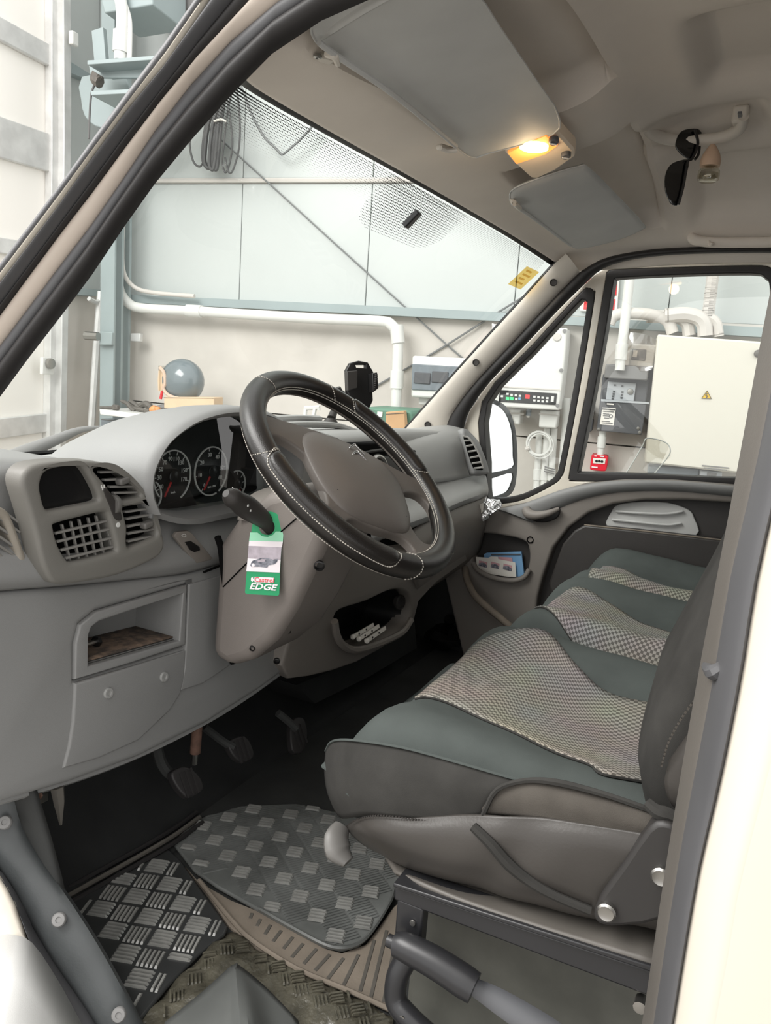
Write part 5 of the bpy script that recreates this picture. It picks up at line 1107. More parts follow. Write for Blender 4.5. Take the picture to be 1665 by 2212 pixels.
tube('rod', [(0.42,0.266,0.232),(0.42,0.269,0.185),(0.42,0.271,0.152)], .010, 'rust', rr_, n=10)
tube('rod_end', [(0.42,0.271,0.152),(0.42,0.272,0.129)], .006, 'steel', rr_, n=8, k=1)
# ---- handbrake
hb = thing('handbrake_lever', 'black handbrake lever lying beside the driver seat base', 'handbrake', (0.13,-0.393,0.199))
tube('grip', [(0.13,-0.29,0.206),(0.13,-0.305,0.208),(0.13,-0.341,0.205),(0.13,-0.376,0.198),(0.13,-0.39,0.195)], [.014, .0165, .0175, .018, .017], 'steel_black', hb, n=18)
tube('release_button', [(0.13,-0.279,0.207),(0.13,-0.292,0.207)], .0075, 'steel_black', hb, n=12, k=1)
tube('lever_arm', [(0.135,-0.386,0.192),(0.14,-0.418,0.183),(0.145,-0.472,0.167),(0.15,-0.534,0.143)], [.009, .013, .016, .016], 'panel_dark', hb, n=8, flat=.5)
tg2 = thing('bent_tube', 'bent dark steel tube under the handbrake', 'tube', (0.16,-0.294,0.088))
tube('tube_body', [(0.18,-0.284,0.201),(0.17,-0.289,0.164),(0.16,-0.282,0.136),(0.155,-0.285,0.108),(0.15,-0.307,0.097),(0.15,-0.349,0.079)], .014, 'steel_black', tg2, n=12)
lathe('tube_bolt', (0.14,-0.302,0.103), (-1, 0, 0), [(.004, -.004), (.004, .002), (0, .002)], 'steel', tg2, n=8)

# ================================================================ things on the ceiling
def visor(label, quad, edge, rear_cut=None):
    t = thing('sun_visor', label, 'sun visor', tuple(sum((V(p) for p in quad), Vector()) / len(quad)), 'sun visors')
    Q_ = cr(quad, 3, True); n = (V(quad[1]) - V(quad[0])).cross(V(quad[2]) - V(quad[0])).normalized()
    if n.z > 0: n = -n
    c = sum(Q_, Vector()) / len(Q_)
    rings = [[c.lerp(p, k) + n * h for p in Q_] for k, h in ((.0, .007), (.5, .0068), (.9, .006), (.97, .0045), (1, 0), (.97, -.005), (.0, -.007))]
    loft('padding', rings, 'visor_vinyl', t, caps=False, smooth=50)
    tube('welt', [p + n * .001 for p in Q_] , .0016, 'visor_vinyl', t, n=6, k=1, closed=True)
    return t, n
v1q = [(0.25,-0.028,1.272),(0.241,-0.051,1.278),(0.211,-0.13,1.287),(0.226,-0.196,1.298),(0.305,-0.219,1.305),(0.394,-0.216,1.305),(0.607,-0.207,1.305),(0.715,-0.203,1.302),(0.787,-0.176,1.292),(0.785,-0.064,1.268),(0.785,-0.031,1.262),(0.718,-0.025,1.262),(0.479,-0.031,1.264),(0.33,-0.021,1.267),(0.286,-0.017,1.268)]
v1, n1 = visor('large pale grey sun visor folded up above the steering wheel', v1q, None)
tube('edge_rod', [(0.265,-0.03,1.262),(0.305,-0.033,1.26),(0.457,-0.043,1.258),(0.692,-0.036,1.256)], .004, 'visor_vinyl', v1, n=8)
patch('header_flap', [[(0.28,-0.009,1.284),(0.248,-0.085,1.29),(0.219,-0.16,1.296)], [(0.283,-0.019,1.27),(0.244,-0.107,1.276),(0.22,-0.183,1.284)]], 'visor_vinyl', v1, k=3, thick=.004)
ck = thing('visor_bracket', 'pale clip with a screw holding the near sun visor', 'clip', (0.316,0.002,1.27), 'visor clips')
box('clip_plate', (0.32,0.007,1.272), (.045, .022, .012), 'white_trim', ck, ax=((.8, -.6, 0), (.6, .8, 0), (0, 0, 1)), bevel=.004)
lathe('clip_screw', (0.305,-0.002,1.265), (0, 0, -1), [(.006, 0), (.006, .003), (.003, .004), (0, .002)], 'steel', ck, n=12)
tube('clip_hook', [(0.296,-0.021,1.262),(0.299,-0.032,1.258),(0.323,-0.022,1.26)], .005, 'white_trim', ck, n=8)
ck2 = thing('visor_bracket', 'small pale clip at the middle end of the near sun visor', 'clip', (0.725,-0.004,1.262), 'visor clips')
box('clip_plate', (0.728,-0.0,1.264), (.035, .016, .010), 'white_trim', ck2, ax=((.9, -.4, 0), (.4, .9, 0), (0, 0, 1)), bevel=.004)
tube('clip_hook', [(0.696,-0.006,1.256),(0.708,-0.015,1.254),(0.714,-0.03,1.256)], .004, 'white_trim', ck2, n=8)
v2q = [(1.019,-0.023,1.245),(0.965,-0.052,1.25),(0.97,-0.114,1.272),(0.993,-0.17,1.292),(1.018,-0.184,1.294),(1.211,-0.2,1.285),(1.443,-0.221,1.268),(1.487,-0.211,1.262),(1.504,-0.147,1.24),(1.538,-0.059,1.228),(1.495,-0.032,1.226),(1.237,-0.03,1.23),(1.083,-0.014,1.24)]
v2, n2 = visor('smaller pale grey sun visor folded up on the passenger side', v2q, None)
tube('edge_rod', [(1.051,-0.019,1.238),(1.221,-0.035,1.228),(1.484,-0.036,1.224)], .004, 'visor_vinyl', v2, n=8)
ck3 = thing('visor_bracket', 'pale clip at the corner of the passenger sun visor', 'clip', (1.039,-0.029,1.235), 'visor clips')
tube('clip_hook', [(1.027,-0.026,1.24),(1.016,-0.037,1.23),(1.07,-0.03,1.232)], .0055, 'white_trim', ck3, n=8)
# courtesy lamp
lm = thing('courtesy_lamp', 'lit amber courtesy lamp between the two sun visors', 'lamp', (0.865,-0.129,1.285))
lq = [V(p) for p in [(0.809,-0.081,1.275),(0.801,-0.09,1.277),(0.782,-0.133,1.286),(0.774,-0.175,1.296),(0.784,-0.181,1.297),(0.875,-0.191,1.288),(0.899,-0.187,1.284),(0.94,-0.141,1.272),(0.962,-0.098,1.264),(0.953,-0.087,1.264),(0.858,-0.084,1.268)]]
prism('housing', lq, (0, 0, .025), 'lamp_white', lm, bevel=.004)
lens = [V(p) + V(0, 0, -.003) for p in [(0.808,-0.087,1.275),(0.788,-0.131,1.284),(0.779,-0.166,1.292),(0.829,-0.174,1.287),(0.85,-0.147,1.28),(0.859,-0.088,1.268)]]
prism('lens', lens, (0, 0, .006), 'amber', lm, bevel=.002)
lathe('bulb', V((0.811,-0.135,1.277)), (0, 0, -1), [(.026, -.006), (.026, 0), (.018, .002), (0, .003)], 'amber_hot', lm, n=20)
for p in [(0.798,-0.175,1.283),(0.874,-0.177,1.279)]:
    X, Y, Z = V(.7, -.7, 0), V(.7, .7, 0), V(0, 0, 1)
    lathe('switch', p, (-.3, -.2, -1), [(.009, -.006), (.009, .001), (.007, .003), (0, .003)], 'panel_dark', lm, n=14)
    box('switch_line', V(p) + V(0, 0, -.004), (.014, .002, .002), 'print_white', lm, ax=(X, Y, Z))
ld = bpy.data.lights.new('courtesy_glow', 'POINT'); ld.energy = .12; ld.color = (1, .72, .42); ld.shadow_soft_size = .02
lo_ = bpy.data.objects.new('courtesy_glow', ld); COL.objects.link(lo_); lo_.location = V((0.811,-0.135,1.277)) - V(0, 0, .02)
# grab handle
gh = thing('grab_handle', 'pale ceiling grab handle with sunglasses hooked over it', 'handle', (1.221,-0.344,1.42))
tube('grip_bar', [(1.124,-0.264,1.405),(1.148,-0.269,1.392),(1.182,-0.298,1.385),(1.197,-0.352,1.383),(1.195,-0.405,1.385),(1.172,-0.437,1.392),(1.142,-0.445,1.405)], [.010, .012, .012, .011, .012, .012, .010], 'white_trim', gh, n=12)
for p in [(1.153,-0.262,1.412),(1.158,-0.438,1.412)]: box('mount', p, (.034, .030, .034), 'white_trim', gh, bevel=.006)
for p in [(1.089,-0.276,1.394),(1.091,-0.443,1.394)]: box('mount_slot', p, (.024, .007, .004), 'panel_dark', gh)
# sunglasses hanging by one arm
sg = thing('sunglasses', 'black sunglasses hanging from the grab handle', 'sunglasses', (1.113,-0.353,1.24))
SGN = V(-.9, -.42, 0).normalized()
plate('lens', cr([(1.1777,-0.325,1.3956),(1.1853,-0.3413,1.4029),(1.1942,-0.3604,1.4013),(1.1949,-0.362,1.3754),(1.1924,-0.3567,1.3498),(1.1866,-0.3442,1.3454),(1.1764,-0.3223,1.3622),(1.1747,-0.3187,1.3773)], 3, True), [], SGN, .004, 'lens_dark', sg, bevel=.001)
plate('lens', cr([(1.1725,-0.314,1.3308),(1.1808,-0.3318,1.341),(1.1882,-0.3475,1.3402),(1.1872,-0.3454,1.3018),(1.1853,-0.3413,1.2648),(1.1828,-0.3359,1.2516),(1.1768,-0.3231,1.2563),(1.1715,-0.3119,1.2767),(1.1693,-0.3072,1.3085)], 3, True), [], SGN, .004, 'lens_dark', sg, bevel=.001)
tube('bridge', [(1.1834,-0.351,1.3998),(1.1877,-0.3603,1.3736),(1.1847,-0.3537,1.3444),(1.1811,-0.346,1.3367),(1.1801,-0.344,1.2911),(1.1779,-0.3392,1.2523)], .003, 'black_plastic', sg, n=8)
tube('temple_arm', [(1.2313,-0.3556,1.4095),(1.2326,-0.3584,1.3675),(1.2297,-0.3523,1.3532)], .003, 'black_plastic', sg, n=8)
# perfume bottle on a string
pfm = thing('perfume_bottle', 'small hanging perfume bottle with wooden cap on a string', 'bottle', (1.2,-0.388,1.303))
pb_ = V((1.2,-0.388,1.3))
bt = lathe('glass_body', pb_, (0, 0, 1), [(0, 0), (.016, 0), (.021, .004), (.022, .012), (.021, .022), (.015, .028), (.010, .03)], 'bottle_glass', pfm, n=20)
lathe('liquid', pb_ + V(0, 0, .003), (0, 0, 1), [(0, 0), (.016, 0), (.019, .006), (.0185, .014), (0, .0141)], 'bottle_glass', pfm, n=20)
lathe('wooden_cap', pb_ + V(0, 0, .03), (0, 0, 1), [(0, 0), (.020, 0), (.0205, .012), (.017, .024), (.010, .036), (.004, .044), (0, .044)], 'perfume_cap', pfm, n=20)
tube('string', [pb_ + V(0, 0, .07), pb_ + V(0, -.002, .09), V((1.2,-0.38,1.388))], .0022, 'paper', pfm, n=6)
# second handle over the passenger door
gh2 = thing('grab_handle', 'pale grab handle lying flat above the passenger door', 'handle', (1.6,-0.414,1.257))
tube('grip_bar', [(1.6,-0.319,1.266),(1.585,-0.328,1.252),(1.58,-0.374,1.244),(1.58,-0.46,1.243),(1.58,-0.532,1.244)], .013, 'headliner', gh2, n=10)
tube('coat_hook', [(1.57,-0.364,1.246),(1.565,-0.37,1.234),(1.56,-0.374,1.24)], .004, 'headliner', gh2, n=8)
# ---- phone holder on the dash top
phn = thing('phone_holder', 'black phone holder with clamp jaws on the dash top', 'phone holder', (1.193,0.46,0.706))
PN = V(-.62, -.78, .1).normalized()
fr_o = [(1.1683,0.4374,0.8614),(1.1784,0.432,0.8813),(1.1972,0.418,0.8888),(1.2179,0.4011,0.8858),(1.2285,0.3898,0.8637),(1.2367,0.3791,0.8304),(1.2253,0.3853,0.8077),(1.2255,0.3824,0.787),(1.2162,0.3871,0.7658),(1.2025,0.3979,0.765),(1.1774,0.4203,0.7842),(1.1681,0.4307,0.8076)]
fr_h = [(1.1895,0.4226,0.8774),(1.2124,0.4047,0.8793),(1.2121,0.4039,0.8709),(1.1913,0.4203,0.8704)]
plate('cradle', fr_o, [fr_h], PN, .016, 'black_plastic', phn, bevel=.003)
prism('clamp_jaw', [(1.1412,0.4198,0.8593),(1.1647,0.4017,0.8635),(1.1628,0.3974,0.8184),(1.1421,0.4128,0.81)], PN * -.02, 'dark_plastic', phn, bevel=.002)
jw = prism('clamp_jaw', [(1.1973,0.3752,0.8589),(1.2089,0.3664,0.8622),(1.2104,0.36,0.8216),(1.1974,0.3687,0.8088)], PN * -.03, 'black_plastic', phn, bevel=.002)
for q in range(9): box('jaw_tooth', V((1.2066,0.3676,0.8572)) + V(0, 0, -.0046 * q - .002), (.012, .004, .002), 'dark_plastic', jw)
tube('neck', [(1.216,0.455,0.79),(1.182,0.46,0.797),(1.172,0.465,0.814)], [.012, .013, .010], 'dark_plastic', phn, n=10)
tube('arm', [(1.194,0.46,0.799),(1.162,0.46,0.763),(1.126,0.45,0.734)], [.010, .009, .012], 'dark_plastic', phn, n=10)
lathe('suction_foot', V((1.122,0.45,0.706)), (0, -.1, 1), [(.05, 0), (.05, .006), (.035, .012), (.02, .02), (.012, .03), (0, .031)], 'dark_plastic', phn, n=24)
# ---- wipers lying on the cowl outside
for nm, pts, lab in (('wiper_arm', [(0.21,0.56,0.658),(0.274,0.6,0.662),(0.376,0.66,0.672),(0.472,0.7,0.685),(0.571,0.74,0.698),(0.671,0.78,0.695),(0.796,0.82,0.689)], 'grey wiper arm crossing the lower left of the windscreen'), ('wiper_arm', [(1.294,0.78,0.682),(1.403,0.78,0.686),(1.533,0.76,0.673),(1.648,0.74,0.662)], 'thin grey wiper arm behind the steering wheel')):
    w_ = thing(nm, lab, 'wiper', pts[3], 'windscreen wipers')
    tube('arm', pts, [.020, .019, .016, .012, .008, .006, .006] if 'left' in lab else [.004, .006, .008], 'panel_grey', w_, n=8, flat=.5)
# ---- door mirror outside the quarter glass
dm = thing('door_mirror', 'large two-part door mirror outside the passenger quarter glass', 'mirror', (1.93,0.24,0.469))
DMN = V(-.52, -.85, 0).normalized()
mo = cr([(1.8371,0.3368,0.7809),(1.886,0.3069,0.7955),(1.9292,0.2805,0.7912),(1.9723,0.2541,0.7629),(2.0041,0.2347,0.6996),(2.023,0.2231,0.6101),(2.0285,0.2197,0.5272),(2.0212,0.2242,0.4772),(1.9912,0.2426,0.453),(1.9216,0.2851,0.4387),(1.8517,0.3279,0.4492),(1.8186,0.3481,0.625)], 3, True)
mc_ = sum(mo, Vector()) / len(mo)
loft('housing', [mo, [mc_.lerp(p, 1.0) - DMN * .03 for p in mo], [mc_.lerp(p, .8) - DMN * .08 for p in mo], [mc_ - DMN * .10] * len(mo)], 'mirror_body', dm, caps=False, smooth=50)
plate('bezel', shift(mo, DMN * .002), [cr([(1.8452,0.3319,0.7658),(1.8875,0.306,0.78),(1.9255,0.2828,0.7769),(1.963,0.2598,0.7514),(1.9943,0.2407,0.6913),(2.0094,0.2314,0.6018),(2.0103,0.2309,0.5606),(1.9287,0.2808,0.5417),(1.8607,0.3224,0.5328)], 3, True), cr([(1.8626,0.3212,0.5135),(1.9307,0.2796,0.5221),(2.0107,0.2306,0.5407),(2.0057,0.2337,0.486),(1.9791,0.25,0.465),(1.9201,0.2861,0.4535),(1.8644,0.3201,0.4585)], 3, True)], DMN, .006, 'mirror_body', dm, bevel=.001)
plate('mirror_glass', inset(shift(mo, DMN * -.002), .006), [], DMN, .003, 'mirror_glass', dm)
# ---- small loose things
_b0 = po2[0].lerp(po3[0], .45).lerp(po2[7].lerp(po3[7], .45), .25) + V(0, 0, .012); _b1 = po2[0].lerp(po3[0], .5).lerp(po2[7].lerp(po3[7], .5), .68) + V(0, 0, .012)
bt_ = thing('bolt', 'small steel bolt lying in the open dash pocket', 'bolt', tuple(_b0))
tube('shank', [_b0, _b1], .0042, 'steel', bt_, n=8, k=1)
lathe('head', _b1, tuple(_b1 - _b0), [(.009, 0), (.009, .006), (0, .007)], 'black_plastic', bt_, n=6)
for q, (a, b) in enumerate(zip([(0.929,0.235,0.239),(0.941,0.225,0.233),(0.963,0.215,0.224)], [(1.059,0.25,0.231),(1.071,0.24,0.227),(1.089,0.23,0.219)])):
    k_ = thing('fuse_strip', ('rearmost', 'middle', 'front')[q] + ' of three white plastic strips in the console cubby', 'strip', a, 'white strips in the cubby')
    a, b = V(a), V(b); t = (b - a).normalized(); u = V(0, -1, .3).normalized(); w = t.cross(u)
    box('strip_body', (a + b) / 2, ((b - a).length, .005, .010), 'paper', k_, ax=(t, u, w), bevel=.001)
    for s in (.25, .6): box('strip_notch', a.lerp(b, s) + u * .003, (.006, .002, .004), 'black_plastic', k_, ax=(t, u, w))
    lathe('strip_foot', a, tuple(-t), [(.006, -.004), (.007, .0), (.004, .005), (0, .006)], 'paper', k_, n=10)
fo = thing('foil_wrapper', 'crumpled silver wrapper stuffed in the dash end', 'wrapper', (1.63,0.172,0.468))
random.seed(3)
rings = []
for i in range(9):
    c = V((1.6,0.181,0.442)).lerp(V((1.62,0.146,0.502)), i / 8); r = (.010, .016, .02, .016, .022, .028, .03, .026, .012)[i]
    rings.append([c + V(random.uniform(.6, 1.15) * r * math.cos(a) * .7, random.uniform(.6, 1.15) * r * math.sin(a), random.uniform(-.5, 1) * r * .9 * math.sin(a + 1)) for a in [2 * PI * q / 11 for q in range(11)]])
loft('crumpled_sheet', rings, 'foil', fo, smooth=10)
prism('card_strip', [(1.6,0.194,0.483),(1.6,0.18,0.491),(1.6,0.178,0.442),(1.6,0.191,0.434)], (.002, 0, 0), 'paper', fo, smooth=0)
# leaflets in the door pocket
lf = thing('booklet', 'pale blue booklet standing in the passenger door pocket', 'booklet', (1.685,0.101,0.255))
plate('cover', [(1.685,0.193,0.311),(1.685,0.182,0.318),(1.685,0.071,0.34),(1.685,0.054,0.265),(1.685,0.083,0.254),(1.685,0.18,0.26)], [], (-1, 0, 0), .008, 'paper_blue', lf)
plate('spine', [(1.682,0.168,0.316),(1.682,0.072,0.334),(1.682,0.072,0.33),(1.682,0.168,0.312)], [], (-1, 0, 0), .001, 'panel_dark', lf)
plate('cover_picture', [(1.682,0.143,0.312),(1.682,0.098,0.317),(1.682,0.092,0.292),(1.682,0.138,0.287)], [], (-1, 0, 0), .001, 'paper_pink', lf)
lf2 = thing('leaflet', 'white leaflet with three small car pictures in the door pocket', 'leaflet', (1.672,0.143,0.25))
plate('sheet', [(1.672,0.214,0.301),(1.672,0.173,0.305),(1.672,0.164,0.311),(1.672,0.141,0.314),(1.672,0.139,0.307),(1.672,0.083,0.306),(1.672,0.075,0.26),(1.672,0.103,0.256),(1.672,0.159,0.254),(1.672,0.208,0.264)], [], (-1, 0, 0), .001, 'paper', lf2)
for p in [(1.671,0.188,0.283),(1.671,0.147,0.286),(1.671,0.106,0.287)]:
    c_ = V(p); pc = plate('picture', [c_ + V(0, a, b) for a, b in ((.014, .009), (-.014, .0075), (-.014, -.011), (.014, -.0095))], [], (-1, 0, 0), .0006, 'paper_pink', lf2)
    plate('picture_car', [c_ + V(-.0006, a, b) for a, b in ((.014, -.001), (.004, .004), (-.006, .003), (-.014, -.003), (-.014, -.0105), (.014, -.009))], [], (-1, 0, 0), .0005, 'tag_car', pc)

pbg = thing('plastic_bag', 'crumpled glossy black bag on the dark passenger floor', 'bag', (1.712,0.302,-0.04))
random.seed(11); _c = V((1.712,0.302,-0.04)); rings = []
for i in range(8):
    a = PI * i / 7; rings.append([_c + V(.10 * math.sin(a) * math.cos(b) * random.uniform(.7, 1.15), .07 * math.sin(a) * math.sin(b) * random.uniform(.7, 1.15), .045 + .045 * math.cos(a) * random.uniform(.6, 1.1)) for b in [2 * PI * q / 12 for q in range(12)]])
loft('crumpled_film', rings, 'bag_black', pbg, smooth=12)
tube('bag_knot', [_c + V(0, 0, .08), _c + V(-.02, -.01, .11)], [.012, .02], 'bag_black', pbg, n=8, k=2)

# ================================================================ workshop beyond the van
GZ = -.62
struct(box('floor', (2.0, 1.5, GZ - .05), (16, 14, .1), 'concrete_floor'), 'grey concrete workshop floor')
wf = struct_root('wall_far', (3.3331,1.4258,0.3379), 'pale panelled workshop wall above a concrete plinth')
seams = [V(p) for p in [(2.9725,3.4705,1.5321),(3.164,2.3846,1.5517),(3.3022,1.6009,1.5658),(3.448,0.7741,1.3458),(3.5828,0.0096,1.3278),(3.7106,-0.7154,1.3132),(3.8335,-1.4124,1.3023)]]
zr = V((3.1874,2.2517,1.2093)).z; zl = V((3.1825,2.2795,1.867)).z
for i, (a, b) in enumerate(zip(seams, seams[1:])):
    g = WU * .0015
    for z0, z1 in ((zr, zl), (zl + .03, zl + 2.6)):
        lo_p = [V(a.x, a.y, z0) - g, V(b.x, b.y, z0) + g, V(b.x, b.y, z1) + g, V(a.x, a.y, z1) - g]
        prism('panel', lo_p, WN * .06, 'wall_panel', wf, bevel=.004)
tube('panel_lip', [V(seams[0].x, seams[0].y, zl + .015) - WN * .012, V(seams[3].x, seams[3].y, zl + .015) - WN * .012], .014, 'pipe_grey', wf, n=6, k=1)
zj = V((3.4772,0.6081,0.5621)).z
for z0, z1 in ((zj + .004, zr), (GZ, zj - .004)):
    prism('concrete_slab', [V(seams[0].x, seams[0].y, z0) + WU * .0, V(seams[-1].x, seams[-1].y, z0), V(seams[-1].x, seams[-1].y, z1), V(seams[0].x, seams[0].y, z1)], WN * .08, 'concrete', wf)
prism('wall_backing', [V(p.x, p.y, z) + WN * .06 for p, z in ((seams[0], GZ), (seams[-1], GZ), (seams[-1], 4.2), (seams[0], 4.2))], WN * .03, 'concrete', wf)
rt = struct(prism('trim_rail', [(2.9546,3.1692,1.2115),(3.2618,1.4269,1.2107),(3.4223,0.5166,1.203),(3.5549,-0.2355,1.1937),(3.6757,-0.9205,1.1859),(3.677,-0.9279,1.1402),(3.556,-0.2415,1.1499),(3.4231,0.5122,1.1613),(3.2624,1.4235,1.1638),(2.9546,3.1689,1.1644)], WN * .07, 'green_steel'), 'grey green steel rail along the wall')
# gate wall on the left
gw = struct_root('wall_left', (2.8412,3.3239,0.7344), 'white wall strip beside the sectional gate')
prism('panel', [(2.7294,3.3042,3.6889),(2.9774,3.3479,3.8423),(3.0066,3.3531,1.0284),(2.7041,3.2997,1.0056)], GNRM * .06, 'wall_panel', gw)
prism('concrete_slab', [(2.7015,3.2952,1.167),(3.0018,3.3482,1.1995),(3.0235,3.352,-0.3342),(2.6633,3.2885,-0.2673)], GNRM * .06, 'concrete', gw)
prism('cross_rail', [(2.6609,3.2312,1.2163),(2.9357,3.2796,1.2324),(2.9357,3.2797,1.1934),(2.6605,3.2311,1.1742)], GNRM * .06, 'green_steel', gw)
prism('cross_rail', [(2.6903,3.2364,2.4381),(2.8443,3.2635,2.4332),(2.8442,3.2635,2.396),(2.6898,3.2363,2.3828)], GNRM * .06, 'green_steel', gw)
d2 = struct_root('door_2', (2.1728,3.2061,0.4716), 'bright white sectional gate with galvanised rails')
gp = [((-500,-500),(113,-420)), ((-500,-195),(113,125)), ((-500,150),(113,330)), ((-500,470),(113,545)), ((-500,985),(113,908)), ((-500,1330),(113,1150))]
gl = [(1.1686,3.029,2.9003),(1.1331,3.0227,2.4081),(1.0925,3.0156,1.8462),(1.0539,3.0088,1.3109),(0.9852,2.9966,0.3583),(0.9377,2.9883,-0.2997)]
gr_ = [(2.6147,3.284,3.6605),(2.5972,3.2809,2.4267),(2.5901,3.2796,1.927),(2.5825,3.2783,1.3918),(2.5688,3.2759,0.4293),(2.5592,3.2742,-0.2487)]
for i in range(5):
    prism('gate_panel', [gl[i], gr_[i], gr_[i + 1], gl[i + 1]], GNRM * .05, 'gate_white', d2, bevel=.004)
for i, w in zip(range(1, 5), (.055, .10, .04, .055)):
    a, b = V(gl[i]) - GNRM * .03, V(gr_[i]) - GNRM * .03
    prism('gate_rail', [a + ZU * w, b + ZU * w, b - ZU * w, a - ZU * w], GNRM * .03, 'galv', d2, bevel=.006)
prism('gate_post', [(2.5616,3.2238,3.5736),(2.6331,3.2364,3.6178),(2.6297,3.2358,2.0205),(2.6034,3.2312,0.9998),(2.5615,3.2238,-0.241),(2.4764,3.2088,-0.2252),(2.5172,3.216,0.9933),(2.5425,3.2205,1.9955)], GNRM * .05, 'galv', d2, bevel=.004)
prism('gate_post', [(2.5998,3.19,3.588),(2.6518,3.1991,3.6201),(2.6573,3.2001,2.1474),(2.6209,3.1937,1.0025),(2.5774,3.186,-0.2374),(2.53,3.1777,-0.2286),(2.5674,3.1842,0.9985),(2.5969,3.1894,2.0084)], GNRM * .05, 'galv', d2, bevel=.004)
pl_ = plate('latch_plate', [(2.4239,3.1691,0.8035),(2.5149,3.1851,0.8014),(2.5062,3.1836,0.7064),(2.4187,3.1682,0.7104)], [], -GNRM, .02, 'white_box', d2, bevel=.004)
lathe('latch_knob', V((2.4655,3.1713,0.7714)), -GNRM, [(.03, 0), (.03, .02), (0, .022)], 'steel', d2, n=12)
box('post_clip', (2.6444,3.1674,2.534), (.03, .05, .07), 'white_box', d2, ax=(GNRM, V(GNRM.y, -GNRM.x, 0), ZU), bevel=.006)
# steel column in the corner
sc_ = thing('steel_column', 'grey green steel column in the workshop corner', 'column', (2.8414,3.0622,0.1832))
prism('flange', [(2.74,3.0617,3.6401),(2.7535,2.985,3.6305),(2.7564,2.9684,1.5401),(2.7547,2.9782,0.3122),(2.738,3.0728,0.303),(2.7395,3.0646,1.5387)], WN * .02, 'green_steel', sc_, bevel=.004)
prism('web', [(2.8379,3.0823,3.7014),(2.847,3.0303,3.6949),(2.8508,3.009,1.5578),(2.8489,3.0197,0.3027),(2.8384,3.0794,0.297),(2.8408,3.0657,1.557)], WN * .02, 'green_steel', sc_)
prism('flange', [(2.9306,3.1324,3.7664),(2.9415,3.0706,3.7587),(2.9461,3.0442,1.5756),(2.9447,3.0524,0.2941),(2.9328,3.1199,0.2876),(2.9342,3.1116,1.5746)], WN * .02, 'green_steel', sc_, bevel=.004)
prism('clamp_plate', [(2.7044,3.0328,0.9726),(2.7194,2.9478,0.9718),(2.7189,2.9506,0.9003),(2.7039,3.0359,0.8954)], WN * .03, 'green_steel', sc_, bevel=.004)
prism('clamp_plate', [(2.9305,3.0177,0.9788),(2.9425,2.9497,0.9824),(2.942,2.9523,0.9326),(2.93,3.0205,0.9316)], WN * .03, 'galv', sc_, bevel=.004)
lathe('clamp_bolt', V((2.6791,3.0615,0.9432)), WU, [(.025, -.04), (.025, .05), (0, .051)], 'steel', sc_, n=8)
# crane bracket and beams at the top
cb_ = thing('crane_bracket', 'grey green steel corbel with crossbeam high on the column', 'bracket', (2.661,2.9338,2.2448))
prism('top_beam', [(2.4782,2.8187,2.739),(2.5369,2.4855,2.7757),(2.5375,2.4823,2.5686),(2.4879,2.7637,2.5482)], WN * .3, 'green_steel', cb_, bevel=.006)
prism('cross_beam', [(2.4284,2.813,2.3055),(2.5357,2.2048,2.3091),(2.5362,2.202,2.205),(2.4313,2.7965,2.2286)], WN * .02, 'green_steel', cb_, bevel=.004)
prism('beam_flange', [(2.3428,2.7228,2.272),(2.4479,2.1264,2.277),(2.448,2.126,2.2609),(2.3428,2.7228,2.2509)], WN * .2, 'green_steel', cb_, bevel=.003)
prism('beam_flange', [(2.3465,2.7015,2.1311),(2.4486,2.1226,2.1311),(2.4487,2.1221,2.1148),(2.3465,2.7015,2.1097)], WN * .2, 'green_steel', cb_, bevel=.003)
prism('corbel', cr([(2.5483,2.9971,2.2945),(2.5956,2.7286,2.2949),(2.5983,2.7132,2.1367),(2.5809,2.8121,2.0364),(2.5631,2.9132,2.0457),(2.5512,2.9803,2.0983),(2.5472,3.0034,2.18)], 2, True), WN * .04, 'green_steel', cb_, bevel=.006)
prism('stiffener', [(2.4573,2.8219,2.462),(2.4694,2.7532,2.4754),(2.4724,2.7363,2.3236),(2.4602,2.8054,2.318)], WN * .03, 'green_steel', cb_, bevel=.003)
tube('beam_hook', [(2.3966,2.7053,2.2251),(2.3947,2.7162,2.1997),(2.3986,2.6944,2.186)], .03, 'tool_dark', cb_, n=8)
tube('hook_cable', [(2.3947,2.7162,2.1933),(2.3899,2.7435,2.1403),(2.3879,2.7547,2.0536),(2.3869,2.7604,1.9218)], .006, 'cable_dark', cb_, n=6)
rb_ = thing('roof_beam', 'dark grey roof purlin above the crane bracket', 'beam', (2.6335,2.5137,2.6118))
prism('purlin', [(2.7886,2.9009,2.9322),(2.9053,2.2391,2.9022),(2.9068,2.2308,2.68),(2.7982,2.8464,2.6872)], WN * .2, 'panel_grey', rb_, bevel=.006)
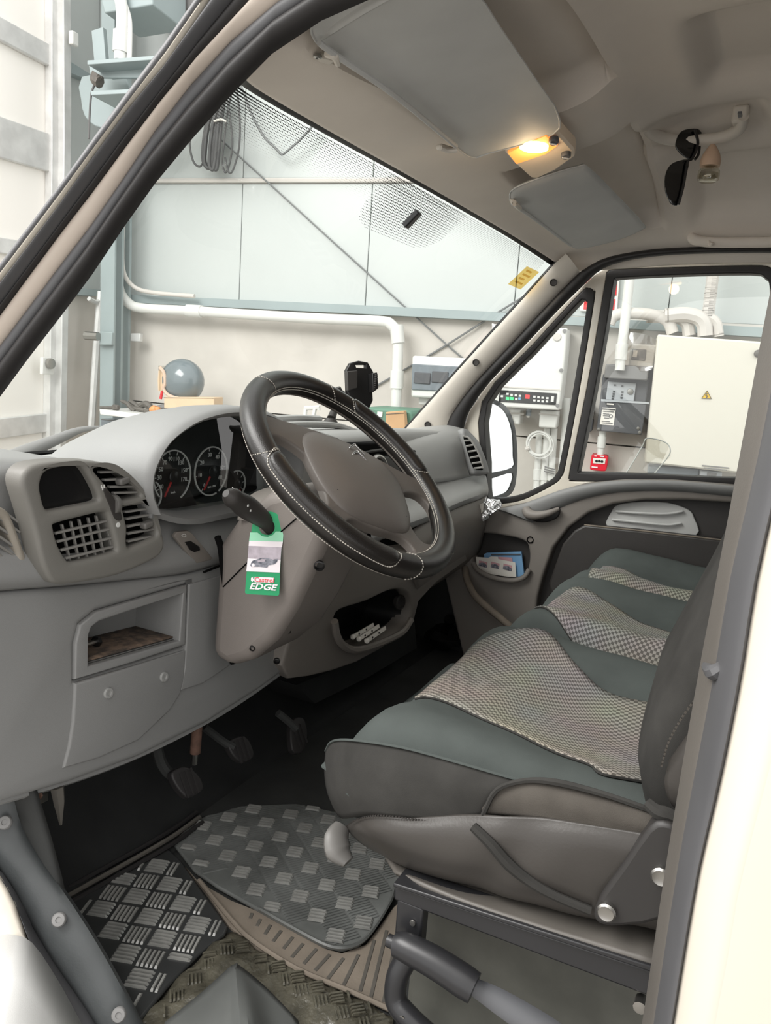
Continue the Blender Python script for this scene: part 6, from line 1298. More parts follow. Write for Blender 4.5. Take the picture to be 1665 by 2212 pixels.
# ---- pipes
def pipe(label, name, pts, r, m='pipe_white', collars=(), n=10, k=4, grp=None, cat='pipe', rings=0):
    t = thing(name, label, cat, pts[0], grp)
    P = cr(pts, k); tube('pipe_run', P, r, m, t, n=n, k=1)
    for i in collars:
        a, b = P[i], P[min(i + 2, len(P) - 1)]; d = (b - a).normalized()
        tube('collar', [a - d * r * 1.6, a + d * r * 1.6], r * 1.25, m, t, n=n, k=1)
    if rings:
        A = arc_len(P, rings); vs = []; F = frames(A)
        rr = [[p + u * (r * 1.16 * math.cos(q * PI / 4)) + v * (r * 1.16 * math.sin(q * PI / 4)) for q in range(8)] for p, (tt, u, v) in zip(A, F)]
        bmv = []; bmf = []
        for p, (tt, u, v) in zip(A, F):
            k0 = len(bmv); w = r * .28
            for s in (-w, w): bmv += [p + tt * s + u * (r * 1.15 * math.cos(q * PI / 4)) + v * (r * 1.15 * math.sin(q * PI / 4)) for q in range(8)]
            bmf += [(k0 + q, k0 + (q + 1) % 8, k0 + 8 + (q + 1) % 8, k0 + 8 + q) for q in range(8)]
        stuff(mobj('hose_rings', bmv, bmf, m, t, recalc=False))
    return t
pipe('white conduit bending off the column along under the rail', 'conduit_pipe', [(2.918,3.0885,1.7553),(2.9154,3.1033,1.5711),(2.9139,3.1118,1.384),(2.9164,3.0979,1.2356),(2.9279,3.0323,1.1564),(2.9461,2.9291,1.1309),(3.0068,2.5848,1.1298),(3.0804,2.1674,1.125),(3.1502,1.7718,1.123),(3.2071,1.4491,1.1259),(3.2189,1.3824,1.1094),(3.2254,1.345,1.0621),(3.2271,1.3355,0.9685),(3.2281,1.3298,0.8189),(3.2292,1.3239,0.6674),(3.2309,1.3142,0.4627)], .030, collars=(24, 44, 52, 58))
pipe('pale cable curving from the column onto the rail', 'conduit_pipe', [(2.9128,3.0603,1.7272),(2.9109,3.0711,1.4637),(2.9134,3.0572,1.3303),(2.926,2.9858,1.2519),(2.9484,2.8584,1.2243),(2.9977,2.5792,1.2137)], .013, 'pipe_grey')
pipe('thick white duct coming down beside the top beam', 'conduit_pipe', [(2.4665,2.6545,2.6675),(2.4713,2.6272,2.5614),(2.4724,2.6213,2.4769),(2.4706,2.6314,2.3927),(2.4702,2.6335,2.3074)], .030, collars=(12,))
pipe('thin white pipe beside the thick duct', 'conduit_pipe', [(2.4884,2.6455,2.6128),(2.4951,2.6074,2.5263),(2.4971,2.5962,2.4622),(2.4969,2.5975,2.3172)], .014)
# corrugated hoses arching into the cabinet
for i, pts in enumerate(([(3.339,0.24,1.1639),(3.3417,0.2248,1.2001),(3.3508,0.1732,1.2178),(3.3695,0.0672,1.2183),(3.3848,-0.0194,1.1941),(3.3909,-0.0539,1.135)], [(3.3895,0.0692,1.2091),(3.4042,-0.0143,1.213),(3.4145,-0.0729,1.2092),(3.421,-0.1093,1.1828),(3.4235,-0.1237,1.1357)], [(3.3645,-0.0196,1.2139),(3.378,-0.0963,1.2238),(3.3891,-0.1588,1.2118),(3.3944,-0.1893,1.1791),(3.3961,-0.199,1.1369)], [(3.4131,-0.1801,1.2188),(3.4186,-0.2113,1.2118),(3.4235,-0.2387,1.1875),(3.4261,-0.2536,1.1369)])):
    pipe(('long grey hose arching over the rail into the cabinet top', 'second short ribbed hose from the left into the cabinet top', 'third thick ribbed hose into the cabinet top', 'rightmost thin ribbed hose into the cabinet top')[i], 'cabinet_hose', pts, (.028, .026, .03, .022)[i], 'pipe_grey', grp='hoses into the cabinet', cat='hose', rings=0 if i == 0 else 26)
pipe('ribbed vertical hose above the cabinet', 'cabinet_hose', [(3.4148,-0.1897,1.5221),(3.4155,-0.1937,1.4181),(3.4159,-0.1958,1.313),(3.4162,-0.1973,1.2111)], .024, 'pipe_grey', cat='hose', rings=40, grp='hoses into the cabinet')
pipe('straight white pipe standing left of the cabinet', 'conduit_pipe', [(3.3317,0.1666,1.5112),(3.3314,0.168,1.383),(3.3318,0.1659,1.1878),(3.332,0.1648,1.0334),(3.3323,0.1629,0.9442)], .024, collars=(12,))
pipe('short white conduit between alarm panel and red call point', 'conduit_pipe', [(3.4422,0.2312,0.6378),(3.4422,0.2312,0.578),(3.4424,0.2298,0.506)], .018, collars=(4,))
for i, (x, lab) in enumerate(((1168, 'leftmost of three white pipes below the inverter'), (1186, 'middle of three white pipes below the inverter'), (1203, 'rightmost of three white pipes below the inverter'))):
    pts = ([(3.4057,0.553,0.6078),(3.4071,0.5452,0.4604),(3.4085,0.537,0.286),(3.4095,0.5314,0.1343)], [(3.4126,0.514,0.6236),(3.4138,0.507,0.4643),(3.4149,0.501,0.2901),(3.4155,0.4976,0.1386)], [(3.4188,0.4787,0.6268),(3.4201,0.4715,0.4679),(3.4212,0.4653,0.2942),(3.4218,0.4616,0.1431)])[i]
    pipe(lab, 'conduit_pipe', pts, .018, grp='pipes below the inverter', collars=(6,))
pipe('pale wall pipe right of the inverter', 'conduit_pipe', [(3.4274,0.43,0.7879),(3.428,0.4267,0.692),(3.4287,0.4228,0.5465),(3.4294,0.4189,0.3992),(3.4301,0.4147,0.2248)], .018)
# ---- tie rods
def rod(label, pts, r=.0055):
    t = thing('tie_rod', label, 'rod', pts[0], 'wall tie rods'); tube('bar', pts, r, 'cable_grey', t, n=6, k=1); return t
rod('long steel tie rod crossing the wall diagonally', [(3.0825,2.7028,2.2474),(3.2322,1.8536,1.5943),(3.3638,1.1072,1.0245)])
rod('short tie rod rising right from the crossing', [(3.3638,1.1072,1.0245),(3.4116,0.8362,1.2165),(3.4512,0.6119,1.3717)])
rod('tie rod falling left behind the conduit', [(3.3761,1.1125,1.0249),(3.3388,1.3241,0.8856),(3.2928,1.5848,0.719)])
rod('tie rod falling right behind the fuse box', [(3.3761,1.1125,1.0249),(3.4073,0.9357,0.8989),(3.4356,0.7748,0.7859)])
# ---- hanging cables
hc = thing('cable_bundle', 'loops of dark cable hanging high on the wall', 'cables', (3.0318,2.4435,2.343))
for i, (x0, x1, yb, w) in enumerate(((470, 448, 358, .010), (474, 456, 362, .014), (478, 462, 364, .012), (484, 468, 360, .012), (488, 430, 362, .006), (492, 474, 350, .010), (510, 482, 374, .006), (516, 490, 372, .005), (430, 360, 352, .005))):
    def lp_(a, b, c, d): return None
LOOPS = [[(3.0386,2.462,2.335),(3.0261,2.5329,2.2046),(3.0209,2.5624,2.009),(3.0244,2.5427,1.9394),(3.0285,2.5198,1.959),(3.0306,2.5075,2.1309),(3.0397,2.4562,2.3348)], [(3.0318,2.4431,2.3311),(3.0185,2.5188,2.177),(3.0143,2.5422,1.9814),(3.0177,2.523,1.9267),(3.0217,2.5005,1.9562),(3.0258,2.4775,2.1517),(3.0328,2.4374,2.3309)], [(3.025,2.4243,2.3271),(3.0148,2.4823,2.1731),(3.0108,2.505,1.966),(3.0141,2.4859,1.9141),(3.017,2.4696,1.9534),(3.02,2.4527,2.1482),(3.026,2.4186,2.3269)], [(3.0348,2.426,2.3305),(3.0278,2.4659,2.1514),(3.0238,2.4888,1.9561),(3.0271,2.47,1.9164),(3.0289,2.4597,1.9558),(3.0317,2.4437,2.1751),(3.0358,2.4203,2.3303)],
         [(3.0357,2.4788,2.3236),(3.0158,2.5914,2.2062),(3.006,2.6472,2.0846),(3.0096,2.6265,1.9726),(3.0171,2.584,1.9347),(3.0222,2.5551,1.9594)], [(3.0508,2.393,2.3207),(3.0465,2.4174,2.2016),(3.0443,2.4297,2.0562),(3.0429,2.438,1.9581),(3.0463,2.4188,1.9037),(3.0502,2.3966,1.9331),(3.0535,2.3779,2.0553),(3.0495,2.4002,2.2011),(3.0448,2.4272,2.3218)], [(3.0478,2.3522,2.3278),(3.0518,2.3295,2.1722),(3.0518,2.3298,2.0275),(3.0465,2.3601,1.918),(3.0415,2.3883,1.901),(3.0369,2.4141,1.9799)], [(3.0446,2.4855,2.3031),(3.0145,2.6564,2.1371),(3.0018,2.7283,2.0139),(2.9914,2.7877,1.9593),(2.986,2.8181,1.9545)]]
for i, l in enumerate(LOOPS): tube('cable_loop', l, .012 if i in (0, 1, 2, 3) else .006, 'cable_dark', hc, n=6, k=5)
tube('tie_strap', [(2.9971,2.467,2.1619),(3.0042,2.4272,2.1705),(3.0102,2.3927,2.1601)], .006, 'paper', hc, n=6)
lc = thing('loose_cable', 'single cable drooping in a sharp bend on the wall', 'cable', (3.1165,2.078,1.9931))
tube('cable_run', [(3.0694,2.3449,2.3579),(3.0748,2.3144,2.2974),(3.0829,2.2683,2.2006),(3.0961,2.1936,2.091),(3.1089,2.1212,2.0297),(3.1145,2.0894,2.0004),(3.1179,2.07,2.0002),(3.1259,2.0249,2.033),(3.1374,1.9595,2.0865),(3.1509,1.8832,2.1671)], .007, 'cable_grey', lc, n=6)
# ---- fuse box
fb = thing('fuse_box', 'white fuse box with grey tinted window on the wall', 'fuse box', (3.2906,1.0909,0.7364))
prism('casing', [(3.2041,1.2358,0.9528),(3.2677,0.8748,0.9583),(3.2704,0.8599,0.7399),(3.2057,1.2265,0.7309)], WN * .12, 'white_box', fb, bevel=.012)
prism('tinted_window', [(3.1953,1.2279,0.9088),(3.2585,0.8695,0.9128),(3.2602,0.8602,0.7835),(3.1963,1.2224,0.771)], WN * .02, 'fuse_window', fb, bevel=.004)
for px_ in [(3.2043,1.1653,0.8368),(3.2211,1.0703,0.8484)]: box('breaker', px_, (.01, .09, .06), 'panel_dark', fb, ax=(WN, WU, ZU), bevel=.004)
prism('cable_gland', [(3.2697,1.2094,0.7322),(3.2793,1.1548,0.7314),(3.2794,1.1544,0.6937),(3.2702,1.2062,0.692)], WN * .08, 'white_box', fb, bevel=.004)
# ---- inverter
iv = thing('inverter', 'white wall inverter with a dark display strip and green lights', 'inverter', (3.3738,0.619,0.7247))
prism('casing', cr([(3.1812,0.79,1.1205),(3.1834,0.7771,1.1325),(3.2126,0.6117,1.1317),(3.2427,0.4412,1.129),(3.246,0.422,1.1144),(3.2469,0.4172,0.9259),(3.2463,0.4205,0.7473),(3.2439,0.4342,0.7277),(3.2157,0.5938,0.7239),(3.1847,0.7696,0.7237),(3.1824,0.7827,0.7369),(3.1819,0.7858,0.9246)], 2, True), WN * .24, 'white_box', iv, bevel=.02, bseg=3)
prism('casing_step', [(3.1797,0.7754,0.827),(3.2428,0.4173,0.8325),(3.2425,0.4188,0.8256),(3.1798,0.7747,0.82)], WN * .01, 'pipe_grey', iv)
ds_ = prism('display_strip', [(3.1876,0.7188,0.8077),(3.2377,0.4346,0.8106),(3.2376,0.4353,0.7531),(3.1878,0.7177,0.7468)], WN * .01, 'gauge_black', iv, bevel=.003)
for p in [(3.193,0.6767,0.7899),(3.1967,0.6554,0.7868),(3.2004,0.6345,0.7861),(3.2041,0.6136,0.7854),(3.2167,0.5425,0.7862),(3.2203,0.5219,0.7855),(3.2239,0.5014,0.7848),(3.2279,0.4787,0.7842),(3.217,0.5406,0.7678),(3.2206,0.52,0.7671),(3.2242,0.4995,0.7665),(3.2278,0.4792,0.7681),(3.2012,0.6304,0.7678),(3.1883,0.7034,0.7761)]: box('display_icon', p, (.004, .012, .010), 'print_white', ds_, ax=(WN, WU, ZU))
for p in [(3.1934,0.6744,0.7667),(3.1971,0.6536,0.7683)]: box('green_light', p, (.004, .016, .014), 'led_green', ds_, ax=(WN, WU, ZU))
box('blue_light', (3.204,0.6145,0.7713), (.004, .012, .012), 'paper_blue', ds_, ax=(WN, WU, ZU))
box('red_light', (3.2107,0.5766,0.7836), (.004, .022, .020), 'led_red', ds_, ax=(WN, WU, ZU))
box('battery_icon', (3.2323,0.4535,0.7816), (.004, .014, .028), 'print_white', ds_, ax=(WN, WU, ZU))
for p in [(3.2383,0.4316,1.1157),(3.2392,0.4261,0.7515),(3.2391,0.4267,0.9251)]: lathe('corner_screw', p, -WN, [(.010, -.004), (.010, .003), (0, .004)], 'panel_grey', iv, n=10)
lathe('badge', (3.2345,0.4643,1.0851), -WN, [(.020, 0), (.018, .003), (0, .004)], 'pipe_grey', iv, n=14)
for i, (q, lab) in enumerate((([(3.2995,0.6946,0.7096),(3.3096,0.6376,0.7119),(3.3101,0.6345,0.6325),(3.3059,0.6584,0.6329)], 'small white junction box left under the inverter'), ([(3.3076,0.5334,0.7184),(3.3239,0.4411,0.7213),(3.3236,0.443,0.6311),(3.308,0.5314,0.6304)], 'larger white junction box right under the inverter'))):
    jb = thing('junction_box', lab, 'box', q[2], 'boxes under the inverter')
    prism('casing', q, WN * .14, 'pipe_white', jb, bevel=.008); box('cover_seam', (V(q[0]) + V(q[1])) / 2 - ZU * .02 - WN * .002, (.004, .10, .006), 'pipe_grey', jb, ax=(WN, WU, ZU))
gl_ = thing('cable_gland', 'short dark plug under the inverter', 'plug', (3.3361,0.6023,0.7025)); tube('plug_body', [(3.3365,0.6,0.7267),(3.3364,0.6004,0.6833)], .014, 'fuse_window', gl_, n=10, k=1); tube('plug_tip', [(3.3364,0.6004,0.6833),(3.3362,0.6018,0.6735)], .008, 'paper', gl_, n=8, k=1)
cl_ = thing('cable_coil', 'coil of white cable hung below the inverter', 'cable coil', (3.3501,0.5226,0.4792))
cc0 = V((3.349,0.5288,0.5395))
for r, dz in ((.056, 0), (.062, .004), (.066, -.005)):
    tube('coil_turn', [cc0 + WU * (r * math.cos(a) + dz) + ZU * (r * math.sin(a) + dz) - WN * dz for a in [2 * PI * q / 20 for q in range(20)]], .006, 'pipe_white', cl_, n=6, k=2, closed=True)
tube('coil_tie', [cc0 - WU * -.05 + ZU * -.022 - WN * .01, cc0 + WU * .068 - ZU * .032 - WN * .01], .012, 'pipe_grey', cl_, n=8, k=1)
gr2 = thing('wire_clamp', 'grey metal clamp on the pipes below the inverter', 'clamp', (3.3824,0.4547,0.4111))
for q in range(3): tube('clamp_wire', [V(p) - ZU * .012 * q for p in [(3.3751,0.4964,0.4239),(3.3794,0.4721,0.4191),(3.3845,0.4432,0.4148)]], .004, 'panel_grey', gr2, n=6)
# ---- alarm panel
ap = thing('alarm_panel', 'grey alarm control panel with hood, keypad and white notice', 'control panel', (3.4574,0.1447,0.6338))
prism('body', [(3.4168,0.2596,0.9223),(3.4557,0.039,0.9215),(3.4558,0.0387,0.6326),(3.417,0.2586,0.6361)], WN * .12, 'panel_dark', ap, bevel=.006)
prism('hood', [(3.3399,0.2353,0.9717),(3.3756,0.0329,0.9736),(3.3756,0.0329,0.9044),(3.3397,0.2362,0.9036)], WN * .2, 'panel_grey', ap, bevel=.006)
kp = prism('keypad', [(3.4072,0.2278,0.8872),(3.4309,0.0934,0.8876),(3.4309,0.0935,0.798),(3.4071,0.2286,0.7966)], WN * .02, 'panel_face', ap, bevel=.003)
for p in [(3.4114,0.1923,0.8713),(3.4177,0.1566,0.8693),(3.4113,0.1929,0.8389),(3.4112,0.1938,0.8272),(3.411,0.1946,0.8156),(3.4109,0.1955,0.8039),(3.4183,0.1531,0.8396),(3.4182,0.1537,0.8257),(3.4181,0.1543,0.8117),(3.4252,0.1141,0.8448)]: box('key', p, (.004, .010, .008), 'panel_dark', kp, ax=(WN, WU, ZU))
lathe('key_lock', (3.4248,0.1163,0.8446), -WN, [(.016, 0), (.014, .006), (0, .008)], 'steel', kp, n=12)
dr_ = prism('lower_door', [(3.3886,0.2469,0.7883),(3.4267,0.0311,0.7893),(3.4262,0.0339,0.6344),(3.3877,0.2522,0.6378)], WN * .03, 'panel_dark', ap, bevel=.004)
prism('door_edge', [(3.3835,0.2469,0.7976),(3.4238,0.0185,0.7995),(3.424,0.0174,0.7904),(3.3838,0.2455,0.7861)], WN * .02, 'panel_face', ap)
nt_ = prism('notice_sheet', [(3.3875,0.2359,0.7566),(3.3989,0.1714,0.7572),(3.3987,0.1724,0.6709),(3.3869,0.2394,0.6697)], WN * .002, 'paper', dr_, smooth=0)
wx = (V((3.3969,0.171,0.7573)) - V((3.3855,0.2355,0.7566))).normalized()
for i, (p, L) in enumerate(zip([(3.3908,0.2056,0.7498),(3.391,0.2043,0.7382),(3.3893,0.214,0.7258),(3.3895,0.213,0.7165),(3.3901,0.2094,0.7051),(3.3897,0.212,0.6886),(3.3914,0.2021,0.6801)], (.065, .055, .03, .03, .025, .04, .05))): box('printed_line', p, (L, .003, .006 if i == 0 else .003), 'panel_dark', nt_, ax=(wx, WN, ZU))
lathe('printed_mark', (3.3935,0.1906,0.7161), -WN, [(.010, -.001), (.010, .001), (.007, .0012), (.0068, -.001)], 'panel_dark', nt_, n=12, caps=False)
box('nameplate', (3.3938,0.2002,0.7757), (.003, .034, .007), 'paper', dr_, ax=(WN, WU, ZU))
for p in [(3.3875,0.2414,0.6459),(3.422,0.0461,0.6473),(3.4204,0.0551,0.6674)]: lathe('door_screw', p, -WN, [(.008, -.003), (.008, .003), (0, .004)], 'steel', dr_, n=8)
# wall phone peeking behind the window frame
wp_ = thing('wall_handset', 'small grey handset box left of the alarm panel', 'handset', (3.4291,0.305,0.6431))
prism('top_box', [(3.4276,0.3139,0.7638),(3.4328,0.2842,0.7639),(3.4328,0.2843,0.7236),(3.4271,0.3163,0.7233)], WN * .08, 'white_box', wp_, bevel=.005)
prism('neck', [(3.4369,0.3185,0.7229),(3.4426,0.2864,0.7232),(3.442,0.2895,0.6896),(3.4364,0.3217,0.6892)], WN * .07, 'pipe_grey', wp_, bevel=.005)
prism('handset_body', [(3.4063,0.3192,0.6878),(3.4131,0.281,0.6934),(3.4133,0.2794,0.6389),(3.4124,0.2846,0.6242),(3.4075,0.3123,0.6264)], WN * .1, 'panel_dark', wp_, bevel=.008)
# ---- box in a clear bag
bb = thing('bagged_box', 'white box wrapped in a clear plastic bag above the alarm panel', 'box', (3.4678,0.0859,0.976))
prism('casing', [(3.3977,0.138,1.0786),(3.4188,0.018,1.0787),(3.4183,0.0209,0.9646),(3.3981,0.1354,0.9661)], WN * .14, 'white_box', bb, bevel=.008)
wd = prism('grey_window', [(3.3948,0.1256,1.0543),(3.4061,0.0611,1.0536),(3.4062,0.0606,0.9977),(3.3948,0.1256,1.0004)], WN * .01, 'panel_grey', bb, bevel=.003)
prism('window_label', [(3.3927,0.12,1.0478),(3.3962,0.1004,1.0467),(3.3961,0.1007,1.0131),(3.3927,0.1202,1.0141)], WN * .004, 'paper', wd)
random.seed(5)
_rows = [[V(p) + V(random.uniform(-.015, .015), random.uniform(-.015, .015), random.uniform(-.01, .01)) for p in r] for r in ([(3.3292,0.1806,1.0946),(3.3377,0.1322,1.1193),(3.3502,0.0615,1.1121),(3.3611,-0.0001,1.1045)], [(3.3295,0.1789,1.0437),(3.3383,0.1291,1.0577),(3.3503,0.0611,1.0573),(3.3607,0.0019,1.0541)], [(3.3314,0.1681,0.9887),(3.3403,0.1175,0.9963),(3.3509,0.0579,0.9956),(3.3592,0.0104,0.9876)], [(3.3524,0.1643,0.9605),(3.3601,0.1204,0.9544),(3.3696,0.0669,0.9558),(3.3771,0.0242,0.9542)])]
patch('plastic_bag', _rows, 'bag_clear', bb, k=3)
# ---- big cabinet
cab = thing('electrical_cabinet', 'large ivory electrical cabinet with a yellow hazard triangle', 'cabinet', (3.5224,-0.224,0.4935))
prism('casing', [(3.3196,0.0046,1.1232),(3.4174,-0.5499,1.1114),(3.4195,-0.5618,0.4985),(3.3227,-0.0125,0.5071)], WN * .24, 'ivory_box', cab, bevel=.008)
prism('door', [(3.3086,-0.0018,1.1184),(3.4021,-0.532,1.1055),(3.4037,-0.5415,0.5061),(3.3114,-0.018,0.5132)], WN * .01, 'ivory_box', cab, bevel=.004)
tri = [(3.3487,-0.2469,0.8754),(3.3528,-0.2696,0.8404),(3.3453,-0.2275,0.8393)]; td = prism('hazard_triangle', tri, WN * .002, 'warn_yellow', cab, smooth=0)
te = [V(p) - WN * .002 for p in tri]; tube('triangle_border', te, .0022, 'tool_dark', td, n=5, k=1, closed=True)
tube('bolt_mark', [(3.346,-0.2486,0.8647),(3.3452,-0.2441,0.8536),(3.3467,-0.2523,0.852),(3.3458,-0.2475,0.843)], .0025, 'tool_dark', td, n=5, k=1)
lathe('cabinet_lock', (3.3834,-0.4378,1.0583), -WN, [(.018, -.002), (.018, .012), (.012, .016), (0, .017)], 'tool_dark', cab, n=14)
for q, (p, L) in enumerate(zip([(3.3624,-0.3303,0.5236),(3.3627,-0.3318,0.5126)], (.12, .10))): box('printed_line', p, (.003, L, .005), 'panel_grey', cab, ax=(WN, WU, ZU))
lb = thing('lower_box', 'grey box with clear cover below the cabinet', 'box', (3.524,-0.2331,0.4241))
prism('casing', [(3.3853,-0.0223,0.4897),(3.4264,-0.2552,0.4959),(3.427,-0.2585,0.3908),(3.3859,-0.0254,0.3756)], WN * .15, 'fuse_window', lb, bevel=.006)
prism('clear_cover', [(3.4072,-0.2616,0.4937),(3.4246,-0.3602,0.4952),(3.4253,-0.3642,0.4051),(3.4078,-0.2653,0.4029)], WN * .16, 'panel_face', lb, bevel=.006)
prism('screen_mark', [(3.4092,-0.2958,0.4886),(3.4164,-0.3369,0.4886),(3.4163,-0.3364,0.4614),(3.4091,-0.2953,0.4614)], WN * .01, 'panel_grey', lb)
# ---- red call point
cp_ = thing('call_point', 'red fire alarm call point on the wall', 'alarm', (3.4913,0.2406,0.4256))
prism('body', cr([(3.4159,0.265,0.5111),(3.4219,0.2308,0.5121),(3.4284,0.1942,0.511),(3.4298,0.1861,0.4998),(3.4297,0.1869,0.4469),(3.4284,0.1942,0.4317),(3.4219,0.2306,0.4302),(3.4162,0.263,0.4316),(3.4152,0.2688,0.443),(3.4153,0.2682,0.4987)], 2, True), WN * .1, 'alarm_red', cp_, bevel=.008)
gp_ = prism('white_panel', [(3.4131,0.2577,0.4952),(3.4239,0.1963,0.4967),(3.4237,0.1975,0.4677),(3.4133,0.2568,0.4664)], WN * .008, 'paper', cp_, bevel=.002)
for p in [(3.4133,0.2394,0.4805),(3.4157,0.2258,0.4819),(3.4181,0.2121,0.4809)]: lathe('panel_dot', p, -WN, [(.007, 0), (0, .002)], 'black_plastic', gp_, n=8)
for p, L in zip([(3.4148,0.2455,0.4483),(3.42,0.2155,0.5067),(3.4144,0.2474,0.5059)], (.03, .02, .012)): box('printed_line', p, (.002, L, .006), 'tag_white', cp_, ax=(WN, WU, ZU))
# ---- fire sign behind the window post
fs_ = thing('fire_sign', 'white sign with red fire symbols behind the window post', 'sign', (3.5056,0.332,1.2323))
prism('board', [(3.4772,0.4355,1.4228),(3.5091,0.2547,1.417),(3.5105,0.2465,1.2329),(3.4784,0.4286,1.2363)], WN * .02, 'paper', fs_, smooth=0)
for q in ([(3.4976,0.297,1.4038),(3.5035,0.2634,1.4026),(3.5044,0.258,1.3189),(3.4981,0.294,1.3198)], [(3.4981,0.2941,1.3015),(3.504,0.2604,1.3005),(3.504,0.2607,1.2456),(3.498,0.2945,1.2465)], [(3.4774,0.4114,1.2968),(3.4854,0.3658,1.2964),(3.4853,0.3666,1.2433),(3.4776,0.4101,1.2437)], [(3.4762,0.4183,1.3999),(3.4842,0.3729,1.3991),(3.4851,0.3679,1.3147),(3.477,0.4135,1.3152)]):
    r_ = prism('red_square', q, WN * .003, 'sign_red', fs_, smooth=0)
    c_ = sum((V(p) for p in q), Vector()) / 4 - WN * .003
    prism('pictogram', [c_ + WU * .008 - ZU * .012, c_ - WU * .010 - ZU * .012, c_ - WU * .004 + ZU * .012], WN * .002, 'paper', r_, smooth=0)
# ---- clear wind deflector standing outside the passenger window
wdv = thing('wind_deflector', 'curved clear plastic sheet outside the passenger window', 'deflector', (1.783,-0.25,0.602))
patch('clear_sheet', [[(1.775,-0.186,0.587),(1.779,-0.213,0.646),(1.779,-0.236,0.702),(1.779,-0.244,0.723)], [(1.787,-0.221,0.591),(1.791,-0.246,0.649),(1.791,-0.269,0.7),(1.791,-0.276,0.722)], [(1.791,-0.261,0.595),(1.795,-0.289,0.647),(1.795,-0.304,0.69),(1.795,-0.308,0.709)]], 'visor_clear', wdv, k=4)
tube('sheet_edge', [(1.775,-0.186,0.587),(1.779,-0.213,0.646),(1.779,-0.236,0.702),(1.779,-0.244,0.723),(1.791,-0.276,0.722),(1.795,-0.304,0.711),(1.795,-0.313,0.685),(1.795,-0.29,0.643),(1.791,-0.261,0.595)], .0018, 'pipe_white', wdv, n=5)
# ---- shelf with helmet, boxes and tools
sh_ = thing('wall_shelf', 'white shelf board on the wall under the helmet', 'shelf', (2.7003,2.7108,0.5043))
prism('board', [(2.5254,2.8388,0.5383),(2.5864,2.4931,0.5338),(2.6563,2.0966,0.5303),(2.6565,2.0956,0.5006),(2.5864,2.4927,0.5033),(2.5265,2.8327,0.5076)], WN * .55, 'white_box', sh_, bevel=.004)
prism('shelf_bracket', [(2.7165,2.6191,0.4883),(2.7218,2.5888,0.4882),(2.7211,2.5926,0.3548)], WN * .4, 'galv', sh_)
hm = thing('helmet', 'grey open-face motorcycle helmet standing on cardboard', 'helmet', (2.7965,2.4529,0.6436))
hc_ = V((2.7931,2.4726,0.7257)); hr = .125
rings = []
for i in range(13):
    a = PI * i / 12 * .80; rings.append([hc_ + ZU * (hr * math.cos(a)) + WU * (-hr * 1.04 * math.sin(a) * math.cos(b)) + WN * (-hr * .82 * math.sin(a) * math.sin(b)) for b in [2 * PI * q / 24 for q in range(24)]])
loft('shell', rings, 'helmet_grey', hm, smooth=60)
vz = [hc_ + WU * (hr * 1.10 * math.cos(a)) * .9 - WN * (hr * .86 * abs(math.sin(a * .5 + .8))) * .8 + ZU * (hr * (.75 - 1.3 * q / 8)) for q, a in [(q, .3) for q in range(9)]]
visor_rows = [[hc_ + WU * (hr * 1.12 * math.cos(t)) - WN * (hr * .9 * math.sin(t)) + ZU * (hr * zz) for t in [math.radians(d) for d in (-25, 0, 25, 50)]] for zz in (.62, .2, -.2, -.5)]
patch('clear_visor', visor_rows, 'visor_clear', hm, k=4)
tube('edge_trim', [hc_ + WU * (hr * u) - WN * (hr * .72) + ZU * (hr * v) for u, v in ((.72, .55), (.50, .32), (.42, -.1), (.50, -.38), (.30, -.62), (-.1, -.74), (-.70, -.78))], .010, 'helmet_trim', hm, n=8)
plate('face_opening', cr([hc_ + WU * (hr * u) - WN * (hr * .62) + ZU * (hr * v) for u, v in ((.85, .4), (.58, .28), (.50, -.1), (.58, -.40), (.85, -.5))], 2, True), [], -WN, .02, 'cardboard_pale', hm)
tube('chin_strap', [hc_ + WU * (hr * .55) - WN * (hr * .75) - ZU * (hr * .5), hc_ + WU * (hr * .60) - WN * (hr * .8) - ZU * (hr * .85)], .008, 'sign_red', hm, n=8, k=1)
def cbox(label, name, quad, depth, m, tape=None, grp=None):
    t = thing(name, label, 'box', quad[2], grp)
    b = prism('carton', quad, WN * depth, m, t, bevel=.004)
    if tape: prism('tape', tape, WN * .002, 'pink_tape', t, smooth=0)
    q = [V(p) for p in quad]; tube('flap_seam', [q[0].lerp(q[3], .08) - WN * .001, q[1].lerp(q[2], .08) - WN * .001], .0016, 'tool_dark', t, n=5, k=1)
    return t
cbox('flat pale carton under the helmet', 'cardboard_box', [(2.6853,2.508,0.634),(2.7401,2.197,0.6555),(2.7405,2.1949,0.59),(2.6855,2.5068,0.5695)], .10, 'cardboard_pale')
bx1 = cbox('brown carton with pink tape below the shelf', 'cardboard_box', [(2.5696,2.8762,0.4129),(2.6089,2.6532,0.4331),(2.6093,2.651,0.2221),(2.5691,2.8791,0.198)], .35, 'cardboard', [(2.5705,2.8477,0.4156),(2.5776,2.8077,0.4193),(2.5766,2.8135,0.3178),(2.5695,2.8537,0.3139)])
prism('tape', [(2.5905,2.7343,0.4207),(2.598,2.6919,0.4245),(2.5971,2.6973,0.3503),(2.5896,2.7399,0.3409)], WN * .002, 'pink_tape', bx1, smooth=0)
tl1 = V((2.5721,2.8272,0.3645))
for q in range(5): box('tape_print', tl1 + ZU * (.018 * (q - 2)), (.002, .010, .010), 'sign_red', bx1, ax=(WN, WU, ZU))
cbox('grey blue crate on the floor shelf below the board', 'storage_crate', [(2.5871,2.8919,0.48),(2.6314,2.6411,0.4807),(2.6315,2.6405,0.4335),(2.5866,2.8949,0.4158)], .35, 'fuse_window')
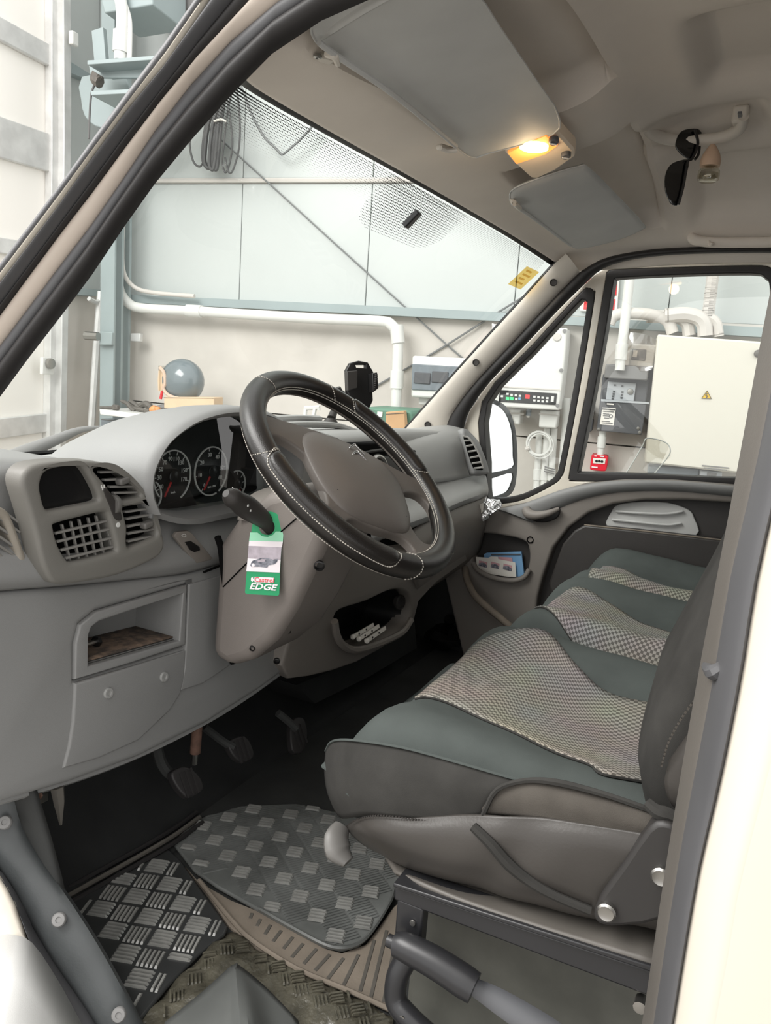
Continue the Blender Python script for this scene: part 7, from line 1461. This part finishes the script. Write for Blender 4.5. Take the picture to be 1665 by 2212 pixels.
tools = [('pair of grey pliers with open handles on the shelf', [[(262,866),(275,872),(282,880),(290,888)], [(279,866),(290,872),(300,880)], [(282,880),(300,884),(318,888)]], .014, 'tool_dark', 'pliers'), ('dark metal tool lying across the shelf', [[(300,878),(315,873),(325,880),(330,888)]], .022, 'tool_dark', 'tool'), ('orange handled tool on the shelf', [[(326,886),(338,884)]], .026, 'tool_orange', 'tool'), ('long grey tool bar behind the orange handle', [[(338,880),(360,878),(390,880)]], .022, 'panel_grey', 'tool'), ('thin dark file at the shelf edge', [[(216,880),(232,881),(250,880)]], .010, 'tool_dark', 'file')]
bake_tools = [[[(2.6366,2.784,0.589),(2.6436,2.7441,0.5764),(2.6474,2.7226,0.5571),(2.6518,2.6981,0.5381)], [(2.663,2.7498,0.5916),(2.6689,2.7161,0.5785),(2.6743,2.6854,0.5599)], [(2.656,2.7314,0.5562),(2.6657,2.6766,0.5502),(2.6753,2.6222,0.5442)]], [[(2.6829,2.6941,0.5643),(2.6909,2.6488,0.5812),(2.6963,2.6184,0.5652),(2.699,2.6031,0.5455)]], [[(2.6622,2.5813,0.5531),(2.6685,2.5457,0.5613)]], [[(2.7205,2.596,0.5616),(2.7321,2.5302,0.5722),(2.7478,2.4412,0.5743)]], [[(2.569,2.8795,0.5448),(2.5777,2.8303,0.5462),(2.5874,2.7753,0.5533)]]]
for (lab, _, r, m, cat), pts in zip(tools, bake_tools):
    t = thing('hand_tool', lab, cat, pts[0][-1], 'tools on the shelf')
    for i, l in enumerate(pts): tube('handle' if i < 2 else 'jaw', l, [r * .7, r, r * .8], m, t, n=8)
    box('tool_tip', V(pts[-1][-1]), (.03, .04, .03), m, t, ax=(WN, WU, ZU), bevel=.008)
# ---- green crate and carton near the right pillar
gc_ = thing('green_crate', 'green plastic crate beside a brown carton under the fuse box', 'crate', (2.959,1.2436,0.5332))
prism('crate_side', cr([(2.8455,1.3113,0.6634),(2.8558,1.2533,0.6752),(2.877,1.1325,0.6781),(2.8876,1.0726,0.6738),(2.8901,1.0587,0.6474),(2.8911,1.0528,0.5086),(2.8473,1.301,0.5085)], 2, True), WN * .3, 'bin_green', gc_, bevel=.02)
prism('crate_label', [(2.8526,1.2369,0.658),(2.8573,1.2101,0.6579),(2.8572,1.2108,0.6322),(2.8524,1.2375,0.6322)], WN * .004, 'paper', gc_)
cbox('brown carton leaning on the green crate', 'cardboard_box', [(2.81,1.1672,0.6623),(2.8261,1.0759,0.6768),(2.8306,1.0503,0.5236),(2.8113,1.1598,0.5248)], .05, 'cardboard')
chf = thing('white_frame', 'small white metal frame seen through the steering wheel', 'frame', (2.8855,1.6605,0.5195))
for l in ([(2.8797,1.6932,0.6356),(2.8945,1.6094,0.6473),(2.8937,1.614,0.6347)], [(2.8807,1.6879,0.636),(2.8794,1.6949,0.5163)], [(2.8899,1.6353,0.6403),(2.8874,1.6499,0.5204)], [(2.8803,1.6902,0.5789),(2.8886,1.6427,0.583)]): tube('bar', l, .012, 'pipe_white', chf, n=6, k=1)
lb_ = thing('leaning_bar', 'grey metal bar leaning in the corner by the column', 'bar', (2.7482,3.1552,0.379))
tube('bar_body', [(2.8408,3.1715,1.212),(2.8158,3.1671,1.0193),(2.7864,3.1619,0.7427),(2.7524,3.1559,0.3788)], .022, 'galv', lb_, n=8)
tube('bar_hook', [(2.7333,3.1526,1.16),(2.7865,3.1619,1.1468),(2.8325,3.1701,1.1569)], .014, 'galv', lb_, n=6)

# end
